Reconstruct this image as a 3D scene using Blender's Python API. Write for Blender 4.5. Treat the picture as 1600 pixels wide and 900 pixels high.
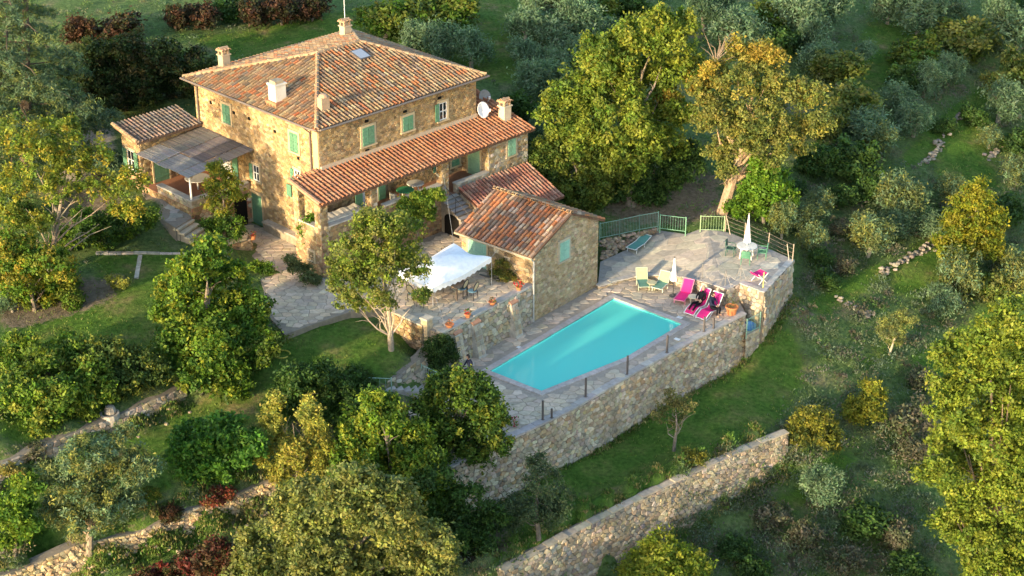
import bpy, bmesh, math, random
import numpy as np
from mathutils import Vector as V3, Matrix

for o in list(bpy.data.objects): bpy.data.objects.remove(o, do_unlink=True)
scene = bpy.context.scene
COL = scene.collection
RAD = math.radians

# ------------------------------------------------------------------ camera
FPX, PITCH, DIST = 2700.0, RAD(26), 96.4
CAMPOS = V3((0, -DIST*math.cos(PITCH), DIST*math.sin(PITCH)))
cd = bpy.data.cameras.new('camera'); cd.sensor_width = 36; cd.lens = 36*FPX/1600
cd.clip_start = 1; cd.clip_end = 2000
cam = bpy.data.objects.new('camera', cd); COL.objects.link(cam)
cam.location = CAMPOS; cam.rotation_euler = (math.pi/2-PITCH, 0, 0)
scene.camera = cam

# ------------------------------------------------------------------ sky, sun, exposure
SUN_DIR = V3((-.63, -.777, 0)).normalized()          # horizontal direction towards the sun
SUN_EL = RAD(10.8)
w = bpy.data.worlds.new('World'); scene.world = w; w.use_nodes = True
nt = w.node_tree; nt.nodes.clear()
sky = nt.nodes.new('ShaderNodeTexSky'); sky.sky_type = 'NISHITA'; sky.sun_disc = False
sky.sun_elevation = SUN_EL; sky.sun_rotation = math.atan2(SUN_DIR.x, SUN_DIR.y)
bg = nt.nodes.new('ShaderNodeBackground'); bg.inputs[1].default_value = 0.15
wo = nt.nodes.new('ShaderNodeOutputWorld')
nt.links.new(sky.outputs[0], bg.inputs[0]); nt.links.new(bg.outputs[0], wo.inputs[0])
sl = bpy.data.lights.new('sun', 'SUN'); sl.energy = 2.2; sl.angle = RAD(1.5); sl.color = (1, .80, .50)
sun = bpy.data.objects.new('sun', sl); COL.objects.link(sun)
sd = V3((SUN_DIR.x*math.cos(SUN_EL), SUN_DIR.y*math.cos(SUN_EL), math.sin(SUN_EL)))
sun.rotation_euler = sd.to_track_quat('Z', 'Y').to_euler(); sun.location = (-40, -40, 40)
scene.view_settings.view_transform = 'Standard'; scene.view_settings.look = 'None'
scene.view_settings.gamma = 1; scene.view_settings.exposure = 1.98
scene.view_settings.use_curve_mapping = False
scene.cycles.max_bounces = 6; scene.cycles.diffuse_bounces = 4; scene.cycles.glossy_bounces = 2
scene.cycles.transmission_bounces = 4; scene.cycles.transparent_max_bounces = 6
scene.cycles.caustics_reflective = False; scene.cycles.caustics_refractive = False
scene.cycles.use_denoising = True

# ------------------------------------------------------------------ helpers
_FW = V3((0, math.cos(PITCH), -math.sin(PITCH))); _UP = V3((0, math.sin(PITCH), math.cos(PITCH)))
def ray(px, py): return _FW*FPX + V3((1, 0, 0))*(px-800) - _UP*(py-450)
def P(px, py, z=0.0):
    """the point of the place at height z seen at a photograph pixel"""
    d = ray(px, py); return CAMPOS + d*((z-CAMPOS.z)/d.z)
def on_plane(px, py, o, n):
    d = ray(px, py); return CAMPOS + d*((V3(o)-CAMPOS).dot(n)/d.dot(n))

ORG = {}
def _link(o, parent):
    COL.objects.link(o)
    if parent is not None: o.parent = parent
    return o
def props(o, label=None, cat=None, group=None, kind=None):
    if label: o['label'] = label
    if cat: o['category'] = cat
    if group: o['group'] = group
    if kind: o['kind'] = kind
    return o
def thing(name, label, cat, loc=(0, 0, 0), group=None, rz=0):
    o = bpy.data.objects.new(name, None); o.empty_display_size = .3; _link(o, None)
    o.location = loc; o.rotation_euler = (0, 0, rz); ORG[o.name] = V3(loc)
    return props(o, label, cat, group)
def copy_tree(src, parent=None):
    c = src.copy(); _link(c, parent)
    for ch in src.children: copy_tree(ch, c)
    return c
def org(parent): return ORG.get(parent.name, V3((0, 0, 0))) if parent is not None else V3((0, 0, 0))

class MB:
    def __init__(s): s.v = []; s.f = []; s.c = []
    def add(s, vs, fs, col=(1, 1, 1)):
        n = len(s.v); s.v += [tuple(x) for x in vs]
        for f in fs: s.f.append([i+n for i in f]); s.c.append(col)
        return s
    def obox(s, o, a, b, c, col=(1, 1, 1)):
        o, a, b, c = V3(o), V3(a), V3(b), V3(c)
        if a.cross(b).dot(c) < 0: a, b = b, a
        vs = [o, o+a, o+a+b, o+b, o+c, o+a+c, o+a+b+c, o+b+c]
        return s.add(vs, [(0, 3, 2, 1), (4, 5, 6, 7), (0, 1, 5, 4), (1, 2, 6, 5), (2, 3, 7, 6), (3, 0, 4, 7)], col)
    def cbox(s, c, sx, sy, sz, col=(1, 1, 1), rz=0, z0=True):
        ca, sa = math.cos(rz), math.sin(rz)
        a = V3((ca*sx, sa*sx, 0)); b = V3((-sa*sy, ca*sy, 0)); c = V3(c)
        return s.obox(c-a/2-b/2-(V3((0, 0, 0)) if z0 else V3((0, 0, sz/2))), a, b, (0, 0, sz), col)
    def prism(s, poly, z0, z1, col=(1, 1, 1), top=True, zt=None, bottom=False):
        n = len(poly); area = sum(poly[i][0]*poly[(i+1) % n][1]-poly[(i+1) % n][0]*poly[i][1] for i in range(n))
        if area < 0: poly = list(reversed(poly)); zt = list(reversed(zt)) if zt else None
        lo = [(p[0], p[1], z0) for p in poly]
        hi = [(p[0], p[1], zt[i] if zt else z1) for i, p in enumerate(poly)]
        fs = [(i, (i+1) % n, n+(i+1) % n, n+i) for i in range(n)]
        if top: fs.append(list(range(n, 2*n)))
        if bottom: fs.append(list(range(n-1, -1, -1)))
        return s.add(lo+hi, fs, col)
    def tube(s, pts, rad, n=6, col=(1, 1, 1), cap=True):
        pts = [V3(p) for p in pts]; rad = rad if isinstance(rad, (list, tuple)) else [rad]*len(pts)
        vs = []
        for i, p in enumerate(pts):
            d = (pts[min(i+1, len(pts)-1)]-pts[max(i-1, 0)]); d = d.normalized() if d.length else V3((0, 0, 1))
            a = d.cross(V3((0, 0, 1)) if abs(d.z) < .95 else V3((1, 0, 0))).normalized(); b = d.cross(a)
            vs += [p+(a*math.cos(2*math.pi*k/n)+b*math.sin(2*math.pi*k/n))*rad[i] for k in range(n)]
        fs = [(i*n+k, i*n+(k+1) % n, (i+1)*n+(k+1) % n, (i+1)*n+k) for i in range(len(pts)-1) for k in range(n)]
        if cap: fs += [list(range(n-1, -1, -1)), [(len(pts)-1)*n+k for k in range(n)]]
        return s.add(vs, fs, col)
    def lathe(s, c, prof, n=16, col=(1, 1, 1)):
        c = V3(c); vs = []
        for r, z in prof: vs += [c+V3((r*math.cos(2*math.pi*k/n), r*math.sin(2*math.pi*k/n), z)) for k in range(n)]
        fs = [(i*n+k, i*n+(k+1) % n, (i+1)*n+(k+1) % n, (i+1)*n+k) for i in range(len(prof)-1) for k in range(n)]
        fs += [list(range(n-1, -1, -1)), [(len(prof)-1)*n+k for k in range(n)]]
        return s.add(vs, fs, col)
    def mesh(s, name, m, off, smooth=False):
        me = bpy.data.meshes.new(name)
        me.from_pydata([(x-off[0], y-off[1], z-off[2]) for x, y, z in s.v], [], s.f)
        at = me.attributes.new('tint', 'FLOAT_VECTOR', 'FACE')
        at.data.foreach_set('vector', np.array(s.c, dtype=np.float32).ravel() if s.c else [])
        if m: me.materials.append(m)
        if smooth: me.shade_smooth()
        me.update(); return me
    def build(s, name, m, parent=None, kind=None, label=None, cat=None, group=None, smooth=False, loc=None):
        off = V3(loc) if loc is not None else org(parent)
        o = bpy.data.objects.new(name, s.mesh(name, m, off, smooth)); _link(o, parent)
        if loc is not None: o.location = V3(loc)-org(parent)
        ORG[o.name] = off
        return props(o, label, cat, group, kind)
def jit(c, a, rnd=random):
    k = 1+rnd.uniform(-a, a)
    return tuple(max(.005, x*k*(1+rnd.uniform(-a, a)*.25)) for x in c)

# ------------------------------------------------------------------ materials
M = {}
def _mat(name):
    m = bpy.data.materials.new(name); m.use_nodes = True; n = m.node_tree; n.nodes.clear()
    out = n.nodes.new('ShaderNodeOutputMaterial'); b = n.nodes.new('ShaderNodeBsdfPrincipled')
    n.links.new(b.outputs[0], out.inputs[0]); M[name] = m
    return m, n, b, out
def _noise(n, scale, detail=4, vec=None, rough=.6):
    t = n.nodes.new('ShaderNodeTexNoise'); t.inputs['Scale'].default_value = scale
    t.inputs['Detail'].default_value = detail; t.inputs['Roughness'].default_value = rough
    if vec is not None: n.links.new(vec, t.inputs['Vector'])
    return t
def _ramp(n, fac, stops):
    r = n.nodes.new('ShaderNodeValToRGB'); e = r.color_ramp.elements
    while len(e) < len(stops): e.new(.5)
    for i, (p, c) in enumerate(stops): e[i].position = p; e[i].color = (*c, 1) if len(c) == 3 else c
    n.links.new(fac, r.inputs[0]); return r
def _mix(n, fac, a, b, mode='MIX'):
    x = n.nodes.new('ShaderNodeMix'); x.data_type = 'RGBA'; x.blend_type = mode
    for k, v in ((0, fac), (6, a), (7, b)):
        if hasattr(v, 'is_linked') or hasattr(v, 'links'): n.links.new(v, x.inputs[k])
        else: x.inputs[k].default_value = v if k == 0 else ((*v, 1) if len(v) == 3 else v)
    return x.outputs[2]
def _pos(n):
    g = n.nodes.new('ShaderNodeNewGeometry'); return g.outputs['Position']
def _bump(n, b, h, strength=.5, dist=.02):
    x = n.nodes.new('ShaderNodeBump'); x.inputs['Strength'].default_value = strength
    x.inputs['Distance'].default_value = dist; n.links.new(h, x.inputs['Height']); n.links.new(x.outputs[0], b.inputs['Normal'])
def tinted(name, scale=6, var=.35, rough=.9, bump=.4, bdist=.02, base=(1, 1, 1), spec=.2, dirt=None, dscale=.6):
    """base colour = the piece's own tint, mottled; fine relief by bump"""
    m, n, b, o = _mat(name); pos = _pos(n)
    a = n.nodes.new('ShaderNodeAttribute'); a.attribute_name = 'tint'
    t = _noise(n, scale, 5, pos); r = _ramp(n, t.outputs[0], [(.25, (1-var,)*3), (.75, (1+var,)*3)])
    c = _mix(n, 1.0, a.outputs['Color'], r.outputs[0], 'MULTIPLY')
    c = _mix(n, 1.0, c, base, 'MULTIPLY')
    if dirt:
        t2 = _noise(n, dscale, 6, pos); r2 = _ramp(n, t2.outputs[0], [(.45, (0, 0, 0)), (.7, (1, 1, 1))])
        f = n.nodes.new('ShaderNodeMath'); f.operation = 'MULTIPLY'; f.inputs[1].default_value = .55
        n.links.new(r2.outputs[0], f.inputs[0]); c = _mix(n, f.outputs[0], c, dirt)
    n.links.new(c, b.inputs['Base Color']); b.inputs['Roughness'].default_value = rough
    b.inputs['Specular IOR Level'].default_value = spec
    if bump: _bump(n, b, _noise(n, scale*4, 4, pos).outputs[0], bump, bdist)
    return m
def plain(name, col, rough=.5, spec=.4, metal=0, var=.1, scale=12, bump=0):
    m, n, b, o = _mat(name); t = _noise(n, scale, 4, _pos(n))
    r = _ramp(n, t.outputs[0], [(.3, tuple(x*(1-var) for x in col)), (.7, tuple(x*(1+var) for x in col))])
    n.links.new(r.outputs[0], b.inputs['Base Color']); b.inputs['Roughness'].default_value = rough
    b.inputs['Specular IOR Level'].default_value = spec; b.inputs['Metallic'].default_value = metal
    if bump: _bump(n, b, t.outputs[0], bump, .01)
    return m
tinted('stone', 5, .35, .92, .6, .03, dirt=(.30, .22, .12), dscale=.9)
tinted('housestone', 6, .22, .92, .5, .02, dirt=(.36, .25, .12), dscale=.7)
tinted('wallstone', 5, .3, .92, .6, .03, dirt=(.22, .185, .14), dscale=.5)
tinted('flag', 4, .25, .85, .3, .01, dirt=(.26, .24, .22), dscale=.4)
tinted('tile', 9, .35, .85, .4, .01, dirt=(.19, .145, .10), dscale=1.6)
tinted('mortar', 8, .3, .95, .5, .02, dirt=(.20, .17, .13), dscale=.8)
tinted('plaster', 2, .15, .9, .3, .01, dirt=(.45, .38, .28), dscale=1.2)
tinted('paint', 8, .15, .55, .1, .004, spec=.4)
tinted('wood', 14, .3, .75, .3, .006)
tinted('metal', 10, .15, .45, 0, spec=.5)
tinted('bark', 7, .4, .95, .8, .03)
tinted('cloth', 5, .1, .8, .15, .01)
tinted('clay', 9, .2, .8, .3, .008)
plain('dark', (.012, .011, .010), .9, .1)
m, n, b, o = _mat('glass'); b.inputs['Base Color'].default_value = (.02, .025, .03, 1); b.inputs['Roughness'].default_value = .06
b.inputs['Specular IOR Level'].default_value = .8
plain('white_metal', (.75, .75, .74), .4, .5, 0, .04)
plain('skin', (.48, .29, .20), .55, .3, 0, .08)
plain('hair_dark', (.03, .02, .015), .6, .3, 0, .2, 40)
plain('hair_grey', (.30, .24, .19), .6, .3, 0, .2, 40)

def leafmat(name, trans=.35):
    m, n, b, o = _mat(name)
    a = n.nodes.new('ShaderNodeAttribute'); a.attribute_name = 'tint'
    t = _noise(n, .9, 3, _pos(n)); r = _ramp(n, t.outputs[0], [(.3, (.85, .98, .9)), (.7, (1.25, 1.34, 1.2))])
    c = _mix(n, 1.0, a.outputs['Color'], r.outputs[0], 'MULTIPLY')
    n.links.new(c, b.inputs['Base Color']); b.inputs['Roughness'].default_value = .6; b.inputs['Specular IOR Level'].default_value = .25
    tr = n.nodes.new('ShaderNodeBsdfTranslucent'); c2 = _mix(n, 1.0, c, (1.15, 1.2, .7), 'MULTIPLY'); n.links.new(c2, tr.inputs[0])
    mx = n.nodes.new('ShaderNodeMixShader'); mx.inputs[0].default_value = trans
    n.links.new(b.outputs[0], mx.inputs[1]); n.links.new(tr.outputs[0], mx.inputs[2]); n.links.new(mx.outputs[0], o.inputs[0])
leafmat('leaf')

# ground: lawn / dry grass / earth, driven by world position and a 'tint' painted per area (its own colour)
m, n, b, o = _mat('ground'); pos = _pos(n)
a = n.nodes.new('ShaderNodeAttribute'); a.attribute_name = 'cover'      # x lawn, y earth, z path
sx = n.nodes.new('ShaderNodeSeparateXYZ'); n.links.new(a.outputs['Vector'], sx.inputs[0])
t1 = _noise(n, .55, 6, pos); t2 = _noise(n, 4.5, 5, pos); t3 = _noise(n, 22, 3, pos)
g1 = _ramp(n, t1.outputs[0], [(.28, (.055, .12, .02)), (.46, (.085, .165, .026)), (.58, (.125, .175, .04)), (.7, (.22, .185, .085))])
g2 = _ramp(n, t2.outputs[0], [(.3, (.55, .6, .55)), (.7, (1.4, 1.35, 1.3))])
lawn = _mix(n, 1.0, g1.outputs[0], g2.outputs[0], 'MULTIPLY')
s1 = _ramp(n, t1.outputs[0], [(.3, (.085, .155, .045)), (.52, (.12, .175, .06)), (.72, (.19, .18, .10))])
scrub = _mix(n, 1.0, s1.outputs[0], g2.outputs[0], 'MULTIPLY')
e1 = _ramp(n, t2.outputs[0], [(.3, (.12, .095, .06)), (.7, (.25, .20, .14))])
p1 = _ramp(n, t2.outputs[0], [(.3, (.34, .29, .24)), (.7, (.46, .40, .33))])
def soft(sock, amt=.5):
    x = n.nodes.new('ShaderNodeMath'); x.operation = 'ADD'; y = n.nodes.new('ShaderNodeMath'); y.operation = 'MULTIPLY_ADD'
    n.links.new(t2.outputs[0], y.inputs[0]); y.inputs[1].default_value = amt*2; y.inputs[2].default_value = -amt
    n.links.new(sock, x.inputs[0]); n.links.new(y.outputs[0], x.inputs[1])
    r = _ramp(n, x.outputs[0], [(.35, (0, 0, 0)), (.65, (1, 1, 1))]); return r.outputs[0]
c = _mix(n, soft(sx.outputs[0], .6), scrub, lawn)
c = _mix(n, soft(sx.outputs[1], .7), c, e1.outputs[0])
c = _mix(n, soft(sx.outputs[2], .25), c, p1.outputs[0])
n.links.new(c, b.inputs['Base Color']); b.inputs['Roughness'].default_value = .95; b.inputs['Specular IOR Level'].default_value = .1
hh = n.nodes.new('ShaderNodeMath'); hh.operation = 'ADD'; n.links.new(t2.outputs[0], hh.inputs[0]); n.links.new(t3.outputs[0], hh.inputs[1])
_bump(n, b, hh.outputs[0], .9, .12)

# ------------------------------------------------------------------ stonework: irregular cells with their own edges and depth
def clip_poly(poly, nx, ny, d):
    out = []; k = len(poly)
    for i in range(k):
        p, q = poly[i], poly[(i+1) % k]; a = nx*p[0]+ny*p[1]-d; b_ = nx*q[0]+ny*q[1]-d
        if a <= 0: out.append(p)
        if (a < 0 < b_) or (b_ < 0 < a):
            t = a/(a-b_); out.append((p[0]+(q[0]-p[0])*t, p[1]+(q[1]-p[1])*t))
    return out
def cells(w, h, size, asp, rnd, inside=None, s0=0, t0=0):
    sx, sy = size*asp, size; nx, ny = max(1, round(w/sx)), max(1, round(h/sy)); sx, sy = w/nx, h/ny
    pts = {}
    for j in range(-2, ny+2):
        for i in range(-2, nx+2):
            pts[i, j] = (s0+(i+.5+(.25 if j % 2 else -.25)+rnd.uniform(-.36, .36))*sx, t0+(j+.5+rnd.uniform(-.3, .3))*sy)
    out = []
    for j in range(ny):
        for i in range(nx):
            p = pts[i, j]
            if inside and not inside(*p): continue
            poly = [(s0, t0), (s0+w, t0), (s0+w, t0+h), (s0, t0+h)]
            for dj in (-2, -1, 0, 1, 2):
                for di in (-2, -1, 0, 1, 2):
                    if (di or dj) and (i+di, j+dj) in pts:
                        q = pts[i+di, j+dj]; ax, ay = q[0]-p[0], (q[1]-p[1])*asp*asp
                        mx, my = (p[0]+q[0])/2, (p[1]+q[1])/2
                        poly = clip_poly(poly, ax, ay, ax*mx+ay*my)
                        if len(poly) < 3: break
                if len(poly) < 3: break
            if len(poly) >= 3: out.append((p, poly))
    return out
def inpoly(x, y, poly):
    r = False; j = len(poly)-1
    for i in range(len(poly)):
        xi, yi = poly[i][0], poly[i][1]; xj, yj = poly[j][0], poly[j][1]
        if (yi > y) != (yj > y) and x < (xj-xi)*(y-yi)/(yj-yi)+xi: r = not r
        j = i
    return r
def stone_geo(poly, mapf, gap, h, rnd):
    cx = sum(p[0] for p in poly)/len(poly); cy = sum(p[1] for p in poly)/len(poly)
    def ins(p, g):
        dx, dy = p[0]-cx, p[1]-cy; L = math.hypot(dx, dy) or 1; k = max(.3, (L-g)/L); return cx+dx*k, cy+dy*k
    tl = [rnd.uniform(-.25, .25)*h for _ in poly]
    a = [mapf(*ins(p, gap), -.03) for p in poly]; b_ = [mapf(*ins(p, gap*1.0), h*.6) for p in poly]
    c_ = [mapf(*ins(p, gap*2.2+.012), h+tl[i]) for i, p in enumerate(poly)]
    k = len(poly); fs = []
    for i in range(k):
        j = (i+1) % k; fs += [(i, j, k+j, k+i), (k+i, k+j, 2*k+j, 2*k+i)]
    fs.append(list(range(2*k, 3*k)))
    return a+b_+c_, fs
def stonework(parent, w, h, size, mapf, pal, name='stone', matn='stone', asp=1.5, seed=1, inside=None, excl=(), gap=.018,
              hgt=(.02, .05), nind=0, s0=0, t0=0, jt=.28, rest='stonework', allin=False):
    rnd = random.Random(seed); cs = []
    for p, poly in cells(w, h, size, asp, rnd, inside, s0, t0):
        if allin and not all(inside(cx_+(x_-cx_)*.93, cy_+(y_-cy_)*.93) for cx_, cy_ in [p] for x_, y_ in poly): continue
        if any(x0 < p[0] < x1 and y0 < p[1] < y1 for x0, x1, y0, y1 in excl): continue
        ar = abs(sum(poly[i][0]*poly[(i+1) % len(poly)][1]-poly[(i+1) % len(poly)][0]*poly[i][1] for i in range(len(poly))))/2
        cs.append((ar, p, poly))
    if nind:
        for c in cs: pass
        cs.sort(key=lambda c: -c[0]/max(1, (mapf(*c[1], 0)-CAMPOS).length_squared))
    mb = MB()
    for k, (ar, p, poly) in enumerate(cs):
        vs, fs = stone_geo(poly, mapf, gap, rnd.uniform(*hgt), rnd); col = jit(rnd.choice(pal), jt, rnd)
        if k < nind: MB().add(vs, fs, col).build(name, M[matn], parent, loc=mapf(*p, 0))
        else: mb.add(vs, fs, col)
    if mb.f: mb.build(rest, M[matn], parent, kind='stuff')
PAL_HOUSE = [(.36, .235, .11), (.31, .20, .095), (.40, .27, .13), (.26, .18, .10), (.34, .245, .14), (.43, .30, .155), (.21, .145, .08), (.38, .28, .165)]
PAL_WALL = [(.44, .365, .27), (.38, .32, .24), (.48, .41, .31), (.42, .34, .235), (.50, .435, .34), (.45, .33, .20), (.33, .29, .235)]
PAL_FLAG = [(.42, .37, .33), (.38, .34, .31), (.46, .41, .37), (.35, .32, .30), (.44, .40, .34)]
PAL_TILE = [(.42, .17, .08), (.38, .20, .11), (.40, .27, .17), (.30, .20, .14), (.44, .33, .22), (.24, .17, .13), (.48, .20, .09), (.36, .26, .18)]
PAL_TILE_OLD = [(.33, .195, .10), (.30, .18, .095), (.36, .23, .12), (.25, .16, .095), (.35, .145, .065), (.17, .12, .085), (.32, .21, .115), (.40, .145, .06), (.27, .18, .11), (.34, .235, .135), (.38, .28, .16), (.22, .175, .13)]
PAL_TILE_RED = [(.43, .18, .09), (.39, .16, .08), (.46, .22, .12), (.36, .16, .09), (.43, .20, .10)]

def hwall(o, d, nrm):
    """maps (along, up, out) on a vertical wall"""
    o, d, nrm = V3(o), V3(d), V3(nrm)
    return lambda s, t, h: V3((o.x+d.x*s+nrm.x*h, o.y+d.y*s+nrm.y*h, o.z+t))

# ------------------------------------------------------------------ barrel tile roofs
def barrel(mb, o, es, et, n, wd, ln, hh, col, lift=.03, seg=4):
    vs = []
    for k, (t, ww, up) in enumerate(((0, wd, lift), (ln, wd*.82, 0))):
        for i in range(seg+1):
            a = math.pi*i/seg; vs.append(o+es*(-math.cos(a)*ww/2)+et*t+n*(math.sin(a)*hh+up))
    q = seg+1
    for i in range(seg+1):
        a = math.pi*i/seg; vs.append(o+es*(-math.cos(a)*wd*.38)+n*(math.sin(a)*hh*.72+lift))
    mb.add(vs, [(i, i+1, q+i+1, q+i) for i in range(seg)]+[(i+1, i, 2*q+i, 2*q+i+1) for i in range(seg)], col)
def tile_roof(parent, pts, pal, nind=0, cw=.26, rl=.36, seed=1, name='roof_tile', jt=.22, over=.07, rest='roof_tiling', mos=0.):
    """pts: 3D polygon of one roof slope, its first edge is the eave"""
    rnd = random.Random(seed); pts = [V3(p) for p in pts]
    es = (pts[1]-pts[0]).normalized(); n = (pts[1]-pts[0]).cross(pts[-1]-pts[0]).normalized()
    if n.z < 0: n = -n
    et = n.cross(es)
    if et.dot(pts[-1]-pts[0]) < 0: et = -et
    q = [((p-pts[0]).dot(es), (p-pts[0]).dot(et)) for p in pts]
    smin, smax = min(a for a, b in q), max(a for a, b in q); tmax = max(b for a, b in q)
    nc = max(1, round((smax-smin)/cw)); cw = (smax-smin)/nc; L = []
    for i in range(nc):
        s = smin+(i+.5)*cw; j = 0; runc = None
        while True:
            t = -over+j*rl
            if t > tmax-.1: break
            if inpoly(s, min(max(t+rl*.5, .02), tmax-.02), q): L.append((s, t+rnd.uniform(-.015, .015)))
            j += 1
    L.sort(key=lambda a: (pts[0]+es*a[0]+et*a[1]-CAMPOS).length)
    mb = MB()
    for k, (s, t) in enumerate(L):
        b_ = MB(); o = pts[0]+es*(s+rnd.uniform(-.012, .012))+et*t
        d = (et+es*rnd.uniform(-.03, .03)).normalized()
        barrel(b_, o, es, d, n, cw*.66, rl+.05, .105, jit(rnd.choice(pal), jt, rnd), .03+rnd.uniform(0, .012))
        if k < nind: b_.build(name, M['tile'], parent, loc=o)
        else: mb.add(b_.v, b_.f, b_.c[0]); mb.c[-len(b_.f):] = b_.c
    if mb.f: mb.build(rest, M['tile'], parent, kind='stuff')
    # the channels between the covers are the roof slab, its colour darkened for shade
    return n
def ridge(parent, A, B, pal, seed=1, wd=.26, name='ridge_tile', ln=.42):
    rnd = random.Random(seed); A, B = V3(A), V3(B); d = (B-A).normalized(); L = (B-A).length
    es = d.cross(V3((0, 0, 1))).normalized(); n = es.cross(d).normalized()
    if n.z < 0: n = -n
    k = max(1, round(L/ln)); ln = L/k
    for i in range(k):
        b_ = MB(); o = A+d*(ln*i)+n*.02; barrel(b_, o, es, d, n, wd, ln+.05, .13, jit(rnd.choice(pal), .15, rnd), .03)
        b_.build(name, M['tile'], parent, loc=o)
PAL_RIDGE = [(.38, .26, .15), (.42, .29, .17), (.34, .22, .13)]
# ------------------------------------------------------------------ frames of the house and of the cabin
S2 = math.sqrt(.5)
HU, HV = V3((S2, S2, 0)), V3((-S2, S2, 0)); HC = V3((-10.35, -.2, 0))
def H(a, b, z): return V3((HC.x+HU.x*a+HV.x*b, HC.y+HU.y*a+HV.y*b, z))
LU, LV = 11.7, 11.2
KU, KV = V3((math.cos(RAD(50.2)), math.sin(RAD(50.2)), 0)), V3((-math.sin(RAD(50.2)), math.cos(RAD(50.2)), 0)); KC = V3((1.1, -4.15, 0))
def K(a, b, z): return V3((KC.x+KU.x*a+KV.x*b, KC.y+KU.y*a+KV.y*b, z))
def xy(p): return (p[0], p[1])
DECK_FRONT = [xy(P(*q)) for q in ((704, 729), (750, 707), (801, 683), (890, 641), (945, 609), (995, 579.5), (1082, 532), (1165, 489))]
TERR_EDGE = [(934, 447, .3), (962, 439, .35), (990, 432.6, .42), (1026, 429.4, .55), (1056, 430.5, .7), (1090, 437, .9), (1134.6, 451.7, 1.05)]
TERR_REST = [(1156, 442, 1.05), (1194, 456.5, 1.05), (1240, 406, 1.05), (1209, 392, 1.05), (1141, 364, 1.0), (1094, 358, 1.0), (1072, 366, 1.0), (1030, 360, .95), (938, 409, .5)]
ZL = -2.95
LW = [P(*q, -3.1) for q in ((770, 901), (785, 893), (890, 836), (1000, 780), (1110, 728), (1190, 692), (1232, 676))]   # lower wall, top edge

# ------------------------------------------------------------------ terrain
CP = []
def cp(px, py, z): p = P(px, py, z); CP.append((p.x, p.y, z))
def cw(p, z): CP.append((p[0], p[1], z))
for q in [(730, 785, ZL), (860, 742, ZL), (1010, 645, ZL), (1160, 582, ZL), (1195, 530, -2.0), (1245, 480, -1.4), (1000, 755, -3.05), (1150, 660, -3.0),
          (880, 825, -3.1), (700, 880, -3.1), (1300, 800, -6.1), (1450, 700, -5.6), (1550, 850, -8), (1350, 650, -4.4), (1280, 600, -3.5),
          (1400, 550, -3.6), (1500, 500, -3.7), (1600, 550, -5), (1300, 470, -1.9), (1420, 420, -1.9), (1550, 400, -2.6), (1300, 350, -.3),
          (1450, 300, -.6), (1580, 250, -.9), (1150, 330, .8), (1050, 335, .85), (1000, 300, 1.4), (1250, 250, 1.5), (1400, 150, 1.6), (1550, 120, 1.3),
          (1590, 20, 3), (1300, 60, 3.5), (1100, 100, 4), (1000, 30, 5), (850, 130, 4.6), (850, 40, 6), (800, 190, 4.0), (830, 240, 3.2), (400, 60, 5.9), (500, 40, 6.1),
          (300, 20, 6.8), (100, 20, 7.2), (150, 150, 5.6), (250, 150, 5.2), (190, 205, 4.4), (60, 250, 4.1), (230, 300, 3.78), (250, 345, 3.5), (215, 310, 3.75), (270, 300, 3.7), (265, 330, 3.65), (300, 350, 3.4), (150, 330, 3.6), (100, 380, 3.2),
          (185, 415, 3.0), (290, 400, 2.9), (100, 480, 2.6), (220, 480, 2.5), (300, 440, 2.6), (20, 560, 2.3), (120, 580, 2.1), (380, 560, 1.9), (420, 540, 1.95),
          (450, 575, 1.3), (560, 535, 1.5), (620, 535, 1.4), (640, 560, 1.2), (300, 650, .75), (200, 715, .55), (60, 770, .35), (400, 690, .5), (500, 620, 1.0), (560, 610, .8),
          (200, 870, -1.3), (400, 850, -1.6), (60, 900, -1.4), (560, 880, -2.4), (650, 830, -2.6), (500, 780, -1.2), (600, 700, -.4), (660, 690, -1.0), (680, 740, -2.2),
          (440, 450, 2.0), (400, 400, 2.1), (540, 475, 2.0), (445, 515, 2.0), (600, 450, 1.9), (350, 365, 3.0), (340, 385, 2.9), (375, 350, 2.15), (330, 385, 2.9),
          (900, 920, -6.3), (1100, 870, -6.4), (1240, 755, -5.4), (1000, 890, -6.4), (1250, 690, -4.0), (1300, 690, -4.6)]: cp(*q)
# terraced banks on the left: control rows just above and below each wall
BANK1 = [(290, 602), (245, 622), (185, 645), (100, 683), (0, 722), (-60, 745)]
BANK2 = [(430, 745), (370, 762), (300, 790), (210, 820), (120, 848), (30, 880), (-50, 905)]
for bank, zt, zb in ((BANK1, 1.75, .95), (BANK2, .05, -.95)):
    for x, y in bank: cp(x, y-8, zt); cp(x, y+zt*0+(zt-zb)*25+6, zb)
for i in range(len(LW)-1):
    d = (LW[i+1]-LW[i]); k = max(1, int(d.length/1.2)); nn = V3((d.y, -d.x, 0)).normalized()
    for j in range(k):
        p = LW[i]+d*(j/k); cw(p-nn*.45, -3.14); cw(p-nn*1.6, -3.1); cw(p+nn*.9, -5.95+.3*max(0, (i-3))); cw(p+nn*.2, -5.8+.3*max(0, (i-3)))
for a, b, z in ((0, 0, 2.1), (5, 0, 2.0), (11, 0, 2.2), (5, 5, 3), (0, 5, 2.15), (0, 8, 2.6), (11, 11, 4.8), (5, 12, 4.9), (0, 12, 4.3), (14, 0, 3.2), (15, 3, 4.2), (14, -2, 2.8), (-2, -2, 2.1), (4, -3, 1.9), (8, -4, 1.8),
                (-4.5, 9, 3.9), (-4.5, 12, 4.2), (-4.6, 6, 3.2), (-2, 8, 2.8), (-5, 15, 4.5), (-2, 5.5, 2.15)): cw(H(a, b, 0), z)
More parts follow.
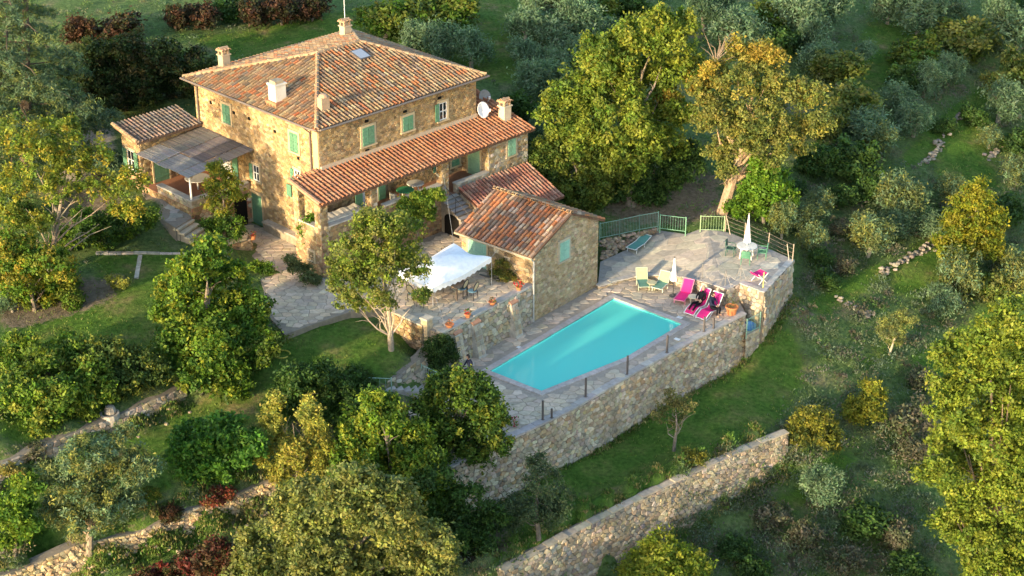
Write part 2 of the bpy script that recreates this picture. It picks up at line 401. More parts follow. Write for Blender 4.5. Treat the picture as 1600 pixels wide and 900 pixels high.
for a, b, z in ((0, 0, -1), (5.7, 0, -.6), (2.5, 2.5, 1), (0, 5, 1.6), (6.2, 2, .3), (6.3, 5, 1.2), (5.7, 5.5, 1.6), (2, 6, 1.8)): cw(K(a, b, 0), z)
for q in ((900, 550), (800, 600), (1050, 480), (1130, 490), (760, 620), (740, 680), (860, 610), (1000, 540)):
    p = P(*q); cw(p, -3.0)
for q in ((765, 582), (846, 614), (978, 561), (1066, 508), (959, 468), (930, 520), (870, 560)): cw(P(*q), -3.2)
for q in ((670, 600, -.6), (700, 575, -.5), (665, 640, -.8), (690, 700, -1.6)): cp(*q)
for q in ((740, 470, 1.3), (700, 500, 1.3), (670, 480, 1.5), (800, 440, 1.3), (1080, 400, .1), (1160, 420, -.4), (1000, 410, -.5), (1215, 420, -.8), (1190, 385, .5), (1130, 352, .95), (980, 383, -.1), (960, 420, -.6), (1020, 375, .1), (945, 400, -.3)):
    p = P(q[0], q[1], q[2]); cw(p, q[2])
# the hill goes on outside the frame
for x, y, z in ((-70, -60, -6), (-30, -60, -6), (0, -45, -7), (30, -50, -12), (70, -40, -16), (90, 20, -6), (100, 90, 4), (60, 110, 9), (0, 110, 10), (-60, 110, 11), (-100, 60, 9), (-100, 0, 3), (-60, 20, 5), (-60, -20, 0), (60, 40, -1), (50, 0, -5), (-45, -10, 2.0), (-40, 10, 4.2)):
    CP.append((x, y, z))
CPA = np.array(CP); _k = np.linalg.norm(CPA[:, None, :2]-CPA[None, :, :2], axis=2)
_n = len(CPA); _A = np.zeros((_n+3, _n+3)); _A[:_n, :_n] = -_k - np.eye(_n)*.25; _A[:_n, _n] = 1; _A[:_n, _n+1:] = CPA[:, :2]; _A[_n, :_n] = 1; _A[_n+1:, :_n] = CPA[:, :2].T
_W = np.linalg.solve(_A, np.concatenate([CPA[:, 2], [0, 0, 0]]))
def terr(x, y):
    x = np.atleast_1d(np.asarray(x, float)); y = np.atleast_1d(np.asarray(y, float)); out = np.empty(x.shape)
    for i in range(0, len(x), 20000):
        a, b = x[i:i+20000], y[i:i+20000]
        d = np.hypot(a[:, None]-CPA[None, :, 0], b[:, None]-CPA[None, :, 1])
        out[i:i+20000] = -d@_W[:_n]+_W[_n]+_W[_n+1]*a+_W[_n+2]*b
    return out
def tz(p): return float(terr(p[0], p[1])[0])
def G(px, py):
    """where the ground is seen at a photograph pixel"""
    lo, hi = -14., 16.
    for _ in range(40):
        m_ = (lo+hi)/2; p = P(px, py, m_)
        if tz(p) > m_: lo = m_
        else: hi = m_
    return P(px, py, lo)
def axis(lo, mid0, mid1, hi, fine, coarse):
    return np.concatenate([np.arange(lo, mid0, coarse), np.arange(mid0, mid1, fine), np.arange(mid1, hi+coarse, coarse)])
gx = axis(-150, -42, 42, 150, .45, 3.0); gy = axis(-80, -30, 45, 150, .45, 2.5)
X, Y = np.meshgrid(gx, gy); Zt = terr(X.ravel(), Y.ravel())
rng = np.random.default_rng(4)
def vnoise(x, y, s, seed):
    r = np.random.default_rng(seed).random((64, 64)); fx, fy = x/s, y/s; ix, iy = np.floor(fx).astype(int), np.floor(fy).astype(int); tx, ty = fx-ix, fy-iy
    tx = tx*tx*(3-2*tx); ty = ty*ty*(3-2*ty); g = lambda i, j: r[i % 64, j % 64]
    return (g(ix, iy)*(1-tx)+g(ix+1, iy)*tx)*(1-ty)+(g(ix, iy+1)*(1-tx)+g(ix+1, iy+1)*tx)*ty
Zt2 = Zt + (vnoise(X.ravel(), Y.ravel(), 2.2, 1)-.5)*.22 + (vnoise(X.ravel(), Y.ravel(), .9, 2)-.5)*.1
V = np.stack([X.ravel(), Y.ravel(), Zt2], 1); ny, nx = X.shape
idx = np.arange(nx*ny).reshape(ny, nx)
F = np.stack([idx[:-1, :-1], idx[:-1, 1:], idx[1:, 1:], idx[1:, :-1]], -1).reshape(-1, 4)
def np_mesh(name, V, F, m, tint=None, smooth=False):
    me = bpy.data.meshes.new(name); me.vertices.add(len(V)); me.vertices.foreach_set('co', np.ascontiguousarray(V, np.float32).ravel())
    k = F.shape[1]; me.loops.add(F.size); me.loops.foreach_set('vertex_index', np.ascontiguousarray(F, np.int32).ravel())
    me.polygons.add(len(F)); me.polygons.foreach_set('loop_start', np.arange(0, F.size, k, dtype=np.int32))
    if tint is not None:
        at = me.attributes.new('tint', 'FLOAT_VECTOR', 'FACE'); at.data.foreach_set('vector', np.ascontiguousarray(tint, np.float32).ravel())
    me.materials.append(m); me.update(calc_edges=True)
    if smooth: me.shade_smooth()
    return me
me = np_mesh('ground', V, F, M['ground'], smooth=True)
def polymask(pts):
    """soft 0..1 mask of a photograph polygon laid on the ground"""
    w_ = [G(*q) for q in pts]; x, y = X.ravel(), Y.ravel(); r = np.zeros(len(x), bool); j = len(w_)-1
    for i in range(len(w_)):
        xi, yi, xj, yj = w_[i].x, w_[i].y, w_[j].x, w_[j].y
        c_ = ((yi > y) != (yj > y)) & (x < (xj-xi)*(y-yi)/((yj-yi) or 1e-9)+xi); r ^= c_; j = i
    return r.astype(float)
LAWNS = [[(730, 790), (1010, 645), (1195, 530), (1225, 500), (1262, 570), (1215, 668), (1000, 780), (790, 890), (700, 890)],
         [(445, 525), (545, 490), (640, 530), (640, 570), (560, 605), (450, 650), (400, 700), (200, 790), (0, 850), (0, 760), (200, 690), (300, 640), (400, 570)],
         [(0, 480), (150, 440), (150, 400), (300, 395), (320, 470), (270, 590), (0, 700)],
         [(290, 60), (520, 20), (800, -20), (840, 100), (790, 130), (620, 100), (400, 100)],
         [(1420, 380), (1500, 340), (1480, 440), (1380, 470)], [(1360, 20), (1480, 20), (1420, 90), (1340, 70)], [(1440, 200), (1560, 180), (1560, 300), (1470, 290)],
         [(0, 900), (200, 850), (420, 770), (430, 800), (250, 880), (150, 910)], [(850, 760), (1000, 690), (900, 840), (780, 880)], [(1420, 560), (1600, 440), (1600, 560), (1440, 620)], [(1330, 575), (1420, 495), (1435, 505), (1345, 590)], [(1400, 250), (1470, 180), (1600, 80), (1600, 110), (1480, 215), (1420, 270)], [(1260, 470), (1380, 400), (1390, 425), (1280, 500)], [(1180, 800), (1330, 700), (1350, 720), (1210, 820)], [(1300, 130), (1380, 60), (1410, 90), (1380, 140)]]
EARTHS = [[(0, 470), (110, 440), (200, 425), (180, 470), (60, 505), (0, 520)], [(0, 700), (200, 640), (300, 590), (300, 610), (190, 665), (0, 740)],
          [(0, 850), (200, 800), (420, 735), (420, 765), (200, 850), (0, 895)], [(930, 330), (1000, 260), (1120, 270), (1140, 340), (1060, 350)],
          [(90, 290), (180, 250), (190, 330), (90, 380)], [(1400, 640), (1460, 610), (1460, 680), (1400, 690)], [(700, 800), (780, 820), (800, 890), (690, 890)]]
PATHS = [[(130, 200), (175, 190), (180, 260), (120, 290), (90, 270)], [(225, 297), (262, 292), (295, 340), (270, 355)]]
cov = np.zeros((len(V), 3), np.float32)
for k, L in enumerate((LAWNS, EARTHS, PATHS)):
    for q in L: cov[:, k] = np.maximum(cov[:, k], polymask(q))
for k in range(3):
    c2 = cov[:, k].reshape(ny, nx); c2 = sum(np.roll(np.roll(c2, i, 0), j, 1) for i in (-1, 0, 1) for j in (-1, 0, 1))/9; cov[:, k] = c2.ravel()
cov[:, 1] = np.maximum(cov[:, 1], (vnoise(V[:, 0], V[:, 1], 3.2, 7) > .82)*.5*(cov[:, 0] < .3))
at = me.attributes.new('cover', 'FLOAT_VECTOR', 'POINT'); at.data.foreach_set('vector', cov.ravel())
props(_link(bpy.data.objects.new('ground', me), None), kind='structure')

def slab_poly(name, pts, z0, zs, m, kind='structure', parent=None):
    mb = MB(); mb.prism(pts, z0, 0, (.27, .225, .17), zt=zs); return mb.build(name, m, parent, kind=kind)
def flags(parent, poly, zf, size, seed, nind, pal=PAL_FLAG, asp=1.25, holes=(), rest='paving', name='flagstone', hgt=(.014, .03), gap=.02):
    xs = [p[0] for p in poly]; ys = [p[1] for p in poly]
    def ins(x, y): return inpoly(x, y, poly) and not any(inpoly(x, y, h_) for h_ in holes)
    def mapf(s, t, h): return V3((s, t, zf(s, t)+max(h, -.004)))
    stonework(parent, max(xs)-min(xs), max(ys)-min(ys), size, mapf, pal, name, 'flag', asp, seed, ins, (), gap, hgt, nind, min(xs), min(ys), .14, rest, True)

# retaining walls -----------------------------------------------------------------
def retaining(name, label, line, z1, z0, thick, nrm_sign, size, seed, nind, pal=PAL_WALL, cope=.3, cope_h=.1, copecol=(.40, .37, .33), batter=.06, group=None, ztops=None, hg=(.03, .085)):
    """a stone wall along a polyline of plan points; line runs left to right as seen from its face"""
    t = thing(name, label, 'wall', (line[0][0], line[0][1], z0), group)
    L = [V3((p[0], p[1], 0)) for p in line]; seg = [(L[i+1]-L[i]).length for i in range(len(L)-1)]; acc = [0]
    for s in seg: acc.append(acc[-1]+s)
    nr = []
    for i in range(len(L)):
        d = (L[min(i+1, len(L)-1)]-L[max(i-1, 0)]).normalized(); nr.append(V3((d.y, -d.x, 0))*nrm_sign)
    zt = ztops or [z1]*len(L); zb = [z0]*len(L)
    def at_(s):
        s = min(max(s, 0), acc[-1]-1e-6); i = max(k for k in range(len(seg)) if acc[k] <= s); f = (s-acc[i])/seg[i]
        return L[i].lerp(L[i+1], f), nr[i].lerp(nr[i+1], f).normalized(), zt[i]+(zt[i+1]-zt[i])*f
    core = MB(); N = len(L)
    vs = []
    for i in range(N):
        f, b_ = L[i], L[i]-nr[i]*thick
        bo = nr[i]*batter*(zt[i]-z0)
        vs += [(f.x+bo.x, f.y+bo.y, z0), (f.x, f.y, zt[i]), (b_.x, b_.y, zt[i]), (b_.x, b_.y, z0)]
    fs = []
    for i in range(N-1):
        for k in range(3): fs.append((i*4+k, (i+1)*4+k, (i+1)*4+k+1, i*4+k+1))
    fs += [(0, 1, 2, 3), ((N-1)*4+3, (N-1)*4+2, (N-1)*4+1, (N-1)*4)]
    core.add(vs, fs, (.22, .19, .15)); core.build('core', M['mortar'], t)
    hmax = max(zt)-z0
    def mapf(s, tt, h):
        p, n_, z_ = at_(s); k = (z_-z0)/hmax; h += .05*math.sin(s*1.3+seed)*math.sin(tt*1.9+s*.4)+.02; return V3((p.x, p.y, 0))+n_*(h+batter*(z_-z0)*(1-tt/hmax))+V3((0, 0, z0+tt*k))
    stonework(t, acc[-1], hmax, size, mapf, pal, 'stone', 'wallstone', 1.45, seed, None, (), .014, hg, nind)
    if cope:
        rnd = random.Random(seed); s = 0
        while s < acc[-1]-.05:
            e = min(acc[-1], s+rnd.uniform(.5, .95)); e = acc[-1] if acc[-1]-e < .3 else e
            p, n1, za = at_(s+.006); q, n2, zb_ = at_(e-.006); mb = MB(); o = .05; dz = cope_h+rnd.uniform(-.03, .03); o += rnd.uniform(-.03, .03)
            a0, a1 = p+n1*o, p-n1*cope; b0, b1 = q+n2*o, q-n2*cope
            vs = [(v_.x, v_.y, z_+dd) for dd in (.002, dz) for v_, z_ in ((a0, za), (b0, zb_), (b1, zb_), (a1, za))]
            mb.add(vs, [(0, 1, 5, 4), (1, 2, 6, 5), (2, 3, 7, 6), (3, 0, 4, 7), (4, 5, 6, 7), (3, 2, 1, 0)], jit(copecol, .15, rnd)); mb.build('coping_stone', M['flag'], t, loc=(p+q)/2+V3((0, 0, za))); s = e
    return t

LWp = [xy(p) for p in LW[1:]]
PAL_LOW = [(.42, .33, .22), (.36, .29, .21), (.48, .39, .27), (.32, .26, .20), (.44, .37, .29), (.38, .29, .18), (.28, .25, .22)]
retaining('retaining_wall', 'lower long stone retaining wall below the lawn at the foot of the slope', LWp, -3.12, -6.8, .5, 1, .21, 11, 300, PAL_LOW, .34, .08, (.40, .34, .26), .05)
retaining('retaining_wall', 'tall grey stone wall holding up the swimming pool deck', DECK_FRONT, -.10, -3.5, .6, 1, .205, 12, 300, PAL_WALL, 0, 0)
b1 = [P(x, y, 1.7) for x, y in reversed(BANK1)]
retaining('dry_stone_wall', 'low dry stone wall in shade between the two left lawns', [xy(p) for p in b1], 1.7, .4, .5, 1, .24, 13, 120, PAL_WALL, 0, 0, batter=.12, ztops=[1.7, 1.62, 1.72, 1.6, 1.7, 1.65])
b2 = [P(x, y, 0) for x, y in reversed(BANK2)]
retaining('dry_stone_wall', 'crumbling sunlit dry stone bank wall at the lower left', [xy(p) for p in b2], 0, -1.3, .5, 1, .17, 14, 260, [(.52, .40, .23), (.46, .36, .22), (.56, .45, .28), (.40, .31, .2), (.36, .29, .2), (.5, .36, .2)], 0, 0, batter=.08, ztops=[-.2, -.35, -.1, -.4, -.15, -.3, -.1], hg=(.02, .16))
# ================================================================== the farmhouse
ZB, ZE = 1.9, 9.6
GREEN = (.11, .25, .155); GREEN_PALE = (.24, .44, .28); AQUA = (.24, .44, .37)
CREAM = (.50, .39, .24)
house = thing('farmhouse', 'two storey stone farmhouse with hipped tile roof, green shutters and long veranda', 'house', H(0, 0, ZB))
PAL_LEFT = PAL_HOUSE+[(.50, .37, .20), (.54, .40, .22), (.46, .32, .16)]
def boxw(mb, f, s0, s1, t0, t1, h0, h1, col):
    """box on a wall face"""
    vs = [f(s, t, h) for h in (h0, h1) for s, t in ((s0, t0), (s1, t0), (s1, t1), (s0, t1))]
    n = (vs[1]-vs[0]).cross(vs[3]-vs[0]); q = vs[4]-vs[0]
    fs = [(0, 3, 2, 1), (4, 5, 6, 7), (0, 1, 5, 4), (1, 2, 6, 5), (2, 3, 7, 6), (3, 0, 4, 7)]
    if n.dot(q) < 0: fs = [tuple(reversed(x)) for x in fs]
    return mb.add(vs, fs, col)
def shutter_leaf(parent, f, s0, s1, t0, t1, h, col, name='shutter'):
    mb = MB(); rnd = random.Random(int(s0*977+t0*31)); c = jit(col, .12, rnd); nb = max(2, round((s1-s0)/.13)); w_ = (s1-s0)/nb
    for i in range(nb): boxw(mb, f, s0+i*w_+.006, s0+(i+1)*w_-.006, t0, t1, h, h+.032, jit(c, .06, rnd))
    for k in (.14, .5, .86): boxw(mb, f, s0+.02, s1-.02, t0+(t1-t0)*k-.05, t0+(t1-t0)*k+.05, h+.03, h+.055, c)
    return mb.build(name, M['paint'], parent)
def window(parent, f, s, z, w_, h_, style='closed', col=GREEN, zb=0, name='window', surround=CREAM, frame=(.75, .73, .70), split=True):
    """s: centre along the wall, z: centre height; a real surround, frame, panes and shutters"""
    s0, s1, t0, t1 = s-w_/2, s+w_/2, z-h_/2-zb, z+h_/2-zb
    mb = MB(); g = .14
    if surround:
        boxw(mb, f, s0-g, s0, t0-.02, t1+g, -.02, .06, jit(surround, .1)); boxw(mb, f, s1, s1+g, t0-.02, t1+g, -.02, .06, jit(surround, .1))
        boxw(mb, f, s0, s1, t1, t1+g, -.02, .065, jit(surround, .1))
    boxw(mb, f, s0-g-.03, s1+g+.03, t0-.10, t0-.02, -.02, .10, jit(surround or CREAM, .1))
    root = mb.build(name, M['plaster'], parent)
    mb = MB(); boxw(mb, f, s0, s1, t0, t1, .001, .012, (1, 1, 1)); mb.build('pane', M['glass'], root)
    if style != 'dark':
        mb = MB()
        for a, b_ in ((s0, s0+.06), (s1-.06, s1), (s-.03, s+.03)): boxw(mb, f, a, b_, t0, t1, .012, .035, frame)
        for k in (0, .5, 1): c_ = t0+.03+(t1-t0-.06)*k; boxw(mb, f, s0+.06, s1-.06, c_-.03, c_+.03, .012, .032, frame)
        mb.build('frame', M['paint'], root)
    if style == 'closed':
        shutter_leaf(root, f, s0, s-.008, t0, t1, .045, col); shutter_leaf(root, f, s+.008, s1, t0, t1, .045, col)
    if style in ('open_left', 'open'): shutter_leaf(root, f, s0-w_*.5-.04, s0-.03, t0, t1, .07, col)
    if style in ('open_right', 'open'): shutter_leaf(root, f, s1+.03, s1+w_*.5+.04, t0, t1, .07, col)
    return root
def excl(s, z, w_, h_, zb=0, m_=.16): return (s-w_/2-m_, s+w_/2+m_, z-h_/2-zb-.1, z+h_/2-zb+m_)

F_left = hwall(H(0, 0, ZB), HV, -HU); F_front = hwall(H(0, 0, ZB), HU, -HV); F_right = hwall(H(LU, 0, ZB), HV, HU); F_back = hwall(H(0, LV, ZB), HU, HV)
mb = MB(); mb.prism([xy(H(*q, 0)) for q in ((0, 0), (LU, 0), (LU, LV), (0, LV))], ZB-.4, ZE+.05, (.38, .27, .145)); mb.build('wall', M['mortar'], house)
WL = [(8.17, 8.25, .72, 1.1, 'closed'), (2.08, 8.2, .72, 1.1, 'closed'), (1.97, 6.3, .5, .62, 'open_right'), (5.72, 5.35, .55, .95, 'open_right')]
ex = [excl(s, z, w_, h_, ZB) for s, z, w_, h_, _ in WL]+[(4.9, 6.5, 0, 2.2), (-1, .45, 0, 9)]
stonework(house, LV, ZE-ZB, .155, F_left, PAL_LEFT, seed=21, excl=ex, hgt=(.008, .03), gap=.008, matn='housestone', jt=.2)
for s, z, w_, h_, st in WL: window(house, F_left, s, z, w_, h_, st, zb=ZB)
mb = MB(); boxw(mb, F_left, 2.72-.2, 2.72+.2, 5.15-ZB-.3, 5.15-ZB+.4, .07, .11, GREEN); mb.build('shutter', M['paint'], house)
mb = MB(); boxw(mb, F_left, 0.012, .44, .2, ZE-ZB, -.02, .05, (.54, .40, .21)); mb.build('corner_strip', M['plaster'], house)
WF = [(3.45, 8.22, .85, 1.05, 'closed'), (6.36, 8.17, .75, .85, 'closed'), (9.05, 8.2, .6, 1.05, 'open_left')]
ex = [excl(s, z, w_, h_, ZB) for s, z, w_, h_, _ in WF]+[(-1, LU+1, -1, 2.2), (2.4, 4.7, 2, 4.6), (10.9, 13, 2, 4.5)]
stonework(house, LU, ZE-ZB, .155, F_front, PAL_HOUSE, seed=22, excl=ex, hgt=(.008, .03), gap=.008, matn='housestone', jt=.2)
for s, z, w_, h_, st in WF: window(house, F_front, s, z, w_, h_, st, zb=ZB)
for px, py in ((572, 189), (632, 174), (573, 235), (686, 153)):
    p = on_plane(px, py, H(0, 0, 0), HV); s = (p-H(0, 0, 0)).dot(HU); mb = MB(); boxw(mb, F_front, s-.13, s+.13, p.z-ZB-.07, p.z-ZB+.07, .0, .062, (1, 1, 1)); mb.build('vent', M['dark'], house)
for px, py in ((390, 185), (366, 176), (330, 160), (430, 205), (467, 247)):
    p = on_plane(px, py, H(0, 0, 0), HU); s = (p-H(0, 0, 0)).dot(HV); mb = MB(); boxw(mb, F_left, s-.09, s+.09, p.z-ZB-.08, p.z-ZB+.08, .0, .062, (1, 1, 1)); mb.build('vent', M['dark'], house)
# ground floor door in the sunny wall
mb = MB(); boxw(mb, F_left, 5.3, 5.36, .15, 2.15, -.02, .09, CREAM); boxw(mb, F_left, 6.3, 6.36, .15, 2.15, -.02, .09, CREAM); boxw(mb, F_left, 5.3, 6.36, 2.15, 2.3, -.02, .12, CREAM)
dr = mb.build('door', M['plaster'], house); shutter_leaf(dr, F_left, 5.36, 6.3, .18, 2.15, .03, GREEN, 'door_leaf')
# low bench wall along the sunny facade
mb = MB(); boxw(mb, F_left, -1.2, 4.9, .1, .75, .02, .4, (.36, .29, .20)); boxw(mb, F_left, -1.25, 4.95, .75, .85, .02, .46, (.48, .42, .33)); mb.build('bench_wall', M['stone'], house)

# ---- hipped roof
OV = .42; ZR = 9.68; RZ = 11.35; RA, RB_, RBm = 4.55, 7.65, 5.45
e0, e1, e2, e3 = H(-OV, -OV, ZR), H(LU+OV, -OV, ZR), H(LU+OV, LV+OV, ZR), H(-OV, LV+OV, ZR); r0, r1 = H(RA, RBm, RZ), H(RB_, RBm, RZ)
mb = MB(); mb.add([e0, e1, e2, e3, r0, r1, *(q-V3((0, 0, .14)) for q in (e0, e1, e2, e3))],
                  [(0, 1, 5, 4), (1, 2, 5), (2, 3, 4, 5), (3, 0, 4), (6, 7, 1, 0), (7, 8, 2, 1), (8, 9, 3, 2), (9, 6, 0, 3), (9, 8, 7, 6)], (.12, .075, .05))  # slab coloured dark to paint the shadow between the cover tiles
roof = mb.build('roof', M['tile'], house)
tile_roof(roof, [e0, e1, r1, r0], PAL_TILE_OLD, 180, seed=31); tile_roof(roof, [e3, e0, r0], PAL_TILE_OLD, 120, seed=32)
tile_roof(roof, [e1, e2, r1], PAL_TILE_OLD, 0, seed=33); tile_roof(roof, [e2, e3, r0, r1], PAL_TILE_OLD, 0, seed=34)
for k, (a, b_) in enumerate(((e0, r0), (e1, r1), (e2, r1), (e3, r0), (r0, r1))): ridge(roof, a, b_, PAL_RIDGE, 40+k)
def gutter(pts, parent, col=(.16, .13, .11)):
    mb = MB(); mb.tube(pts, .065, 8, col); return mb.build('gutter', M['metal'], parent)
off = V3((0, 0, -.03)); z_ = V3((0, 0, 0))
g0, g1, g3 = H(-OV-.12, -OV-.12, ZR-.05), H(LU+OV+.1, -OV-.12, ZR-.05), H(-OV-.12, LV+OV+.1, ZR-.05)
gutter([g3, H(-OV-.12, .2, ZR-.05), H(-OV-.02, -.25, ZR-.05), H(-.2, -OV-.1, ZR-.05), H(.3, -OV-.12, ZR-.05), H(LU, -OV-.12, ZR-.05), g1, H(LU+OV+.14, 0, ZR-.05)], house)
def pipe(parent, pts, r=.05, col=(.14, .11, .10)):
    mb = MB(); mb.tube(pts, r, 8, col); return mb.build('downpipe', M['metal'], parent)
pipe(house, [H(-.5, .6, ZR-.1), H(-.10, .6, ZR-.5), H(-.10, .6, 7.0)]); pipe(house, [H(-.5, LV-.3, ZR-.1), H(-.10, LV-.35, ZR-.45), H(-.10, LV-.35, 4.4)])
def roofz(a, b_):
    k = (RZ-ZR); return ZR+min(k*(b_+OV)/(RBm+OV), k*(LV+OV-b_)/(LV+OV-RBm), k*(a+OV)/(RA+OV), k*(LU+OV-a)/(LU+OV-RB_))
def roofpt(px, py):
    best = None
    for i in range(400):
        z = 9.5+i*.006; p = P(px, py, z)-HC; a, b_ = p.dot(HU), p.dot(HV)
        if z >= roofz(a, b_)-0: 
            if best is None or abs(z-roofz(a, b_)) < best[0]: best = (abs(z-roofz(a, b_)), a, b_, z)
    return best[1:]
def chimney(parent, base, w_, h_, col, cap='tile', name='chimney', lab=None):
    o = V3(base); mb = MB(); mb.cbox(o-V3((0, 0, .5)), w_, w_*.9, h_+.5, col, RAD(45)); mb.cbox(o+V3((0, 0, h_)), w_+.12, w_*.9+.12, .07, col, RAD(45))
    ch = mb.build(name, M['plaster'], parent, label=lab)
    mb = MB()
    if cap == 'tile':
        for i in (-1, 1):
            for j in (-1, 1): q = o+HU*(i*w_*.36)+HV*(j*w_*.32)+V3((0, 0, h_+.07)); mb.cbox(q, .12, .12, .2, (.44, .30, .19), RAD(45))
        for i in (-1, 0, 1): barrel(mb, o+HU*(i*w_*.42)-HV*(w_*.62)+V3((0, 0, h_+.27)), HU, HV, V3((0, 0, 1)), w_*.5, w_*1.25, .12, jit((.46, .27, .15), .2))
        barrel(mb, o+HV*(w_*.02)-HU*(w_*.6)+V3((0, 0, h_+.37)), HV, HU, V3((0, 0, 1)), w_*.5, w_*1.2, .12, (.48, .31, .18))
        mb.build('chimney_cap', M['tile'], ch)
    elif cap == 'slab':
        mb.cbox(o+V3((0, 0, h_+.07)), w_*.8, w_*.7, .16, (.36, .29, .20), RAD(45)); mb.build('chimney_cap', M['stone'], ch)
    return ch
a, b_, z = roofpt(351, 105); chimney(roof, H(a, b_, roofz(a, b_)), .52, .75, (.52, .36, .22))
a, b_, z = roofpt(434, 158); chimney(roof, H(a, b_, roofz(a, b_)), .72, 1.0, (.72, .66, .56), 'slab', lab='white rendered chimney')
mb = MB(); q = H(a, b_, roofz(a, b_)); mb.cbox(q-V3((0, 0, .25)), 1.0, .95, .35, (.46, .19, .10), RAD(45)); mb.build('chimney_flashing', M['tile'], roof)
a, b_, z = roofpt(506, 172); o = H(a, b_, roofz(a, b_)); mb = MB(); mb.cbox(o-V3((0, 0, .4)), .55, .38, 1.15, (.44, .30, .20), RAD(45))
mb.lathe(o+V3((0, 0, .75)), [(.27, 0), (.25, .08), (.16, .17), (.02, .2)], 10, (.40, .27, .18)); mb.build('chimney', M['plaster'], roof)
a, b_, z = roofpt(540, 56); o = H(a, b_, roofz(a, b_)); ch4 = chimney(roof, o, .52, .62, (.60, .44, .28))
mast = MB(); mast.tube([o+V3((0, 0, .6)), o+V3((0, 0, 2.9))], .022, 6, (.75, .75, .75)); mast.build('antenna_mast', M['metal'], ch4)
# skylight on the front slope
a, b_, z = roofpt(563, 88); k = (RZ-ZR)/(RBm+OV); sl_t = (HV+V3((0, 0, k))).normalized(); nn = HU.cross(sl_t).normalized(); nn = nn if nn.z > 0 else -nn
o = H(a, b_, roofz(a, b_)); mb = MB(); mb.obox(o-HU*.42-sl_t*.5+nn*.02, HU*.84, sl_t*1.0, nn*.16, (.10, .08, .07)); skl = mb.build('skylight', M['metal'], roof)
m_, n_, b2_, o2_ = _mat('skyglass'); b2_.inputs['Base Color'].default_value = (.30, .33, .38, 1); b2_.inputs['Roughness'].default_value = .15
mb = MB(); mb.obox(o-HU*.34-sl_t*.42+nn*.185, HU*.68, sl_t*.84, nn*.01, (.5, .5, .5)); mb.build('pane', m_, skl)

# ---- veranda along the front
VA0, VA1, VBo = -1.9, 13.7, -2.25; ZF, ZP = 4.15, 5.0
ROOM = 10.5
mb = MB(); mb.prism([xy(H(*q, 0)) for q in ((VA0, 0), (VA0, VBo), (VA1, VBo), (VA1, 3.5), (LU, 3.5), (LU, -.01), (0, -.01), (0, 0))], ZB-.6, ZF, (.34, .18, .11)); ver = mb.build('veranda', M['clay'], house)
F_vf = hwall(H(VA0, VBo, ZB-.5), HU, -HV); F_vl = hwall(H(VA0, 0, ZB-.5), -HV, -HU)
stonework(ver, VA1-VA0, ZF-ZB+.5, .16, F_vf, PAL_HOUSE, seed=51, hgt=(.01, .03), matn='housestone', rest='front_stonework')
stonework(ver, -VBo, ZF-ZB+.5, .16, F_vl, PAL_LEFT, seed=52, hgt=(.01, .03), matn='housestone', rest='end_stonework')
window(ver, F_vl, 1.35, 3.15, .42, .5, 'dark', zb=ZB-.5)
def stonebox(parent, name, a0, a1, b0, b1, z0, z1, pal, seed, size=.2, col=(.42, .34, .24), faces='fl'):
    mb = MB(); mb.prism([xy(H(*q, 0)) for q in ((a0, b0), (a1, b0), (a1, b1), (a0, b1))], z0, z1, col); o = mb.build(name, M['mortar'], parent)
    lo, hi = min(b0, b1), max(b0, b1)
    if 'f' in faces: stonework(o, a1-a0, z1-z0, size, hwall(H(a0, lo, z0), HU, -HV), pal, seed=seed, hgt=(.01, .035), gap=.01)
    if 'l' in faces: stonework(o, hi-lo, z1-z0, size, hwall(H(a0, lo, z0), HV, -HU), pal, seed=seed+1, hgt=(.01, .035), gap=.01, rest='side_stonework')
    return o
def roofv(b_): return 7.12+(6.5-7.12)*(b_/-2.5)
for a0, a1 in ((VA0, 1.55), (2.05, 6.8)): # parapets with pale ledge
    stonebox(ver, 'parapet', a0+.5, a1, VBo, VBo+.25, ZF, ZP-.06, PAL_HOUSE, 60+int(a0), faces='f')
    mb = MB(); mb.obox(H(a0+.5, VBo-.06, ZP-.058), HU*(a1-a0-.5), HV*.38, (0, 0, .07), (.52, .47, .40)); mb.build('ledge', M['flag'], ver)
stonebox(ver, 'parapet', VA0, VA0+.25, VBo+.5, -.4, ZF, ZP-.06, PAL_LEFT, 66, faces='l')
mb = MB(); mb.obox(H(VA0-.06, VBo+.5, ZP-.058), HU*.38, HV*(-.9-VBo), (0, 0, .07), (.62, .55, .45)); mb.build('ledge', M['flag'], ver)
stonebox(ver, 'parapet', 7.9, ROOM, VBo, VBo+.25, ZF-.6, ZF+.5, PAL_WALL, 68, faces='f')
mb = MB(); mb.obox(H(7.9, VBo-.05, ZF+.502), HU*(ROOM-7.9), HV*.36, (0, 0, .07), (.48, .44, .38)); mb.build('ledge', M['flag'], ver)
for a0, w_, c_ in ((VA0, .5, PAL_LEFT), (1.6, .46, PAL_HOUSE+[(.5, .46, .40)]), (6.85, .5, PAL_HOUSE+[(.5, .46, .40)])):
    stonebox(ver, 'pier', a0, a0+w_, VBo-.005, VBo+.48, ZF, roofv(VBo)-.14, c_, 70+int(a0), .18)
stonebox(ver, 'pier', VA0, VA0+.42, -.42, 0, ZF, 6.95, PAL_LEFT, 77, .18)
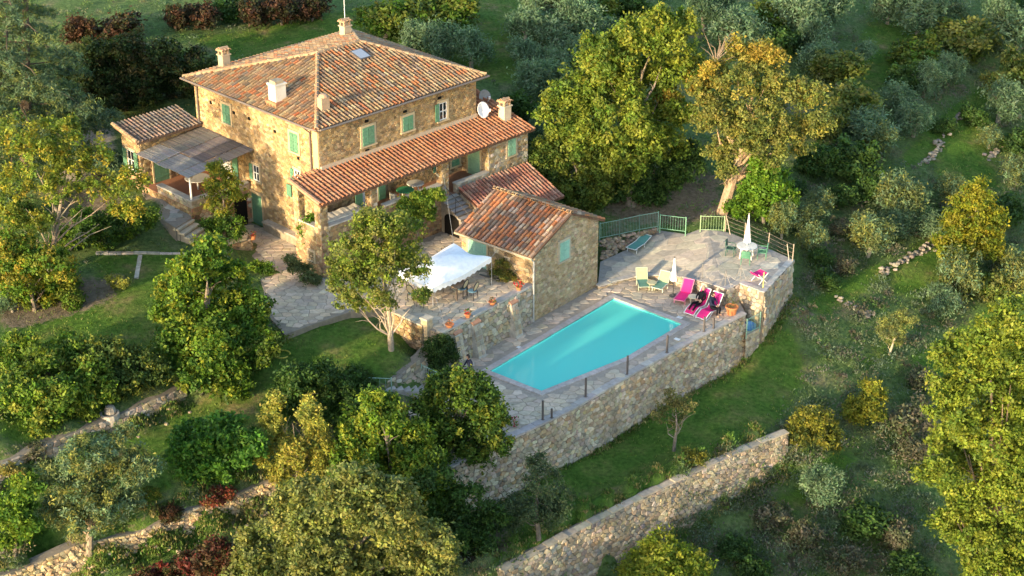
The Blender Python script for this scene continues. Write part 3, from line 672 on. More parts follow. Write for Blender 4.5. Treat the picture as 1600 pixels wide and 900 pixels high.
# enclosed room at the right end
mb = MB(); mb.prism([xy(H(*q, 0)) for q in ((ROOM, VBo-.003), (VA1, VBo-.003), (VA1, 2.8), (LU+.02, 2.8), (LU+.02, 0), (ROOM, 0))], ZF+.001, 6.9, (.42, .35, .26), zt=[6.46, 6.46, 7.5, 7.5, 6.98, 6.98]); room = mb.build('end_room', M['mortar'], ver)
F_rm = hwall(H(ROOM, VBo, ZF), HU, -HV)
stonework(room, VA1-ROOM, 2.36, .2, F_rm, PAL_HOUSE+PAL_WALL, seed=81, excl=[excl(12.32-ROOM, 5.75, .55, 1.0, ZF)], hgt=(.01, .04))
stonework(room, -VBo, 2.6, .2, hwall(H(ROOM, VBo, ZF), HV, -HU), PAL_HOUSE, seed=82, hgt=(.01, .03), rest='inner_stonework', inside=lambda s, t: t < 2.25+s*.2)
window(room, F_rm, 12.32-ROOM, 5.72, .62, 1.0, 'closed', GREEN_PALE, zb=ZF)
# veranda back wall openings on the house front
F0 = hwall(H(0, 0, 0), HU, -HV)
def door(parent, f, s, z0, w_, h_, col, name='door', style='glazed'):
    mb = MB()
    for a, b_ in ((s-w_/2-.1, s-w_/2), (s+w_/2, s+w_/2+.1)): boxw(mb, f, a, b_, z0, z0+h_+.1, -.02, .075, CREAM)
    boxw(mb, f, s-w_/2, s+w_/2, z0+h_, z0+h_+.1, -.02, .078, CREAM); d_ = mb.build(name, M['plaster'], parent)
    mb = MB(); boxw(mb, f, s-w_/2, s+w_/2, z0, z0+h_, .002, .03, (1, 1, 1)); mb.build('pane', M['glass'], d_)
    if style == 'glazed':
        mb = MB()
        for a, b_ in ((s-w_/2, s-w_/2+.09), (s+w_/2-.09, s+w_/2), (s-.07, s+.07)): boxw(mb, f, a, b_, z0, z0+h_, .03, .06, col)
        boxw(mb, f, s-w_/2+.09, s+w_/2-.09, z0, z0+1.1, .03, .055, col); boxw(mb, f, s-w_/2+.09, s+w_/2-.09, z0+h_-.1, z0+h_, .03, .055, col); boxw(mb, f, s-w_/2+.09, s+w_/2-.09, z0+1.45, z0+1.52, .03, .055, col)
        mb.build('door_leaf', M['paint'], d_)
    elif style == 'boards': shutter_leaf(d_, f, s-w_/2, s+w_/2, z0+.02, z0+h_, .035, col, 'door_leaf')
    return d_
d_ = door(house, F0, 3.4, ZF, 1.1, 2.1, (.72, .72, .74)); shutter_leaf(d_, F0, 2.3, 2.82, ZF+.05, ZF+2.1, .08, GREEN); shutter_leaf(d_, F0, 4.0, 4.5, ZF+.05, ZF+2.1, .08, GREEN)
door(room, hwall(H(ROOM-3.2, 0, 0), HU, -HV), 1.9, ZF, .01, 2.0, GREEN, 'door', 'none')
window(house, F0, 8.8, 5.05, .6, .8, 'open_left', GREEN); window(house, F0, 9.95, 5.0, .6, .8, 'closed', GREEN)
door(room, hwall(H(ROOM, VBo+.02, 0), HV, -HU), 1.15, ZF, 1.0, 2.05, GREEN_PALE, 'door', 'boards')
# veranda roof
v0, v1 = H(VA0-.18, -2.55, roofv(-2.55)), H(VA1+.3, -2.55, roofv(-2.55)); v2, v3 = H(VA1+.3, .0, roofv(0)), H(VA0-.18, .0, roofv(0))
mb = MB(); dn = V3((0, 0, -.13)); mb.add([v0, v1, v2, v3, v0+dn, v1+dn, v2+dn, v3+dn], [(0, 1, 2, 3), (7, 6, 5, 4), (0, 4, 5, 1), (1, 5, 6, 2), (2, 6, 7, 3), (3, 7, 4, 0)], (.15, .075, .045)); vr = mb.build('veranda_roof', M['tile'], house)  # dark slab colour holds the shade of the tile channels
tile_roof(vr, [v0, v1, v2, v3], PAL_TILE_RED, 300, seed=91, cw=.275, jt=.12)
x0, x1 = H(LU, 0, roofv(0)), H(VA1+.3, 0, roofv(0)); x2, x3 = H(VA1+.3, 3.2, roofv(0)+.75), H(LU, 3.2, roofv(0)+.75)
mb = MB(); mb.add([x0, x1, x2, x3, x0+dn, x1+dn, x2+dn, x3+dn], [(0, 1, 2, 3), (7, 6, 5, 4), (0, 4, 5, 1), (1, 5, 6, 2), (2, 6, 7, 3), (3, 7, 4, 0)], (.26, .14, .08)); vr2 = mb.build('side_roof', M['tile'], house)
tile_roof(vr2, [x0, x1, x2, x3], PAL_TILE_RED, 40, seed=92, cw=.275, jt=.12, over=-.02)
mb = MB(); mb.obox(H(.02, -.14, roofv(0)+.02), HU*(LU-.04), HV*.12, (0, 0, .22), (.52, .40, .28)); mb.build('flashing', M['plaster'], vr)
mb = MB(); barrel(mb, v0+V3((0, 0, .03)), HU, (v3-v0).normalized(), V3((0, 0, 1)), .3, (v3-v0).length, .12, (.48, .26, .15)); mb.build('verge_tile', M['tile'], vr)
chimney(vr, H(13.05, -1.0, roofv(-1.0)), .55, .85, (.60, .50, .37))
# ---- left wing
WA = -4.2; WZ = 7.0; wb0, wb1 = 10.95, 12.7
mb = MB(); mb.prism([xy(H(*q, 0)) for q in ((WA, wb0), (0.0, wb0), (0.0, wb1), (WA, wb1))], 3.0, WZ, (.38, .29, .19), zt=[WZ, WZ, WZ+.35, WZ+.35]); wing = mb.build('side_wing', M['mortar'], house)
F_wf = hwall(H(WA, wb0, 3.6), HU, -HV); F_wl = hwall(H(WA, wb0, 3.6), HV, -HU)
stonework(wing, 4.2, WZ-3.6, .2, F_wf, PAL_HOUSE, seed=101, hgt=(.01, .04)); stonework(wing, wb1-wb0, WZ-3.55, .2, F_wl, PAL_HOUSE, seed=102, hgt=(.01, .04), rest='end_stonework', excl=[excl(.9, 5.6, .7, 1.2, 3.6)])
window(wing, F_wl, .9, 5.6, .7, 1.2, 'open', GREEN, zb=3.6)
w0, w1, w2, w3 = H(WA-.3, wb0-.3, WZ+.02), H(-.02, wb0-.3, WZ+.02), H(-.02, wb1+.3, WZ+.48), H(WA-.3, wb1+.3, WZ+.48)
mb = MB(); mb.add([w0, w1, w2, w3, w0+dn, w1+dn, w2+dn, w3+dn], [(0, 1, 2, 3), (7, 6, 5, 4), (0, 4, 5, 1), (1, 5, 6, 2), (2, 6, 7, 3), (3, 7, 4, 0)], (.2, .13, .09)); wr = mb.build('wing_roof', M['tile'], house)
tile_roof(wr, [w0, w1, w2, w3], [(.24, .175, .135), (.28, .20, .15), (.19, .155, .135), (.23, .195, .165), (.15, .13, .115), (.32, .21, .15)], 120, seed=103, cw=.25)
ridge(wr, w0+V3((0, 0, .03)), w3+V3((0, 0, .03)), PAL_RIDGE, 104)
# terrace under the pergola
TB0 = 6.35
mb = MB(); mb.prism([xy(H(*q, 0)) for q in ((WA+.1, TB0), (-.01, TB0), (-.01, wb0-.02), (WA+.1, wb0-.02))], 1.6, 4.2, (.36, .17, .10)); tp = mb.build('side_terrace', M['clay'], house)
stonework(tp, 4.05, 2.6, .22, hwall(H(WA+.1, TB0, 1.6), HU, -HV), PAL_WALL+PAL_HOUSE, seed=111, excl=[(2.75, 3.75, 0, 2.35)], hgt=(.01, .04)); stonework(tp, wb0-TB0, 2.6, .22, hwall(H(WA+.1, TB0, 1.6), HV, -HU), PAL_HOUSE, seed=112, hgt=(.01, .04), rest='end_stonework')
mb = MB(); boxw(mb, hwall(H(WA+.1, TB0, 1.6), HU, -HV), 2.82, 3.7, .4, 2.3, .0, .02, (1, 1, 1)); mb.build('cellar_opening', M['dark'], tp)
stonebox(tp, 'parapet', WA+.1, -.1, TB0+.005, TB0+.28, 4.2, 4.62, PAL_WALL, 113, faces='f'); stonebox(tp, 'parapet', WA+.105, WA+.38, TB0+.29, wb0-1.3, 4.2, 4.62, PAL_WALL, 115, faces='l')
mb = MB(); mb.obox(H(WA+.04, TB0-.06, 4.622), HU*(3.95), HV*.4, (0, 0, .08), (.46, .43, .38)); mb.build('ledge', M['flag'], tp)
mb = MB(); mb.obox(H(WA+.04, TB0+.345, 4.622), HU*.4, HV*(wb0-1.3-TB0-.35), (0, 0, .08), (.46, .43, .38)); mb.build('ledge', M['flag'], tp)
d_ = door(wing, hwall(H(WA, wb0-.0, 0), HU, -HV), 1.3, 4.2, 1.0, 1.95, GREEN, 'door', 'boards')
door(house, hwall(H(0, 0, 0), HV, -HU), 8.6, 4.2, 1.0, 2.0, (.7, .7, .68)); shutter_leaf(house, hwall(H(0, 0, 0), HV, -HU), 7.4, 7.9, 4.25, 6.2, .07, GREEN)
# ---- pergola of grey reed mats
pg = thing('pergola', 'grey weathered reed mat pergola on a white pole in the corner by the side wing', 'pergola', H(-4, TB0+.1, 4.6))
def pz(a): return 6.78+a*.10
a0, b0, b1_ = -4.55, 5.75, 10.85
mb = MB()
for a_ in (-4.3, -3.0, -1.6, -.25): mb.obox(H(a_, b0+.1, pz(a_)-.14), HU*.08, HV*(b1_-b0-.2), (0, 0, .10), (.30, .24, .18))
mb.build('rafter', M['wood'], pg)
rnd = random.Random(5); nr = 5; bw = (b1_-b0)/nr
for i in range(nr):
    for a1_, a2_ in ((a0, -2.9), (-2.87, -.05)):
        q = H(a1_, b0+i*bw+.02, pz(a1_)+rnd.uniform(-.03, .04)); mb = MB(); k = int((a2_-a1_)/.09)
        c_ = jit((.16, .14, .125), .18, rnd)
        if a1_ == a0: c_ = jit((.22, .21, .205), .1, rnd)
        for j in range(k):
            mb.obox(q+HU*(j*(a2_-a1_)/k)+V3((0, 0, j*(a2_-a1_)/k*.10)), HU*((a2_-a1_)/k-.012), HV*(bw-.03), (0, 0, .03+rnd.uniform(-.006, .006)), jit(c_, .18, rnd))
        mb.build('reed_mat', M['wood'], pg)
mb = MB(); mb.tube([H(-4.0, TB0+.12, 4.7), H(-4.0, TB0+.12, pz(-4.0)-.14)], .06, 8, (.78, .76, .72)); mb.build('pole', M['metal'], pg)
mb = MB(); mb.lathe(H(-2.2, 8.4, 4.2), [(.05, 0), (.06, .66), (.70, .68), (.72, .72), (.70, .74)], 20, (.5, .47, .42))
mb.build('round_table', M['flag'], None, label='pale round table in the shade under the reed pergola', cat='table')
# ---- stairs from the veranda to the patio
st = thing('stone_stairs', 'grey stone staircase with thin iron rail going down from the veranda', 'stairs', H(7.3, -2.4, 2.15))
sa0, sa1, NS = 6.72, 7.82, 13; rise, run = (ZF-2.15)/NS, .27
mb = MB(); prof = [(VBo-.01, 1.7), (VBo-.01, ZF-.02)]
for i in range(NS): mb.obox(H(sa0, VBo-.02-(i+1)*run, 1.7), HU*(sa1-sa0), HV*run, (0, 0, ZF-.06-i*rise-1.7), (.30, .25, .19))
mb.build('flight', M['mortar'], st)
for i in range(NS):
    mb = MB(); mb.obox(H(sa0-.05, VBo-.05-(i+1)*run, ZF-.058-i*rise), HU*(sa1-sa0+.08), HV*(run+.03), (0, 0, .06), jit((.40, .37, .33), .14, rnd)); mb.build('tread', M['flag'], st)
mb = MB()  # dark arch under the flight
pts = []; A = hwall(H(sa0, VBo-.3, 1.9), -HV, -HU); arch = [(0, 0), (0, 1.2)]+[(.6-.6*math.cos(t), 1.2+.35*math.sin(t)) for t in [math.pi*k/8 for k in range(1, 8)]]+[(1.2, 1.05), (1.2, 0)]
mb.add([A(s, t, .03) for s, t in arch], [tuple(range(len(arch)))], (1, 1, 1)); mb.build('arch_opening', M['dark'], st)
rl = MB(); pp = [H(sa0+.02, VBo-.1-i*run, ZF-(i-.0)*rise+.95) for i in range(NS)]; rl.tube([pp[0], pp[-1]], .022, 6, (.05, .05, .05))
for i in (0, 4, 8, 12): rl.tube([pp[i], pp[i]-V3((0, 0, .98))], .018, 6, (.05, .05, .05))
rl.build('handrail', M['metal'], st)
# ---- low annex roof between house and cabin
an = thing('annex', 'low lean-to annex with dull red tiles between the veranda and the cabin', 'building', H(10, -4, 1.8))
aa0, aa1, ab0, ab1 = 7.9, 12.9, -2.62, -5.3; zt_, ze_ = 4.5, 3.35
mb = MB(); mb.prism([xy(H(*q, 0)) for q in ((aa0, ab1), (aa1, ab1), (aa1, ab0), (aa0, ab0))], 1.2, 3.3, (.40, .33, .24), zt=[ze_-.16, ze_-.16, zt_-.16, zt_-.16]); aw = mb.build('wall', M['mortar'], an)
stonework(aw, ab0-ab1, 2.0, .2, hwall(H(aa0, ab1, 1.8), HV, -HU), PAL_HOUSE, seed=121, hgt=(.01, .04), inside=lambda s, t: t < 1.3+s*.42)
q0, q1, q2, q3 = H(aa0-.12, ab1-.2, ze_-.06), H(aa1+.5, ab1-.2, ze_-.06), H(aa1+.5, ab0, zt_), H(aa0-.12, ab0, zt_)
mb = MB(); mb.add([q0, q1, q2, q3, q0+dn, q1+dn, q2+dn, q3+dn], [(0, 1, 2, 3), (7, 6, 5, 4), (0, 4, 5, 1), (1, 5, 6, 2), (2, 6, 7, 3), (3, 7, 4, 0)], (.13, .06, .04)); ar = mb.build('roof', M['tile'], an)  # annex slab darkened to paint shade into the tile gaps
tile_roof(ar, [q0, q1, q2, q3], [(.36, .15, .10), (.32, .14, .10), (.40, .18, .12), (.30, .16, .12), (.42, .24, .17)], 200, seed=122, jt=.16)
# ---- satellite dishes
def dish(label, p, r, col, yaw):
    t = thing('satellite_dish', label, 'dish', p); d = V3((math.cos(yaw), math.sin(yaw), .35)).normalized(); c_ = V3(p)+V3((0, 0, .55))
    a = d.cross(V3((0, 0, 1))).normalized(); b_ = a.cross(d); mb = MB(); n = 20; vs = []
    for rr, k in ((0, -.16), (.5, -.12), (.85, -.05), (1, 0)): vs += [c_+(a*math.cos(2*math.pi*i/n)*rr*.86+b_*math.sin(2*math.pi*i/n)*rr)*r+d*k*r*1.6 for i in range(n)]
    vs += [v_-d*.03 for v_ in vs]
    fs = [(q*n+i, q*n+(i+1) % n, (q+1)*n+(i+1) % n, (q+1)*n+i) for q in range(3) for i in range(n)]; fs += [tuple(4*n+x for x in reversed(f)) for f in fs]
    fs += [(3*n+i, 3*n+(i+1) % n, 7*n+(i+1) % n, 7*n+i) for i in range(n)]
    mb.add(vs, fs, col); mb.build('reflector', M['metal'], t, smooth=True)
    mb = MB(); mb.tube([c_-b_*r*.9, c_+d*r*1.15-b_*r*.25], .018, 6, (.6, .6, .6)); mb.cbox(c_+d*r*1.15-b_*r*.25, .12, .1, .14, (.7, .7, .68)); mb.build('feed_arm', M['metal'], t)
    mb = MB(); mb.tube([V3(p)-V3((0, 0, .3)), c_-d*.14*r*1.6-d*.02], .03, 6, (.45, .45, .45)); mb.build('bracket', M['metal'], t)
dish('white satellite dish above the veranda tiles at the house corner', H(LU+.25, -.35, 7.05), .48, (.78, .78, .79), RAD(-50))
dd = on_plane(758, 152, H(0, 1.2, 0), HV); dish('grey see-through satellite dish behind the house corner', dd-V3((0, 0, .55)), .46, (.34, .31, .29), RAD(-60))
# ================================================================== cabin, patio, pool deck, terrace
ZPAT = 2.15
def kof(px, py, z): p = P(px, py, z)-KC; return p.dot(KU), p.dot(KV)
KL = -kof(681, 517, 2.2)[0]
cab = thing('stone_cabin', 'small stone cabin with orange tile gable roof beside the swimming pool', 'cabin', K(2.8, 2.5, 0))
CG, CD = 5.7, 5.0; zeL, zeR, zpk = 4.0, 4.05, 5.3
wv = [K(0, 0, -.3), K(CG, 0, -.3), K(CG, CD, -.3), K(0, CD, -.3), K(0, 0, zeL), K(CG, 0, zeR), K(CG, CD, zeR), K(0, CD, zeL), K(CG*.53, 0, zpk), K(CG*.53, CD, zpk)]
mb = MB(); mb.add(wv, [(0, 1, 5, 8, 4), (1, 2, 6, 5), (2, 3, 7, 9, 6), (3, 0, 4, 7)], (.40, .33, .24)); cwall = mb.build('wall', M['mortar'], cab)
F_g = hwall(K(0, 0, 0), KU, -KV); F_cl = hwall(K(0, 0, 0), KV, -KU)
PAL_CAB = [(.38, .285, .175), (.33, .25, .155), (.42, .325, .21), (.36, .29, .20), (.29, .22, .14), (.44, .36, .25)]
def gin(s, t): return t < (zeL+(zpk-zeL)*min(s/(CG*.53), 1) if s < CG*.53 else zeR+(zpk-zeR)*(CG-s)/(CG*.47))-.12
ws, wz = (on_plane(881, 391, K(0, 0, 0), KV)-KC).dot(KU), on_plane(881, 391, K(0, 0, 0), KV).z
stonework(cwall, CG, zpk, .17, F_g, PAL_CAB, seed=131, matn='housestone', inside=gin, excl=[excl(ws, wz, .85, 1.15)], hgt=(.015, .05), nind=60)
stonework(cwall, CD, zeL-1.9, .23, hwall(K(0, 0, 1.9), KV, -KU), PAL_HOUSE+[(.6, .48, .3)], seed=132, hgt=(.015, .05), rest='side_stonework', excl=[(3.0, 4.7, 0, 2.0)])
window(cab, F_g, ws, wz, .8, 1.1, 'closed', AQUA, surround=(.42, .36, .28))
d_ = door(cab, hwall(K(0, 0, 0), KV, -KU), 3.85, ZPAT, 1.35, 1.75, AQUA, 'door', 'boards')
ovg = .22; ce0, ce1 = K(-.3, -ovg, zeL-.03), K(-.3, CD+.2, zeL-.03); cr0, cr1 = K(CG*.53, -ovg, zpk+.09), K(CG*.53, CD+.2, zpk+.09); cf0, cf1 = K(CG+.3, -ovg, zeR-.05), K(CG+.3, CD+.2, zeR-.05)
mb = MB(); vs = [ce0, ce1, cr0, cr1, cf0, cf1]; mb.add(vs+[v_-V3((0, 0, .11)) for v_ in vs], [(0, 2, 3, 1), (2, 4, 5, 3), (0, 6, 8, 2), (2, 8, 10, 4), (0, 1, 7, 6), (4, 10, 11, 5), (1, 3, 9, 7), (3, 5, 11, 9), (6, 7, 9, 8), (8, 9, 11, 10)], (.13, .07, .045)); cro = mb.build('roof', M['tile'], cab)  # cabin roof slab darkened, shade of the tile gaps in its colour
PAL_CT = [(.50, .17, .07), (.48, .20, .10), (.28, .17, .12), (.20, .14, .11), (.46, .30, .20), (.40, .17, .09), (.52, .20, .08), (.34, .22, .16), (.50, .38, .28)]
tile_roof(cro, [ce1, ce0, cr0, cr1], PAL_CT, 220, seed=133, cw=.27, rl=.4); tile_roof(cro, [cf0, cf1, cr1, cr0], PAL_CT+PAL_TILE_OLD, 80, seed=134, cw=.27, rl=.4)
ridge(cro, cr0, cr1, PAL_RIDGE, 135, wd=.28); 
pipe(cab, [K(-.34, -.1, zeL-.12), K(-.05, -.1, zeL-.4), K(-.05, -.1, .05)], .05, (.42, .40, .38)); gutter([ce0+V3((0, 0, -.1))-KU*.05, ce1+V3((0, 0, -.1))-KU*.05], cab, (.40, .32, .22))

# ---- courtyard and patio slab
yard = [xy(K(-KL, .05, 0)), xy(K(-.02, .05, 0)), xy(K(-.02, 5.1, 0)), xy(H(7.85, -5.2, 0)), xy(H(7.85, -2.3, 0)), xy(H(VA0-.02, -2.3, 0)), xy(H(VA0-.02, .02, 0)), xy(H(-.02, .02, 0)), xy(H(-.02, 6.3, 0)), xy(H(-2.3, 6.3, 0)),
        xy(P(383, 372, 2.15)), xy(P(392, 400, 2.15)), xy(P(412, 452, 2.15)), xy(P(416, 490, 2.15)), xy(P(445, 523, 2.15)), xy(P(500, 503, 2.15)), xy(P(548, 487, 2.15)), xy(P(592, 483, 2.15)), xy(P(622, 497, 2.15))]
cy = slab_poly('courtyard_paving', yard, .6, [ZPAT]*len(yard), M['flag'])
PAL_YARD = [(.57, .455, .325), (.53, .425, .31), (.60, .48, .35), (.50, .405, .305), (.58, .455, .31)]
flags(cy, yard, lambda x, y: ZPAT, .40, 141, 300, PAL_YARD)
pw = retaining('patio_wall', 'stone wall with three buttresses between the patio and the pool deck', [xy(K(-KL, 0, 0)), xy(K(-KL*.5, 0, 0)), xy(K(-.03, 0, 0))], 2.14, -.2, .4, 1, .24, 142, 160, PAL_WALL+[(.36, .28, .19)], .36, .09, (.44, .40, .35), .03)
for px, py in ((716, 571), (747, 556), (806, 524)):
    s = kof(px, py, 0)[0]; mb = MB(); w2 = .28
    vs = [K(s-w2, 0, -.1), K(s+w2, 0, -.1), K(s+w2, 0, 1.95), K(s-w2, 0, 1.95), K(s-w2, -.62, -.1), K(s+w2, -.62, -.1), K(s+w2*.9, -.2, 1.85), K(s-w2*.9, -.2, 1.85)]
    mb.add(vs, [(4, 5, 6, 7), (1, 2, 6, 5), (0, 4, 7, 3), (3, 7, 6, 2), (0, 3, 2, 1)], (.46, .43, .38)); bt = mb.build('buttress', M['wallstone'], pw)
    mb = MB(); mb.add([K(s-w2-.02, 0, 1.95), K(s+w2+.02, 0, 1.95), K(s+w2+.02, -.26, 1.84), K(s-w2-.02, -.26, 1.84), K(s-w2-.02, 0, 2.05), K(s+w2+.02, 0, 2.05), K(s+w2+.02, -.26, 1.92), K(s-w2-.02, -.26, 1.92)], [(3, 2, 6, 7), (4, 7, 6, 5), (0, 3, 7, 4), (2, 1, 5, 6)], (.42, .22, .14)); mb.build('brick_cap', M['clay'], bt)
    for k, t in enumerate((.15, .42, .68, .95, 1.22, 1.48)):   # stones of the buttress face
        for f_ in (0, 1):
            def bm(a, t_, h, s=s): return K(s-w2+a, -.62+(t_+.1)*.2154-h, t_)
            vv, ff = stone_geo([(f_*.26+.01, t), (f_*.26+.25, t), (f_*.26+.25, t+.25), (f_*.26+.01, t+.25)], bm, .01, .03, rnd); MB().add(vv, ff, jit(rnd.choice(PAL_WALL), .2, rnd)).build('stone', M['wallstone'], bt, loc=bm(f_*.26+.13, t+.12, 0))
# low wall and gate pillar at the patio's left corner
retaining('low_wall', 'low sunlit stone wall at the left edge of the patio behind the tree', [xy(P(612, 493, 2.2)), xy(P(640, 505, 2.2)), xy(P(661, 514, 2.2))], 2.35, .9, .35, 1, .22, 143, 0, PAL_HOUSE, .4, .08, (.5, .43, .32), .02)
gp = thing('gate_pillar', 'short square stone pillar at the corner of the patio', 'pillar', P(667, 513, 2.15)); mb = MB(); o = P(667, 513, 2.15); mb.cbox(o-V3((0, 0, .6)), .42, .42, 1.15, (.46, .37, .24), RAD(50)); mb.build('shaft', M['stone'], gp)
mb = MB(); mb.cbox(o+V3((0, 0, .552)), .52, .52, .09, (.50, .44, .35), RAD(50)); mb.build('cap', M['flag'], gp)

# ---- terrace and deck
def terz(x): return min(1.05, .16+max(0, x-7.4)*.22)
def tpt(px, py):
    z = .6
    for _ in range(8): p = P(px, py, z); z = terz(p.x)
    return p
TE = [tpt(q[0], q[1]) for q in TERR_EDGE]; TR = [tpt(q[0], q[1]) for q in TERR_REST]
DP = [V3((*q, 0)) for q in DECK_FRONT]
deck_poly = DECK_FRONT+[xy(TR[0]-V3((.0, .0, 0)))]+[xy(p) for p in reversed(TE)]+[xy(K(CG, 0, 0)), xy(K(0, 0, 0)), xy(K(-KL, 0, 0)), xy(P(668, 592, 0)), xy(P(636, 640, 0)), xy(P(660, 690, 0))]
POOL = [xy(P(*q, -.1)) for q in ((765, 582), (846, 614), (978, 561), (1066, 508.5), (959, 468))]
def offset_poly(poly, d):
    n = len(poly); ar = sum(poly[i][0]*poly[(i+1) % n][1]-poly[(i+1) % n][0]*poly[i][1] for i in range(n)); sg = 1 if ar > 0 else -1; out = []
    for i in range(n):
        a, b_, c_ = V3((*poly[i-1], 0)), V3((*poly[i], 0)), V3((*poly[(i+1) % n], 0)); e1_ = (b_-a).normalized(); e2_ = (c_-b_).normalized()
        n1, n2 = V3((e1_.y, -e1_.x, 0))*sg, V3((e2_.y, -e2_.x, 0))*sg; m_ = (n1+n2); m_ = m_/max(.3, m_.length_squared)*2
        out.append((b_.x+m_.x*d, b_.y+m_.y*d))
    return out
COPE = offset_poly(POOL, .34)
def ring_fill(name, outer, inner, z, col, m, thick=None, kind='structure'):
    bm = bmesh.new(); es = []
    for loop in (outer, inner):
        vs = [bm.verts.new((p[0], p[1], z)) for p in loop]; es += [bm.edges.new((vs[i], vs[(i+1) % len(vs)])) for i in range(len(vs))]
    bmesh.ops.triangle_fill(bm, use_beauty=True, use_dissolve=False, edges=es, normal=(0, 0, 1)); bmesh.ops.recalc_face_normals(bm, faces=bm.faces)
    if sum(f.normal.z for f in bm.faces) < 0: bmesh.ops.reverse_faces(bm, faces=bm.faces)
    if thick:
        r = bmesh.ops.extrude_face_region(bm, geom=bm.faces[:]); bmesh.ops.translate(bm, vec=(0, 0, -thick), verts=[v_ for v_ in r['geom'] if isinstance(v_, bmesh.types.BMVert)]); bmesh.ops.recalc_face_normals(bm, faces=bm.faces)
    me = bpy.data.meshes.new(name); bm.to_mesh(me); bm.free(); at = me.attributes.new('tint', 'FLOAT_VECTOR', 'FACE'); at.data.foreach_set('vector', list(col)*len(me.polygons)); me.materials.append(m)
    o = bpy.data.objects.new(name, me); _link(o, None); ORG[o.name] = V3((0, 0, 0)); return props(o, kind=kind)
dk = ring_fill('pool_deck', deck_poly, offset_poly(POOL, .1), -.02, (.36, .30, .24), M['flag'], .25)
PAL_DECK = [(.54, .435, .33), (.50, .41, .315), (.59, .48, .37), (.46, .375, .29), (.55, .43, .31)]
flags(dk, deck_poly, lambda x, y: -.012, .42, 151, 300, PAL_DECK, holes=[offset_poly(POOL, .42)])
# edge stones of the deck over the tall wall
Ld = [V3((*q, 0)) for q in DECK_FRONT]
for i in range(len(Ld)-1):
    d = Ld[i+1]-Ld[i]; k = max(1, round(d.length/.7)); nn = V3((d.y, -d.x, 0)).normalized()
    for j in range(k):
        a, b_ = Ld[i]+d*(j/k)+d.normalized()*.008, Ld[i]+d*((j+1)/k)-d.normalized()*.008; mb = MB(); mb.obox(a+nn*.07+V3((0, 0, -.09)), b_-a, -nn*.42, (0, 0, .105+rnd.uniform(-.006, .006)), jit((.42, .38, .35), .12, rnd)); mb.build('edge_stone', M['flag'], dk, loc=(a+b_)/2)
# ---- pool
pool = thing('swimming_pool', 'turquoise five sided swimming pool with pale stone edge', 'pool', (*POOL[0], -.1))
plain('liner', (.24, .95, .82), .5, .3, 0, .04, 1.5)
mb = MB(); n_ = len(POOL); zs_ = [-.75, -.8, -1.0, -1.1, -1.1]
mb.add([(p[0], p[1], -.02) for p in POOL]+[(p[0], p[1], zs_[i]) for i, p in enumerate(POOL)], [((i+1) % n_, i, n_+i, n_+(i+1) % n_) for i in range(n_)]+[(n_, n_+1, n_+2, n_+3, n_+4)])
mb.build('basin', M['liner'], pool)
inn = [xy(V3((*POOL[0], 0)).lerp(V3((*POOL[4], 0)), .06)), xy(V3((*POOL[1], 0)).lerp(V3((*POOL[2], 0)), .1))]
mb = MB(); mb.prism([POOL[0], POOL[1], inn[1], inn[0]], -.8, -.38, (1, 1, 1)); mb.build('entry_step', M['liner'], pool)
m_, n2, b2_, o2_ = _mat('water'); n2.nodes.remove(b2_)
tr = n2.nodes.new('ShaderNodeBsdfTransparent'); tr.inputs[0].default_value = (.66, 1.0, 1.0, 1); gl = n2.nodes.new('ShaderNodeBsdfGlossy'); gl.inputs['Roughness'].default_value = .06
fr = n2.nodes.new('ShaderNodeFresnel'); fr.inputs[0].default_value = 1.33; mx = n2.nodes.new('ShaderNodeMixShader'); bp = n2.nodes.new('ShaderNodeBump'); bp.inputs['Strength'].default_value = .12; bp.inputs['Distance'].default_value = .05
ns = _noise(n2, 2.2, 3, _pos(n2)); n2.links.new(ns.outputs[0], bp.inputs['Height']); n2.links.new(bp.outputs[0], gl.inputs['Normal']); n2.links.new(bp.outputs[0], fr.inputs['Normal'])
sc_ = n2.nodes.new('ShaderNodeBsdfDiffuse'); sc_.inputs[0].default_value = (.18, .93, .82, 1); m0 = n2.nodes.new('ShaderNodeMixShader'); m0.inputs[0].default_value = .66; n2.links.new(tr.outputs[0], m0.inputs[1]); n2.links.new(sc_.outputs[0], m0.inputs[2])   # light scattered back by the water itself
n2.links.new(fr.outputs[0], mx.inputs[0]); n2.links.new(m0.outputs[0], mx.inputs[1]); n2.links.new(gl.outputs[0], mx.inputs[2]); n2.links.new(mx.outputs[0], o2_.inputs[0])
mb = MB(); mb.add([(p[0], p[1], -.13) for p in POOL], [tuple(range(n_))]); mb.build('water_surface', m_, pool)
for i in range(n_):
    a, b_, c_, d2 = [V3((*q, 0)) for q in (POOL[i], POOL[(i+1) % n_], COPE[(i+1) % n_], COPE[i])]; k = max(1, round((b_-a).length/.5))
    for j in range(k):
        t0, t1 = (j+.012)/k, (j+.988)/k; q = [a.lerp(b_, t0), a.lerp(b_, t1), d2.lerp(c_, t1), d2.lerp(c_, t0)]; mb = MB(); mb.prism([xy(x) for x in q], -.07, .022+rnd.uniform(-.003, .004), jit((.47, .41, .38), .08, rnd), bottom=True); mb.build('coping_stone', M['flag'], pool, loc=(q[0]+q[2])/2)
# pool ladder / skimmer lids
for px, py in ((985, 473), (1062, 496), (1058, 530), (812, 543)):
    p = P(px, py, .01); mb = MB(); mb.cbox(p, .32, .22, .012, (.72, .72, .70), RAD(-38)); mb.build('skimmer_lid', M['paint'], dk)
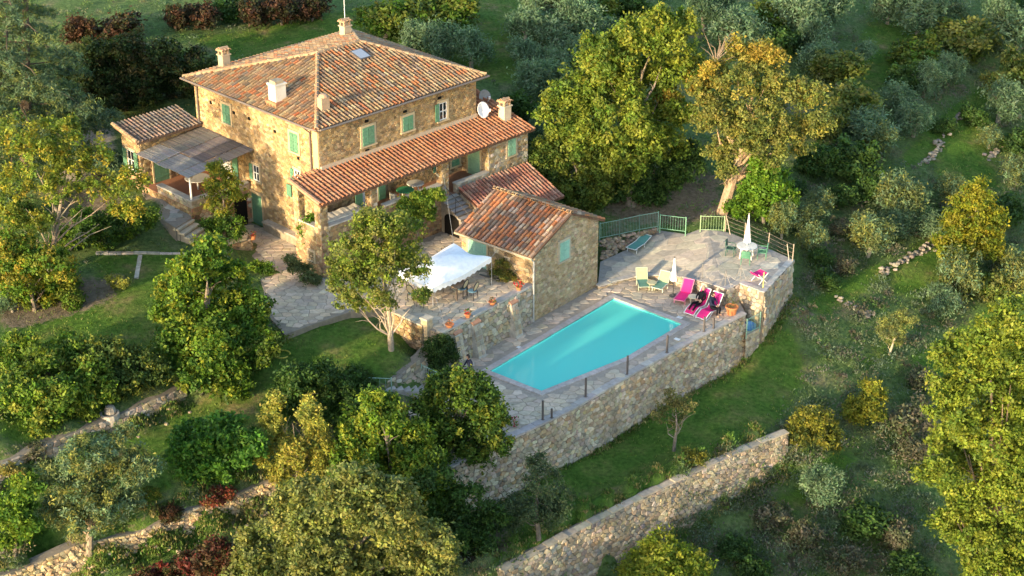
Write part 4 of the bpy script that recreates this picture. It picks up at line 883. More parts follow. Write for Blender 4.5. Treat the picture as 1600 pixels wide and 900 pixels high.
# ---- terrace
tpoly = [(p.x, p.y) for p in TE]+[(p.x, p.y) for p in TR]
XR = 7.4+.89/.22; left = clip_poly(tpoly, 1, 0, 7.4); mid_ = clip_poly(clip_poly(tpoly, -1, 0, -7.4), 1, 0, XR); right = clip_poly(tpoly, -1, 0, -XR)
mb = MB()
for pl in (left, mid_, right): mb.prism(pl, -2.8, 0, (.34, .31, .28), zt=[terz(p[0]) for p in pl])
te = mb.build('upper_terrace', M['flag'], None, kind='structure')
PAL_TER = [(.53, .46, .36), (.50, .43, .34), (.55, .475, .37), (.48, .415, .335)]  # terrace flags warmed, low sunlight put into their colour
flags(te, tpoly, lambda x, y: terz(x)+.001, .75, 161, 200, PAL_TER, hgt=(.008, .016), gap=.013)
def trun(label, pts, z0, seed, cope=.3):
    return retaining('terrace_wall', label, [xy(p) for p in pts], 1, z0, .3, 1, .25, seed, 60, PAL_WALL+[(.38, .30, .2)], cope, .05, (.46, .42, .38), .02, ztops=[p.z-.03 for p in pts])
trun('low curved stone kerb wall between pool deck and upper terrace', TE, -.15, 171)
trun('short stone wall face at the inner step of the upper terrace', [TE[-1], TR[0]], -.15, 172)
trun('stone wall of the upper terrace facing the flower pot', [TR[0], TR[1]], -2.7, 173)
trun('shaded outer stone wall of the upper terrace above the grass', [TR[1], TR[2]], -2.9, 174)
# landing at the end of the deck with a glass-green rail
ld = thing('landing', 'small stone landing with green mesh rail at the end of the pool deck', 'landing', P(1172, 520, -1.2)); a, b_, c_, d2 = P(1166, 524, -1.1), P(1187, 513, -1.1), P(1180, 497, -1.1), P(1162, 500, -1.1)
mb = MB(); mb.prism([xy(a), xy(b_), xy(c_), xy(d2)], -3.4, -1.1, (.36, .32, .26)); lbk = mb.build('block', M['wallstone'], ld); dl = (b_-a); dl.z = 0; stonework(lbk, dl.length, 2.2, .2, hwall(V3((a.x, a.y, -3.3)), dl.normalized(), V3((dl.y, -dl.x, 0)).normalized()), PAL_WALL, matn='wallstone', seed=175, hgt=(.02, .05)); stonework(lbk, (c_-b_).length, 2.2, .2, hwall(V3((b_.x, b_.y, -3.3)), (c_-b_).normalized(), V3(((c_-b_).y, -(c_-b_).x, 0)).normalized()), PAL_WALL, matn='wallstone', seed=176, hgt=(.02, .05), rest='end_stonework')
def fence_panel(parent, A, B, h, col, bars=.13, name='fence_panel', post=True):
    mb = MB(); A, B = V3(A), V3(B); L = (B-A).length; up = V3((0, 0, 1)); k = max(2, round(L/bars))
    mb.tube([A+up*h, B+up*h], .018, 6, col); mb.tube([A+up*.1, B+up*.1], .018, 6, col)
    for i in range(1, k): q = A.lerp(B, i/k); mb.tube([q+up*.1, q+up*h], .008, 4, col, cap=False)
    o = mb.build(name, M['paint'], parent)
    if post:
        for q in (A, B): mb = MB(); mb.tube([q-up*.2, q+up*(h+.06)], .032, 6, col); mb.build('post', M['paint'], o)
    return o
fence_panel(ld, a, b_, .95, (.25, .42, .32)); fence_panel(ld, b_, c_, .95, (.25, .42, .32), post=False)
# ---- green fences behind the terrace
FG = (.20, .33, .27)
gf = thing('green_fence', 'long low green metal fence between the cabin and the gate', 'fence', P(940, 374, .8))
q0 = [P(937, 374, .9), P(968, 368, .95), P(999, 361, 1.0), P(1028, 356, 1.0)]
for i in range(3): fence_panel(gf, q0[i], q0[i+1], 1.0, FG, .10)
gt = thing('metal_gate', 'green barred metal gate left of the gap in the terrace fence', 'gate', P(1031, 359, 1)); fence_panel(gt, P(1031, 359, 1), P(1071, 364, 1), .95, (.20, .40, .25), .15)
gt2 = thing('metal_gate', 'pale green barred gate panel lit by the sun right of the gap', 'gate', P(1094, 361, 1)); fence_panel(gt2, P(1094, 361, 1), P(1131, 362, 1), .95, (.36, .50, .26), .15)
wf = thing('wire_fence', 'rusty wire fence along the back edge of the upper terrace', 'fence', P(1132, 362, 1)); fp = [P(1133, 362, 1.0), P(1163, 374, 1.0), P(1200, 390, 1.05), P(1238, 408, 1.05)]
for p in fp: mb = MB(); mb.tube([p-V3((0, 0, .1)), p+V3((.02, 0, 1.05))], .03, 6, (.42, .33, .25)); mb.build('post', M['wood'], wf)
mb = MB()
for k in (.25, .5, .75, 1.0):
    for i in range(3): mb.tube([fp[i]+V3((0, 0, k)), (fp[i]+fp[i+1])/2+V3((0, 0, k-.03)), fp[i+1]+V3((0, 0, k))], .010, 4, (.22, .17, .14))
mb.build('wires', M['metal'], wf)
for px, py, dx, dy in ((1141, 367, -9, -26), (1233, 407, -7, -8)):
    mb = MB(); A = P(px, py, 1.03); mb.tube([A, P(px+dx*.7, py+dy*.0-2, 1.03)+V3((0, 0, .95))], .025, 6, (.52, .42, .32)); mb.build('brace', M['wood'], wf)
# small tripod posts on the terrace edge
for i, (px, py) in enumerate(((1097, 436), (1133, 447), (1157, 437))):
    A = tpt(px, py); t = thing('edge_post', ['thin grey tripod post on the terrace edge above the pink loungers', 'thin grey tripod post beside the inner corner of the terrace edge', 'thin grey tripod post between the inner corner and the pink chair'][i], 'post', A, 'posts along the terrace edge')
    mb = MB(); mb.tube([A, A+V3((0, 0, .95))], .028, 6, (.20, .19, .18)); mb.build('upright', M['metal'], t)
    mb = MB(); mb.tube([A+V3((.32, -.1, 0)), A+V3((0, 0, .8))], .012, 5, (.36, .32, .27)); mb.build('strut', M['wood'], t); mb = MB(); mb.tube([A+V3((-.28, .1, 0)), A+V3((0, 0, .8))], .012, 5, (.26, .23, .2)); mb.build('strut', M['wood'], t)
# deck fence posts
plab = ['first dark deck post from the left, near the pool corner', 'short stub post next to the leftmost deck post', 'second tall dark post along the deck edge', 'third tall dark post along the deck edge, at the middle of the pool', 'fourth tall dark post, beside the right end of the pool', 'dark post in front of the pink loungers', 'grey post by the feet of the seated person']
for i, (px, py, h) in enumerate(((848, 656, 1.05), (862, 653, .5), (915, 620, 1.05), (980, 585, 1.05), (1042, 551, 1.0), (1100, 518, .85), (1115, 513, .6))):
    A = P(px, py, 0); mb = MB(); mb.cbox(A, .075, .075, h, (.10, .085, .08), RAD(50)); mb.cbox(A, .16, .16, .02, (.12, .11, .10), RAD(50)); mb.cbox(A+V3((0, 0, h)), .085, .085, .02, (.09, .08, .07), RAD(50))
    mb.build('deck_post', M['metal'], None, label=plab[i], cat='post', group='posts along the pool deck edge', loc=A)
# steps, rails and rough wall at the near-left end of the deck
sp = [P(592, 604, .6), P(626, 588, .8), P(660, 570, .8), P(690, 545, .9)]
retaining('curved_stone_wall', 'rough curved stone wall beside the steps left of the pool deck', [xy(p) for p in sp], .95, -.6, .5, 1, .24, 181, 60, PAL_WALL, 0, 0, batter=.25, ztops=[.65, .95, 1.25, 1.6])
gs = thing('garden_steps', 'stone garden steps with green rail left of the pool deck', 'steps', P(650, 610, 0)); 
for i in range(5):
    a = P(655-i*12, 606+i*2.5, 0)+V3((0, 0, i*.14)); mb = MB(); mb.cbox(a-V3((0, 0, .3)), .5, 1.2, .32, jit((.40, .37, .34), .1), RAD(20)); mb.build('step', M['flag'], gs)
fence_panel(gs, P(558, 612, .75), P(612, 614, .6), .8, (.28, .42, .34), .3, 'handrail'); fence_panel(gs, P(659, 596, 0), P(692, 612, 0), .95, (.30, .45, .36), .13, 'handrail')
# steps and stonework in front of the side terrace
fs_ = thing('garden_steps', 'stone steps leading up to the side terrace with the pergola', 'steps', P(320, 378, 2.9))
sA, sB = P(283, 347, 3.78), P(334, 386, 2.65); sd_ = V3((sB.x-sA.x, sB.y-sA.y, 0)); sy = math.atan2(sd_.y, sd_.x)
for i in range(6):
    a = sA.lerp(sB, (i+.5)/6); mb = MB(); mb.cbox(V3((a.x, a.y, a.z-.7)), sd_.length/6-.03, 1.4+rnd.uniform(-.1, .1), .6, (.34, .28, .2), sy); mb.cbox(V3((a.x, a.y, a.z-.098)), sd_.length/6+.05, 1.55+rnd.uniform(-.1, .1), .1+rnd.uniform(-.015, .015), jit((.54, .46, .34), .1), sy); mb.build('step', M['flag'], fs_)
gpath = [xy(P(*q, 3.78)) for q in ((222, 302), (244, 291), (262, 306), (280, 322), (300, 340), (274, 356), (250, 340), (236, 322))]
gpo = slab_poly('garden_path', gpath, 2.9, [3.78]*len(gpath), M['flag']); flags(gpo, gpath, lambda x, y: 3.78, .5, 183, 60, [(.47, .43, .38), (.43, .40, .36), (.5, .45, .38)])
retaining('planter_wall', 'rough stone planter wall by the courtyard entrance with a red pot', [xy(P(345, 384, 2.9)), xy(P(368, 379, 2.9)), xy(P(391, 373, 2.9)), xy(P(372, 350, 2.9))], 2.9, 1.9, .3, 1, .24, 182, 40, PAL_HOUSE, .34, .1, (.5, .42, .3), .05)
stl = thing('stone_trough', 'round old stone trough on the edge of the lower left lawn', 'trough', G(172, 655)); o = G(172, 655)
mb = MB(); mb.lathe(o-V3((0, 0, .15)), [(.42, 0), (.48, .3), (.46, .5), (.36, .5), (.32, .3), (.05, .28)], 14, (.42, .39, .35)); mb.build('bowl', M['stone'], stl); mb = MB(); mb.lathe(o+V3((.02, .1, .22)), [(.26, 0), (.3, .2), (.2, .42), (.06, .46)], 9, (.40, .37, .33)); mb.build('boulder', M['stone'], stl)
# pale kerb on the upper left lawn
for i, (A, B, lab) in enumerate(((G(150, 397), G(290, 398), 'thin pale stone kerb across the shaded upper lawn'), (G(219, 400), G(213, 437), 'short pale stone kerb branching towards the viewer on the upper lawn'))):
    t = thing('garden_kerb', lab, 'kerb', A); k = max(2, int((B-A).length/.6))
    for j in range(k):
        a, b_ = A.lerp(B, j/k), A.lerp(B, (j+.96)/k); a.z, b_.z = tz(a), tz(b_); d = b_-a; nn = V3((-d.y, d.x, 0)).normalized(); mb = MB(); mb.obox(a-nn*.1-V3((0, 0, .15)), d, nn*.22, (0, 0, .24+rnd.uniform(-.03, .03)), jit((.48, .43, .36), .15, rnd)); mb.build('kerb_stone', M['stone'], t)
# ================================================================== furniture, pots, people
PINK = (.72, .03, .20); SAGE = (.26, .36, .22); TEAL = (.10, .28, .24); WHITE = (.76, .75, .72)
def yaw_of(foot, head): d = head-foot; return math.atan2(d.y, d.x)
def lounger(label, foot, head, sling, frame, back=38, curved=False, group='sun loungers around the pool', L=1.85, W=.62, seatcol=None):
    """foot end at the origin, head towards +x"""
    rz = yaw_of(foot, head); t = thing('sun_lounger', label, 'lounger', foot, group, rz); t.rotation_euler = (0, 0, rz); ORG[t.name] = V3((0, 0, 0))
    if curved: prof = [(0, .10), (.25, .26), (.55, .36), (.85, .30), (1.1, .26), (1.25, .34), (1.45, .62), (1.62, .88), (1.72, 1.0)]
    else:
        a = RAD(back); sl_ = L*.6; prof = [(0, .30), (sl_*.35, .31), (sl_*.7, .31), (sl_, .31)]+[(sl_+k*math.cos(a)*L*.14, .31+k*math.sin(a)*L*.14) for k in (1, 2, 3)]
    hw = W/2
    for nm, lo, hi, cc in (('seat_sling', 0, 6 if curved else 4, seatcol or sling), ('back_sling', 5 if curved else 3, len(prof), sling)):
        mb = MB(); q = prof[lo:hi]; vs = []
        for x, z in q: vs += [(x, -hw+.04, z), (x, hw-.04, z), (x, -hw+.04, z-.025), (x, hw-.04, z-.025)]
        fs = []
        for i in range(len(q)-1): k = i*4; fs += [(k, k+4, k+5, k+1), (k+2, k+3, k+7, k+6), (k, k+2, k+6, k+4), (k+1, k+5, k+7, k+3)]
        fs += [(0, 1, 3, 2), ((len(q)-1)*4, (len(q)-1)*4+2, (len(q)-1)*4+3, (len(q)-1)*4+1)]
        mb.add(vs, fs, cc); mb.build(nm, M['cloth'], t)
    for y in (-hw, hw):
        mb = MB(); mb.tube([(x, y, z) for x, z in prof], .026, 6, frame); mb.build('side_rail', M['white_metal' if frame == WHITE else 'paint'], t)
        if curved: mb = MB(); mb.tube([(.0, y, .02), (.35, y, .05), (.75, y, .30), (1.0, y, .28), (1.35, y, .06), (1.6, y, .02)], .024, 6, frame); mb.build('runner', M['white_metal'], t)
        else:
            for x in (.2, L*.58): mb = MB(); mb.tube([(x, y, .30), (x-.04, y, 0)], .024, 6, frame); mb.build('leg', M['paint'], t)
    for k in (0, len(prof)-1): mb = MB(); x, z = prof[k]; mb.tube([(x, -hw, z), (x, hw, z)], .024, 6, frame); mb.build('cross_bar', M['white_metal' if frame == WHITE else 'paint'], t)
    return t
lounger('green sun lounger with raised back, left of the small round table', P(1007, 456, 0), P(999, 433, 0), (.34, .42, .24), (.45, .5, .36), 62, L=1.6, seatcol=(.14, .28, .21))
lounger('green sun lounger with raised back, beside the closed white parasol', P(1025, 458, 0), P(1044, 441, 0), (.32, .40, .24), (.6, .62, .5), 58, L=1.5, seatcol=(.14, .28, .21))
lounger('empty bright pink lounger left of the two seated people', P(1060, 477, 0), P(1078, 456, 0), PINK, (.70, .25, .35), 50)
l2 = lounger('pink lounger with white curved frame under the person lying back', P(1076, 493, 0), P(1106, 473, 0), PINK, WHITE, curved=True)
l3 = lounger('pink lounger with white curved frame nearest the deck edge', P(1094, 500, 0), P(1124, 481, 0), PINK, WHITE, curved=True)
tl = lounger('folded white and green lounger lying by the rubble bank on the upper terrace', tpt(985, 396), tpt(1003, 383), (.12, .30, .26), (.62, .64, .62), 15, group='sun loungers around the pool')
def side_table(label, p, r, h, col):
    t = thing('side_table', label, 'table', p, 'small side tables by the loungers'); mb = MB(); mb.lathe(V3(p)+V3((0, 0, h-.04)), [(r*.9, 0), (r, .01), (r, .035), (r*.97, .04)], 18, col); mb.build('top', M['paint'], t)
    for k in range(4): a = math.pi/4+k*math.pi/2; mb = MB(); mb.tube([V3(p)+V3((math.cos(a)*r*.6, math.sin(a)*r*.6, h-.04)), V3(p)+V3((math.cos(a)*r*.8, math.sin(a)*r*.8, 0))], .022, 6, col); mb.build('leg', M['paint'], t)
side_table('small yellowish round table between the two green loungers', P(1018, 452, 0), .28, .45, (.52, .48, .30)); side_table('small pale round table between the pink loungers', P(1083, 473, 0), .3, .4, (.62, .58, .42))
def parasol(label, p, h0, h1, r0, r1, polecol, base=False):
    t = thing('closed_parasol', label, 'parasol', p, 'closed white parasols'); p = V3(p); mb = MB(); n = 16; vs = []; Hs = [(0, 1.0), (.08, 1.05), (.3, .92), (.6, .72), (.85, .5), (.95, .5), (1.0, .14)]
    for k, (f, s) in enumerate(Hs):
        for i in range(n): a = 2*math.pi*i/n; r = (r0*(1-f)+r1*f)*s*(1+.22*(-1)**i*(1-f)); vs.append(p+V3((r*math.cos(a), r*math.sin(a), h0+(h1-h0)*f)))
    mb.add(vs, [(q*n+i, q*n+(i+1) % n, (q+1)*n+(i+1) % n, (q+1)*n+i) for q in range(len(Hs)-1) for i in range(n)]+[tuple((len(Hs)-1)*n+i for i in range(n)), tuple(range(n-1, -1, -1))], (.80, .77, .70)); mb.build('folded_canopy', M['cloth'], t)
    mb = MB(); mb.tube([p, p+V3((0, 0, h1+.06))], .025, 8, polecol); mb.build('pole', M['metal'], t)
    mb = MB(); mb.lathe(p, [(.2, 0), (.22, .05), (.1, .1), (.04, .2)], 14, (.06, .06, .06)); mb.build('base', M['paint'], t)
    mb = MB(); mb.tube([p+V3((0, 0, h0+.25)), p+V3((0, 0, h0+.32))], r0*.98, 12, (.55, .52, .46)); mb.build('tie_band', M['cloth'], t)
parasol('slim closed white parasol on a dark pole beside the green lounger', P(1051.5, 463, 0), .95, 2.35, .15, .10, (.05, .05, .05))
TBL = tpt(1166, 402); parasol('closed white parasol standing through the round terrace table', TBL, .95, 2.65, .17, .08, (.5, .5, .48))
def round_table(label, p, r, h, col, n=4, legcol=None, cat='table', wide=.09):
    t = thing('round_table', label, cat, p); p = V3(p); mb = MB(); mb.lathe(p+V3((0, 0, h-.05)), [(r*.93, 0), (r*.99, .0), (r, .03), (r*.97, .05)], 28, col); mb.build('table_top', M['paint'], t)
    for k in range(n): a = .5+k*2*math.pi/n; mb = MB(); mb.tube([p+V3((math.cos(a)*r*.62, math.sin(a)*r*.62, h-.05)), p+V3((math.cos(a)*r*.8, math.sin(a)*r*.8, 0))], [wide*.6, wide*.5], 6, legcol or col); mb.build('leg', M['paint'], t)
    return t
round_table('white round plastic table with parasol on the upper terrace', TBL, .58, .74, (.70, .68, .63), 4)
def garden_chair(label, p, yaw, col, group):
    t = thing('garden_chair', label, 'chair', p, group, yaw); ORG[t.name] = V3((0, 0, 0)); mb = MB(); mb.obox((-.24, -.24, .42), (.48, 0, 0), (0, .48, 0), (0, 0, .035), col); mb.build('seat', M['paint'], t)
    mb = MB(); n = 6; vs = []
    for k, z in enumerate((.46, .62, .80, .90)):
        for i in range(n+1): y = -.24+.48*i/n; vs.append((-.24-.06*(z-.46)-.05*(1-(y/.24)**2), y*(1 if z < .85 else .8), z)); 
    vs += [(v_[0]-.03, v_[1], v_[2]) for v_ in vs]; m_ = n+1; fs = [(q*m_+i, q*m_+i+1, (q+1)*m_+i+1, (q+1)*m_+i) for q in range(3) for i in range(n)]; N4 = 4*m_; fs += [tuple(N4+x for x in reversed(f)) for f in fs]
    fs += [(3*m_+i, 3*m_+i+1, N4+3*m_+i+1, N4+3*m_+i) for i in range(n)]+[(q*m_, (q+1)*m_, N4+(q+1)*m_, N4+q*m_) for q in range(3)]+[(q*m_+n, N4+q*m_+n, N4+(q+1)*m_+n, (q+1)*m_+n) for q in range(3)]
    mb.add(vs, fs, col); mb.build('backrest', M['paint'], t)
    for x in (-.22, .22):
        for y in (-.23, .23): mb = MB(); mb.tube([(x, y, .43), (x*1.12, y*1.1, 0)], [.03, .022], 6, col); mb.build('leg', M['paint'], t)
    for y in (-.25, .25): mb = MB(); mb.tube([(-.26, y, .66), (.1, y, .66), (.22, y*1.02, .6), (.22, y*.96, .43)], .024, 6, col); mb.build('armrest', M['paint'], t)
    return t
gch = 'green chairs at the terrace table'
for lab, dx, dy, cc in (('green plastic chair in front of the round terrace table', -.15, -.85, (.08, .22, .14)), ('green plastic chair right of the round terrace table', .85, -.15, (.09, .24, .15)), ('dark green chair left behind the round terrace table', -.85, .3, (.04, .10, .08))):
    q = TBL+V3((dx, dy, 0)); garden_chair(lab, q, math.atan2(-dy, -dx), cc, gch)
# pink folding chair on the terrace corner
pk = tpt(1186, 440); t = thing('folding_chair', 'pink low folding chair with white legs at the terrace corner', 'chair', pk, None, RAD(35)); ORG[t.name] = V3((0, 0, 0))
mb = MB(); mb.obox((-.32, -.28, .46), (.62, 0, .08), (0, .56, 0), (0, 0, .03), PINK); mb.build('seat_sling', M['cloth'], t); mb = MB(); mb.obox((-.34, -.28, .48), (-.1, 0, .16), (0, .56, 0), (-.03, 0, 0), PINK); mb.build('back_sling', M['cloth'], t)
for y in (-.31, .31):
    for A, B in (((-.36, y, .62), (.26, y, 0)), ((.34, y, .56), (-.30, y, 0))): mb = MB(); mb.tube([A, B], .024, 6, WHITE); mb.build('leg', M['white_metal'], t)
mb = MB(); mb.tube([(.1, -.31, .16), (.1, .31, .16)], .02, 6, WHITE); mb.build('cross_bar', M['white_metal'], t)
A = tpt(1192, 450); mb = MB(); mb.tube([A, A+V3((.01, 0, .95))], .03, 6, (.55, .50, .18)); mb.cbox(A, .1, .1, .02, (.4, .36, .15)); mb.build('wooden_post', M['wood'], None, label='yellowish wooden post at the outer corner of the upper terrace', cat='post', loc=A)
# pots
CLAY = (.50, .19, .08)
def leaf_cloud(mb, c, r, n, size, cols, rnd, flat=1.0):
    for _ in range(n):
        d = V3((rnd.gauss(0, 1), rnd.gauss(0, 1), rnd.gauss(0, 1))).normalized()*(r*rnd.random()**.4); d.z *= flat; p = V3(c)+d
        a = V3((rnd.gauss(0, 1), rnd.gauss(0, 1), rnd.gauss(0, 1))).normalized(); b_ = a.cross(V3((rnd.gauss(0, 1), rnd.gauss(0, 1), rnd.gauss(0, 1)))).normalized(); s = size*rnd.uniform(.6, 1.3)
        mb.add([p-a*s, p+b_*s*.55, p+a*s, p-b_*s*.55], [(0, 1, 2, 3)], jit(rnd.choice(cols), .3, rnd))
def pot(label, p, r, h, fl, group, n=60, rr=.28, name='flower_pot'):
    t = thing(name, label, 'pot', p, group); p = V3(p); mb = MB(); mb.lathe(p, [(r*.68, 0), (r*.92, h*.82), (r*1.08, h*.83), (r*1.08, h), (r*.9, h), (r*.85, h*.85), (r*.05, h*.84)], 16, CLAY); mb.build('pot', M['clay'], t)
    mb = MB(); leaf_cloud(mb, p+V3((0, 0, h+rr*.55)), rr, n, .05, fl, rnd, .8); mb.build('plant', M['leaf'], t)
gr = 'potted plants along the patio wall'; LG = (.07, .14, .02); 
pot('large terracotta pot with a thin dry plant beside the pink loungers', P(1143, 491, 0), .34, .5, [(.12, .13, .05), (.16, .14, .07)], None, 110, .36)
pot('pot with bright red flowers nearest the cabin on the patio wall', K(kof(800, 449, 2.25)[0], .12, 2.24), .16, .22, [(.55, .03, .03), (.6, .04, .06), LG], gr, 110, .3)
pot('flat red pot in the middle of the patio wall', K(kof(759, 471, 2.25)[0], .12, 2.24), .2, .16, [(.40, .06, .04), LG, (.2, .12, .05)], gr, 50, .2)
pot('pot with pink red flowers left of the middle on the patio wall', K(kof(722, 492, 2.25)[0], .12, 2.24), .17, .22, [(.50, .05, .08), (.5, .04, .04), LG], gr, 60, .2)
pot('flat terracotta bowl at the left end of the patio wall', K(kof(694, 507, 2.25)[0], .12, 2.24), .22, .16, [(.3, .1, .05), (.16, .12, .05)], gr, 30, .18)
pot('small red pot on the planter wall by the courtyard entrance', P(396, 374, 3.02), .15, .24, [(.5, .05, .04), LG], None, 50, .2)
mb = MB(); leaf_cloud(mb, P(803, 658, .3), .3, 70, .07, [(.60, .05, .22), (.4, .04, .06), LG], rnd); mb.tube([P(803, 658, 0), P(803, 658, .35)], .03, 6, (.15, .2, .05)); mb.build('oleander', M['leaf'], None, label='pink flowering plant at the near corner of the pool deck', cat='plant')
# yellow garden hose ring on the lawn, tool by the wall
o = G(440, 555); mb = MB(); mb.tube([o+V3((.42*math.cos(a), .42*math.sin(a), .06)) for a in [k*math.pi/10 for k in range(19)]], .035, 6, (.5, .42, .06)); mb.build('garden_hose', M['paint'], None, label='coil of yellow garden hose on the lawn edge by the big bush', cat='hose', loc=o)
# ---- white canopy over the patio
tc = [P(709, 380, 4.1), P(768, 402, 3.8), P(676, 450, 3.3), P(620, 424, 3.6)]
tent = thing('white_canopy', 'large white fabric canopy stretched over the patio with guy ropes', 'canopy', (tc[0]+tc[2])/2*1.0-V3((0, 0, (tc[0].z+tc[2].z)/2-ZPAT))); n = 12; vs = []
for j in range(n+1):
    for i in range(n+1):
        u_, w_ = i/n, j/n; p = (tc[0]*(1-u_)+tc[1]*u_)*(1-w_)+(tc[3]*(1-u_)+tc[2]*u_)*w_
        bump_ = .42*math.sin(math.pi*u_)*math.sin(math.pi*w_)-.16*(math.sin(math.pi*u_)**2*(1-math.sin(math.pi*w_))+math.sin(math.pi*w_)**2*(1-math.sin(math.pi*u_)))+.03*math.sin(9*u_+5*w_)*math.sin(math.pi*u_)
        edge = .07*(math.sin(math.pi*u_)*(1 if w_ in (0, 1) else 0)); c_ = (tc[0]+tc[2])/2
        p = p.lerp(V3((c_.x, c_.y, p.z)), edge); vs.append(p+V3((0, 0, bump_)))
mb = MB(); mb.add(vs, [(j*(n+1)+i, (j+1)*(n+1)+i, (j+1)*(n+1)+i+1, j*(n+1)+i+1) for j in range(n) for i in range(n)], (.90, .90, .90)); cn = mb.build('fabric', M['cloth'], tent, smooth=True)
mb = MB()
for ring in ([j*(n+1)+n for j in range(n+1)], [n*(n+1)+i for i in range(n+1)], [j*(n+1) for j in range(n+1)]):
    for a, b_ in zip(ring, ring[1:]): pa, pb = V3(vs[a]), V3(vs[b_]); m_ = (pa+pb)/2; mb.add([pa, pb, pb-V3((0, 0, .24)), m_-V3((0, 0, .33)), pa-V3((0, 0, .24))], [(0, 1, 2, 3, 4)], (.86, .86, .86))
mb.build('valance', M['cloth'], tent)
for p in tc: 
    q = V3((p.x, p.y, ZPAT)); mb = MB(); mb.tube([q, p], .022, 6, (.3, .3, .3)); mb.build('pole', M['metal'], tent)
for A, B in ((tc[0], H(6.9, VBo-.05, 5.6)), (tc[1], K(0, 2.2, 3.9)), (tc[2], K(-KL+.6, .3, 2.2)), (tc[3], P(585, 470, 2.2))): mb = MB(); mb.tube([A, B], .008, 5, (.42, .42, .40)); mb.build('guy_rope', M['cloth'], tent)
c_ = (tc[0]+tc[1]+tc[2]+tc[3])/4; tp0 = V3((c_.x+.15, c_.y-.1, ZPAT)); t = thing('dining_table', 'long dark dining table in the shade under the white canopy', 'table', tp0); ang = RAD(140)
mb = MB(); mb.cbox(tp0+V3((0, 0, .70)), 2.3, .95, .05, (.20, .15, .11), ang); mb.build('table_top', M['wood'], t)
for i in (-1, 1):
    for j in (-1, 1): q = tp0+V3((math.cos(ang)*i*1.05-math.sin(ang)*j*.4, math.sin(ang)*i*1.05+math.cos(ang)*j*.4, 0)); mb = MB(); mb.cbox(q, .07, .07, .70, (.16, .12, .09), ang); mb.build('leg', M['wood'], t)
def oval_chair(label, p, yaw):
    t = thing('oval_back_chair', label, 'chair', p, 'oval backed chairs around the patio table', yaw); ORG[t.name] = V3((0, 0, 0)); DK = (.03, .028, .03)
    mb = MB(); mb.lathe((0, 0, .44), [(.2, 0), (.24, .02), (.24, .05), (.18, .07)], 14, (.12, .22, .28)); mb.build('seat', M['cloth'], t)
    n = 18; ring = [(-.22-.08*math.sin(a)-.02, .21*math.cos(a), .78+.27*math.sin(a)) for a in [2*math.pi*k/n for k in range(n)]]
    mb = MB(); mb.tube(ring+[ring[0]], .03, 6, DK); mb.build('back_frame', M['paint'], t); mb = MB(); mb.add([(x-.012, y*.92, .78+(z-.78)*.92) for x, y, z in ring]+[(x+.015, y*.92, .78+(z-.78)*.92) for x, y, z in ring], [tuple(range(n)), tuple(range(2*n-1, n-1, -1))]+[(i, (i+1) % n, n+(i+1) % n, n+i) for i in range(n)], (.62, .52, .32)); mb.build('back_pad', M['cloth'], t)
    for x in (-.19, .19):
        for y in (-.19, .19): mb = MB(); mb.tube([(x, y, .45), (x*1.15, y*1.1, 0)], [.026, .018], 6, DK); mb.build('leg', M['paint'], t)
for lab, px, py in (('oval backed chair nearest the canopy edge on the patio', 722, 463), ('rightmost oval backed chair on the open patio', 738, 467), ('oval backed chair seen through the tree, left of the others', 645, 470), ('oval backed chair half hidden by the tree leaves', 660, 478)):
    p = P(px, py, ZPAT+.015); d = tp0-p; oval_chair(lab, p, math.atan2(d.y, d.x) if px > 700 else RAD(60))
mb = MB(); q = P(765, 434, ZPAT+.03); mb.cbox(q, 1.3, .1, .05, (.10, .10, .10), RAD(-35)); mb.cbox(q+V3((.45, -.31, .05)), .2, .14, .05, (.12, .12, .12), RAD(-35)); mb.build('folded_stand', M['metal'], None, label='dark folded metal stand lying on the patio under the canopy edge', cat='stand', loc=q)
# ---- on the veranda
t = thing('covered_daybed', 'daybed under a cream cover at the left end of the veranda', 'daybed', H(.2, -1.35, ZF)); mb = MB(); mb.obox(H(-1.1, -1.95, ZF+.25), HU*2.5, HV*1.0, (0, 0, .12), (.22, .13, .08)); mb.build('bed_frame', M['wood'], t)
vs = []; nn_ = 10
for i in range(nn_+1):
    for b_, z in ((-2.0, .35), (-2.0, .78), (-1.9, .9), (-1.0, .93), (-.92, .8), (-.92, .35)): vs.append(H(-1.15+2.6*i/nn_, b_+.02*math.sin(i*2.1), ZF+z+.03*math.sin(i*1.7+b_*3)))
mb = MB(); mb.add(vs, [(i*6+k, (i+1)*6+k, (i+1)*6+k+1, i*6+k+1) for i in range(nn_) for k in range(5)]+[(0, 1, 2, 3, 4, 5), tuple(nn_*6+k for k in (5, 4, 3, 2, 1, 0))], (.62, .55, .44)); mb.build('cover', M['cloth'], t)
for a_ in (-1.0, 1.25):
    for b_ in (-1.9, -1.05): mb = MB(); mb.obox(H(a_, b_, ZF), HU*.07, HV*.07, (0, 0, .25), (.2, .12, .08)); mb.build('leg', M['wood'], t)
round_table('green topped round table on the veranda', H(5.0, -1.2, ZF), .5, .76, (.06, .30, .12), 4, (.7, .68, .55), wide=.07); round_table('white round table on the veranda beside the green one', H(6.0, -.95, ZF), .5, .80, (.74, .68, .58), 4, wide=.07)
garden_chair('cream plastic chair left of the green veranda table', H(4.2, -1.35, ZF), RAD(45), (.66, .62, .50), 'chairs on the veranda'); garden_chair('cream plastic chair in front of the veranda tables', H(5.4, -1.85, ZF), RAD(135), (.66, .62, .50), 'chairs on the veranda')

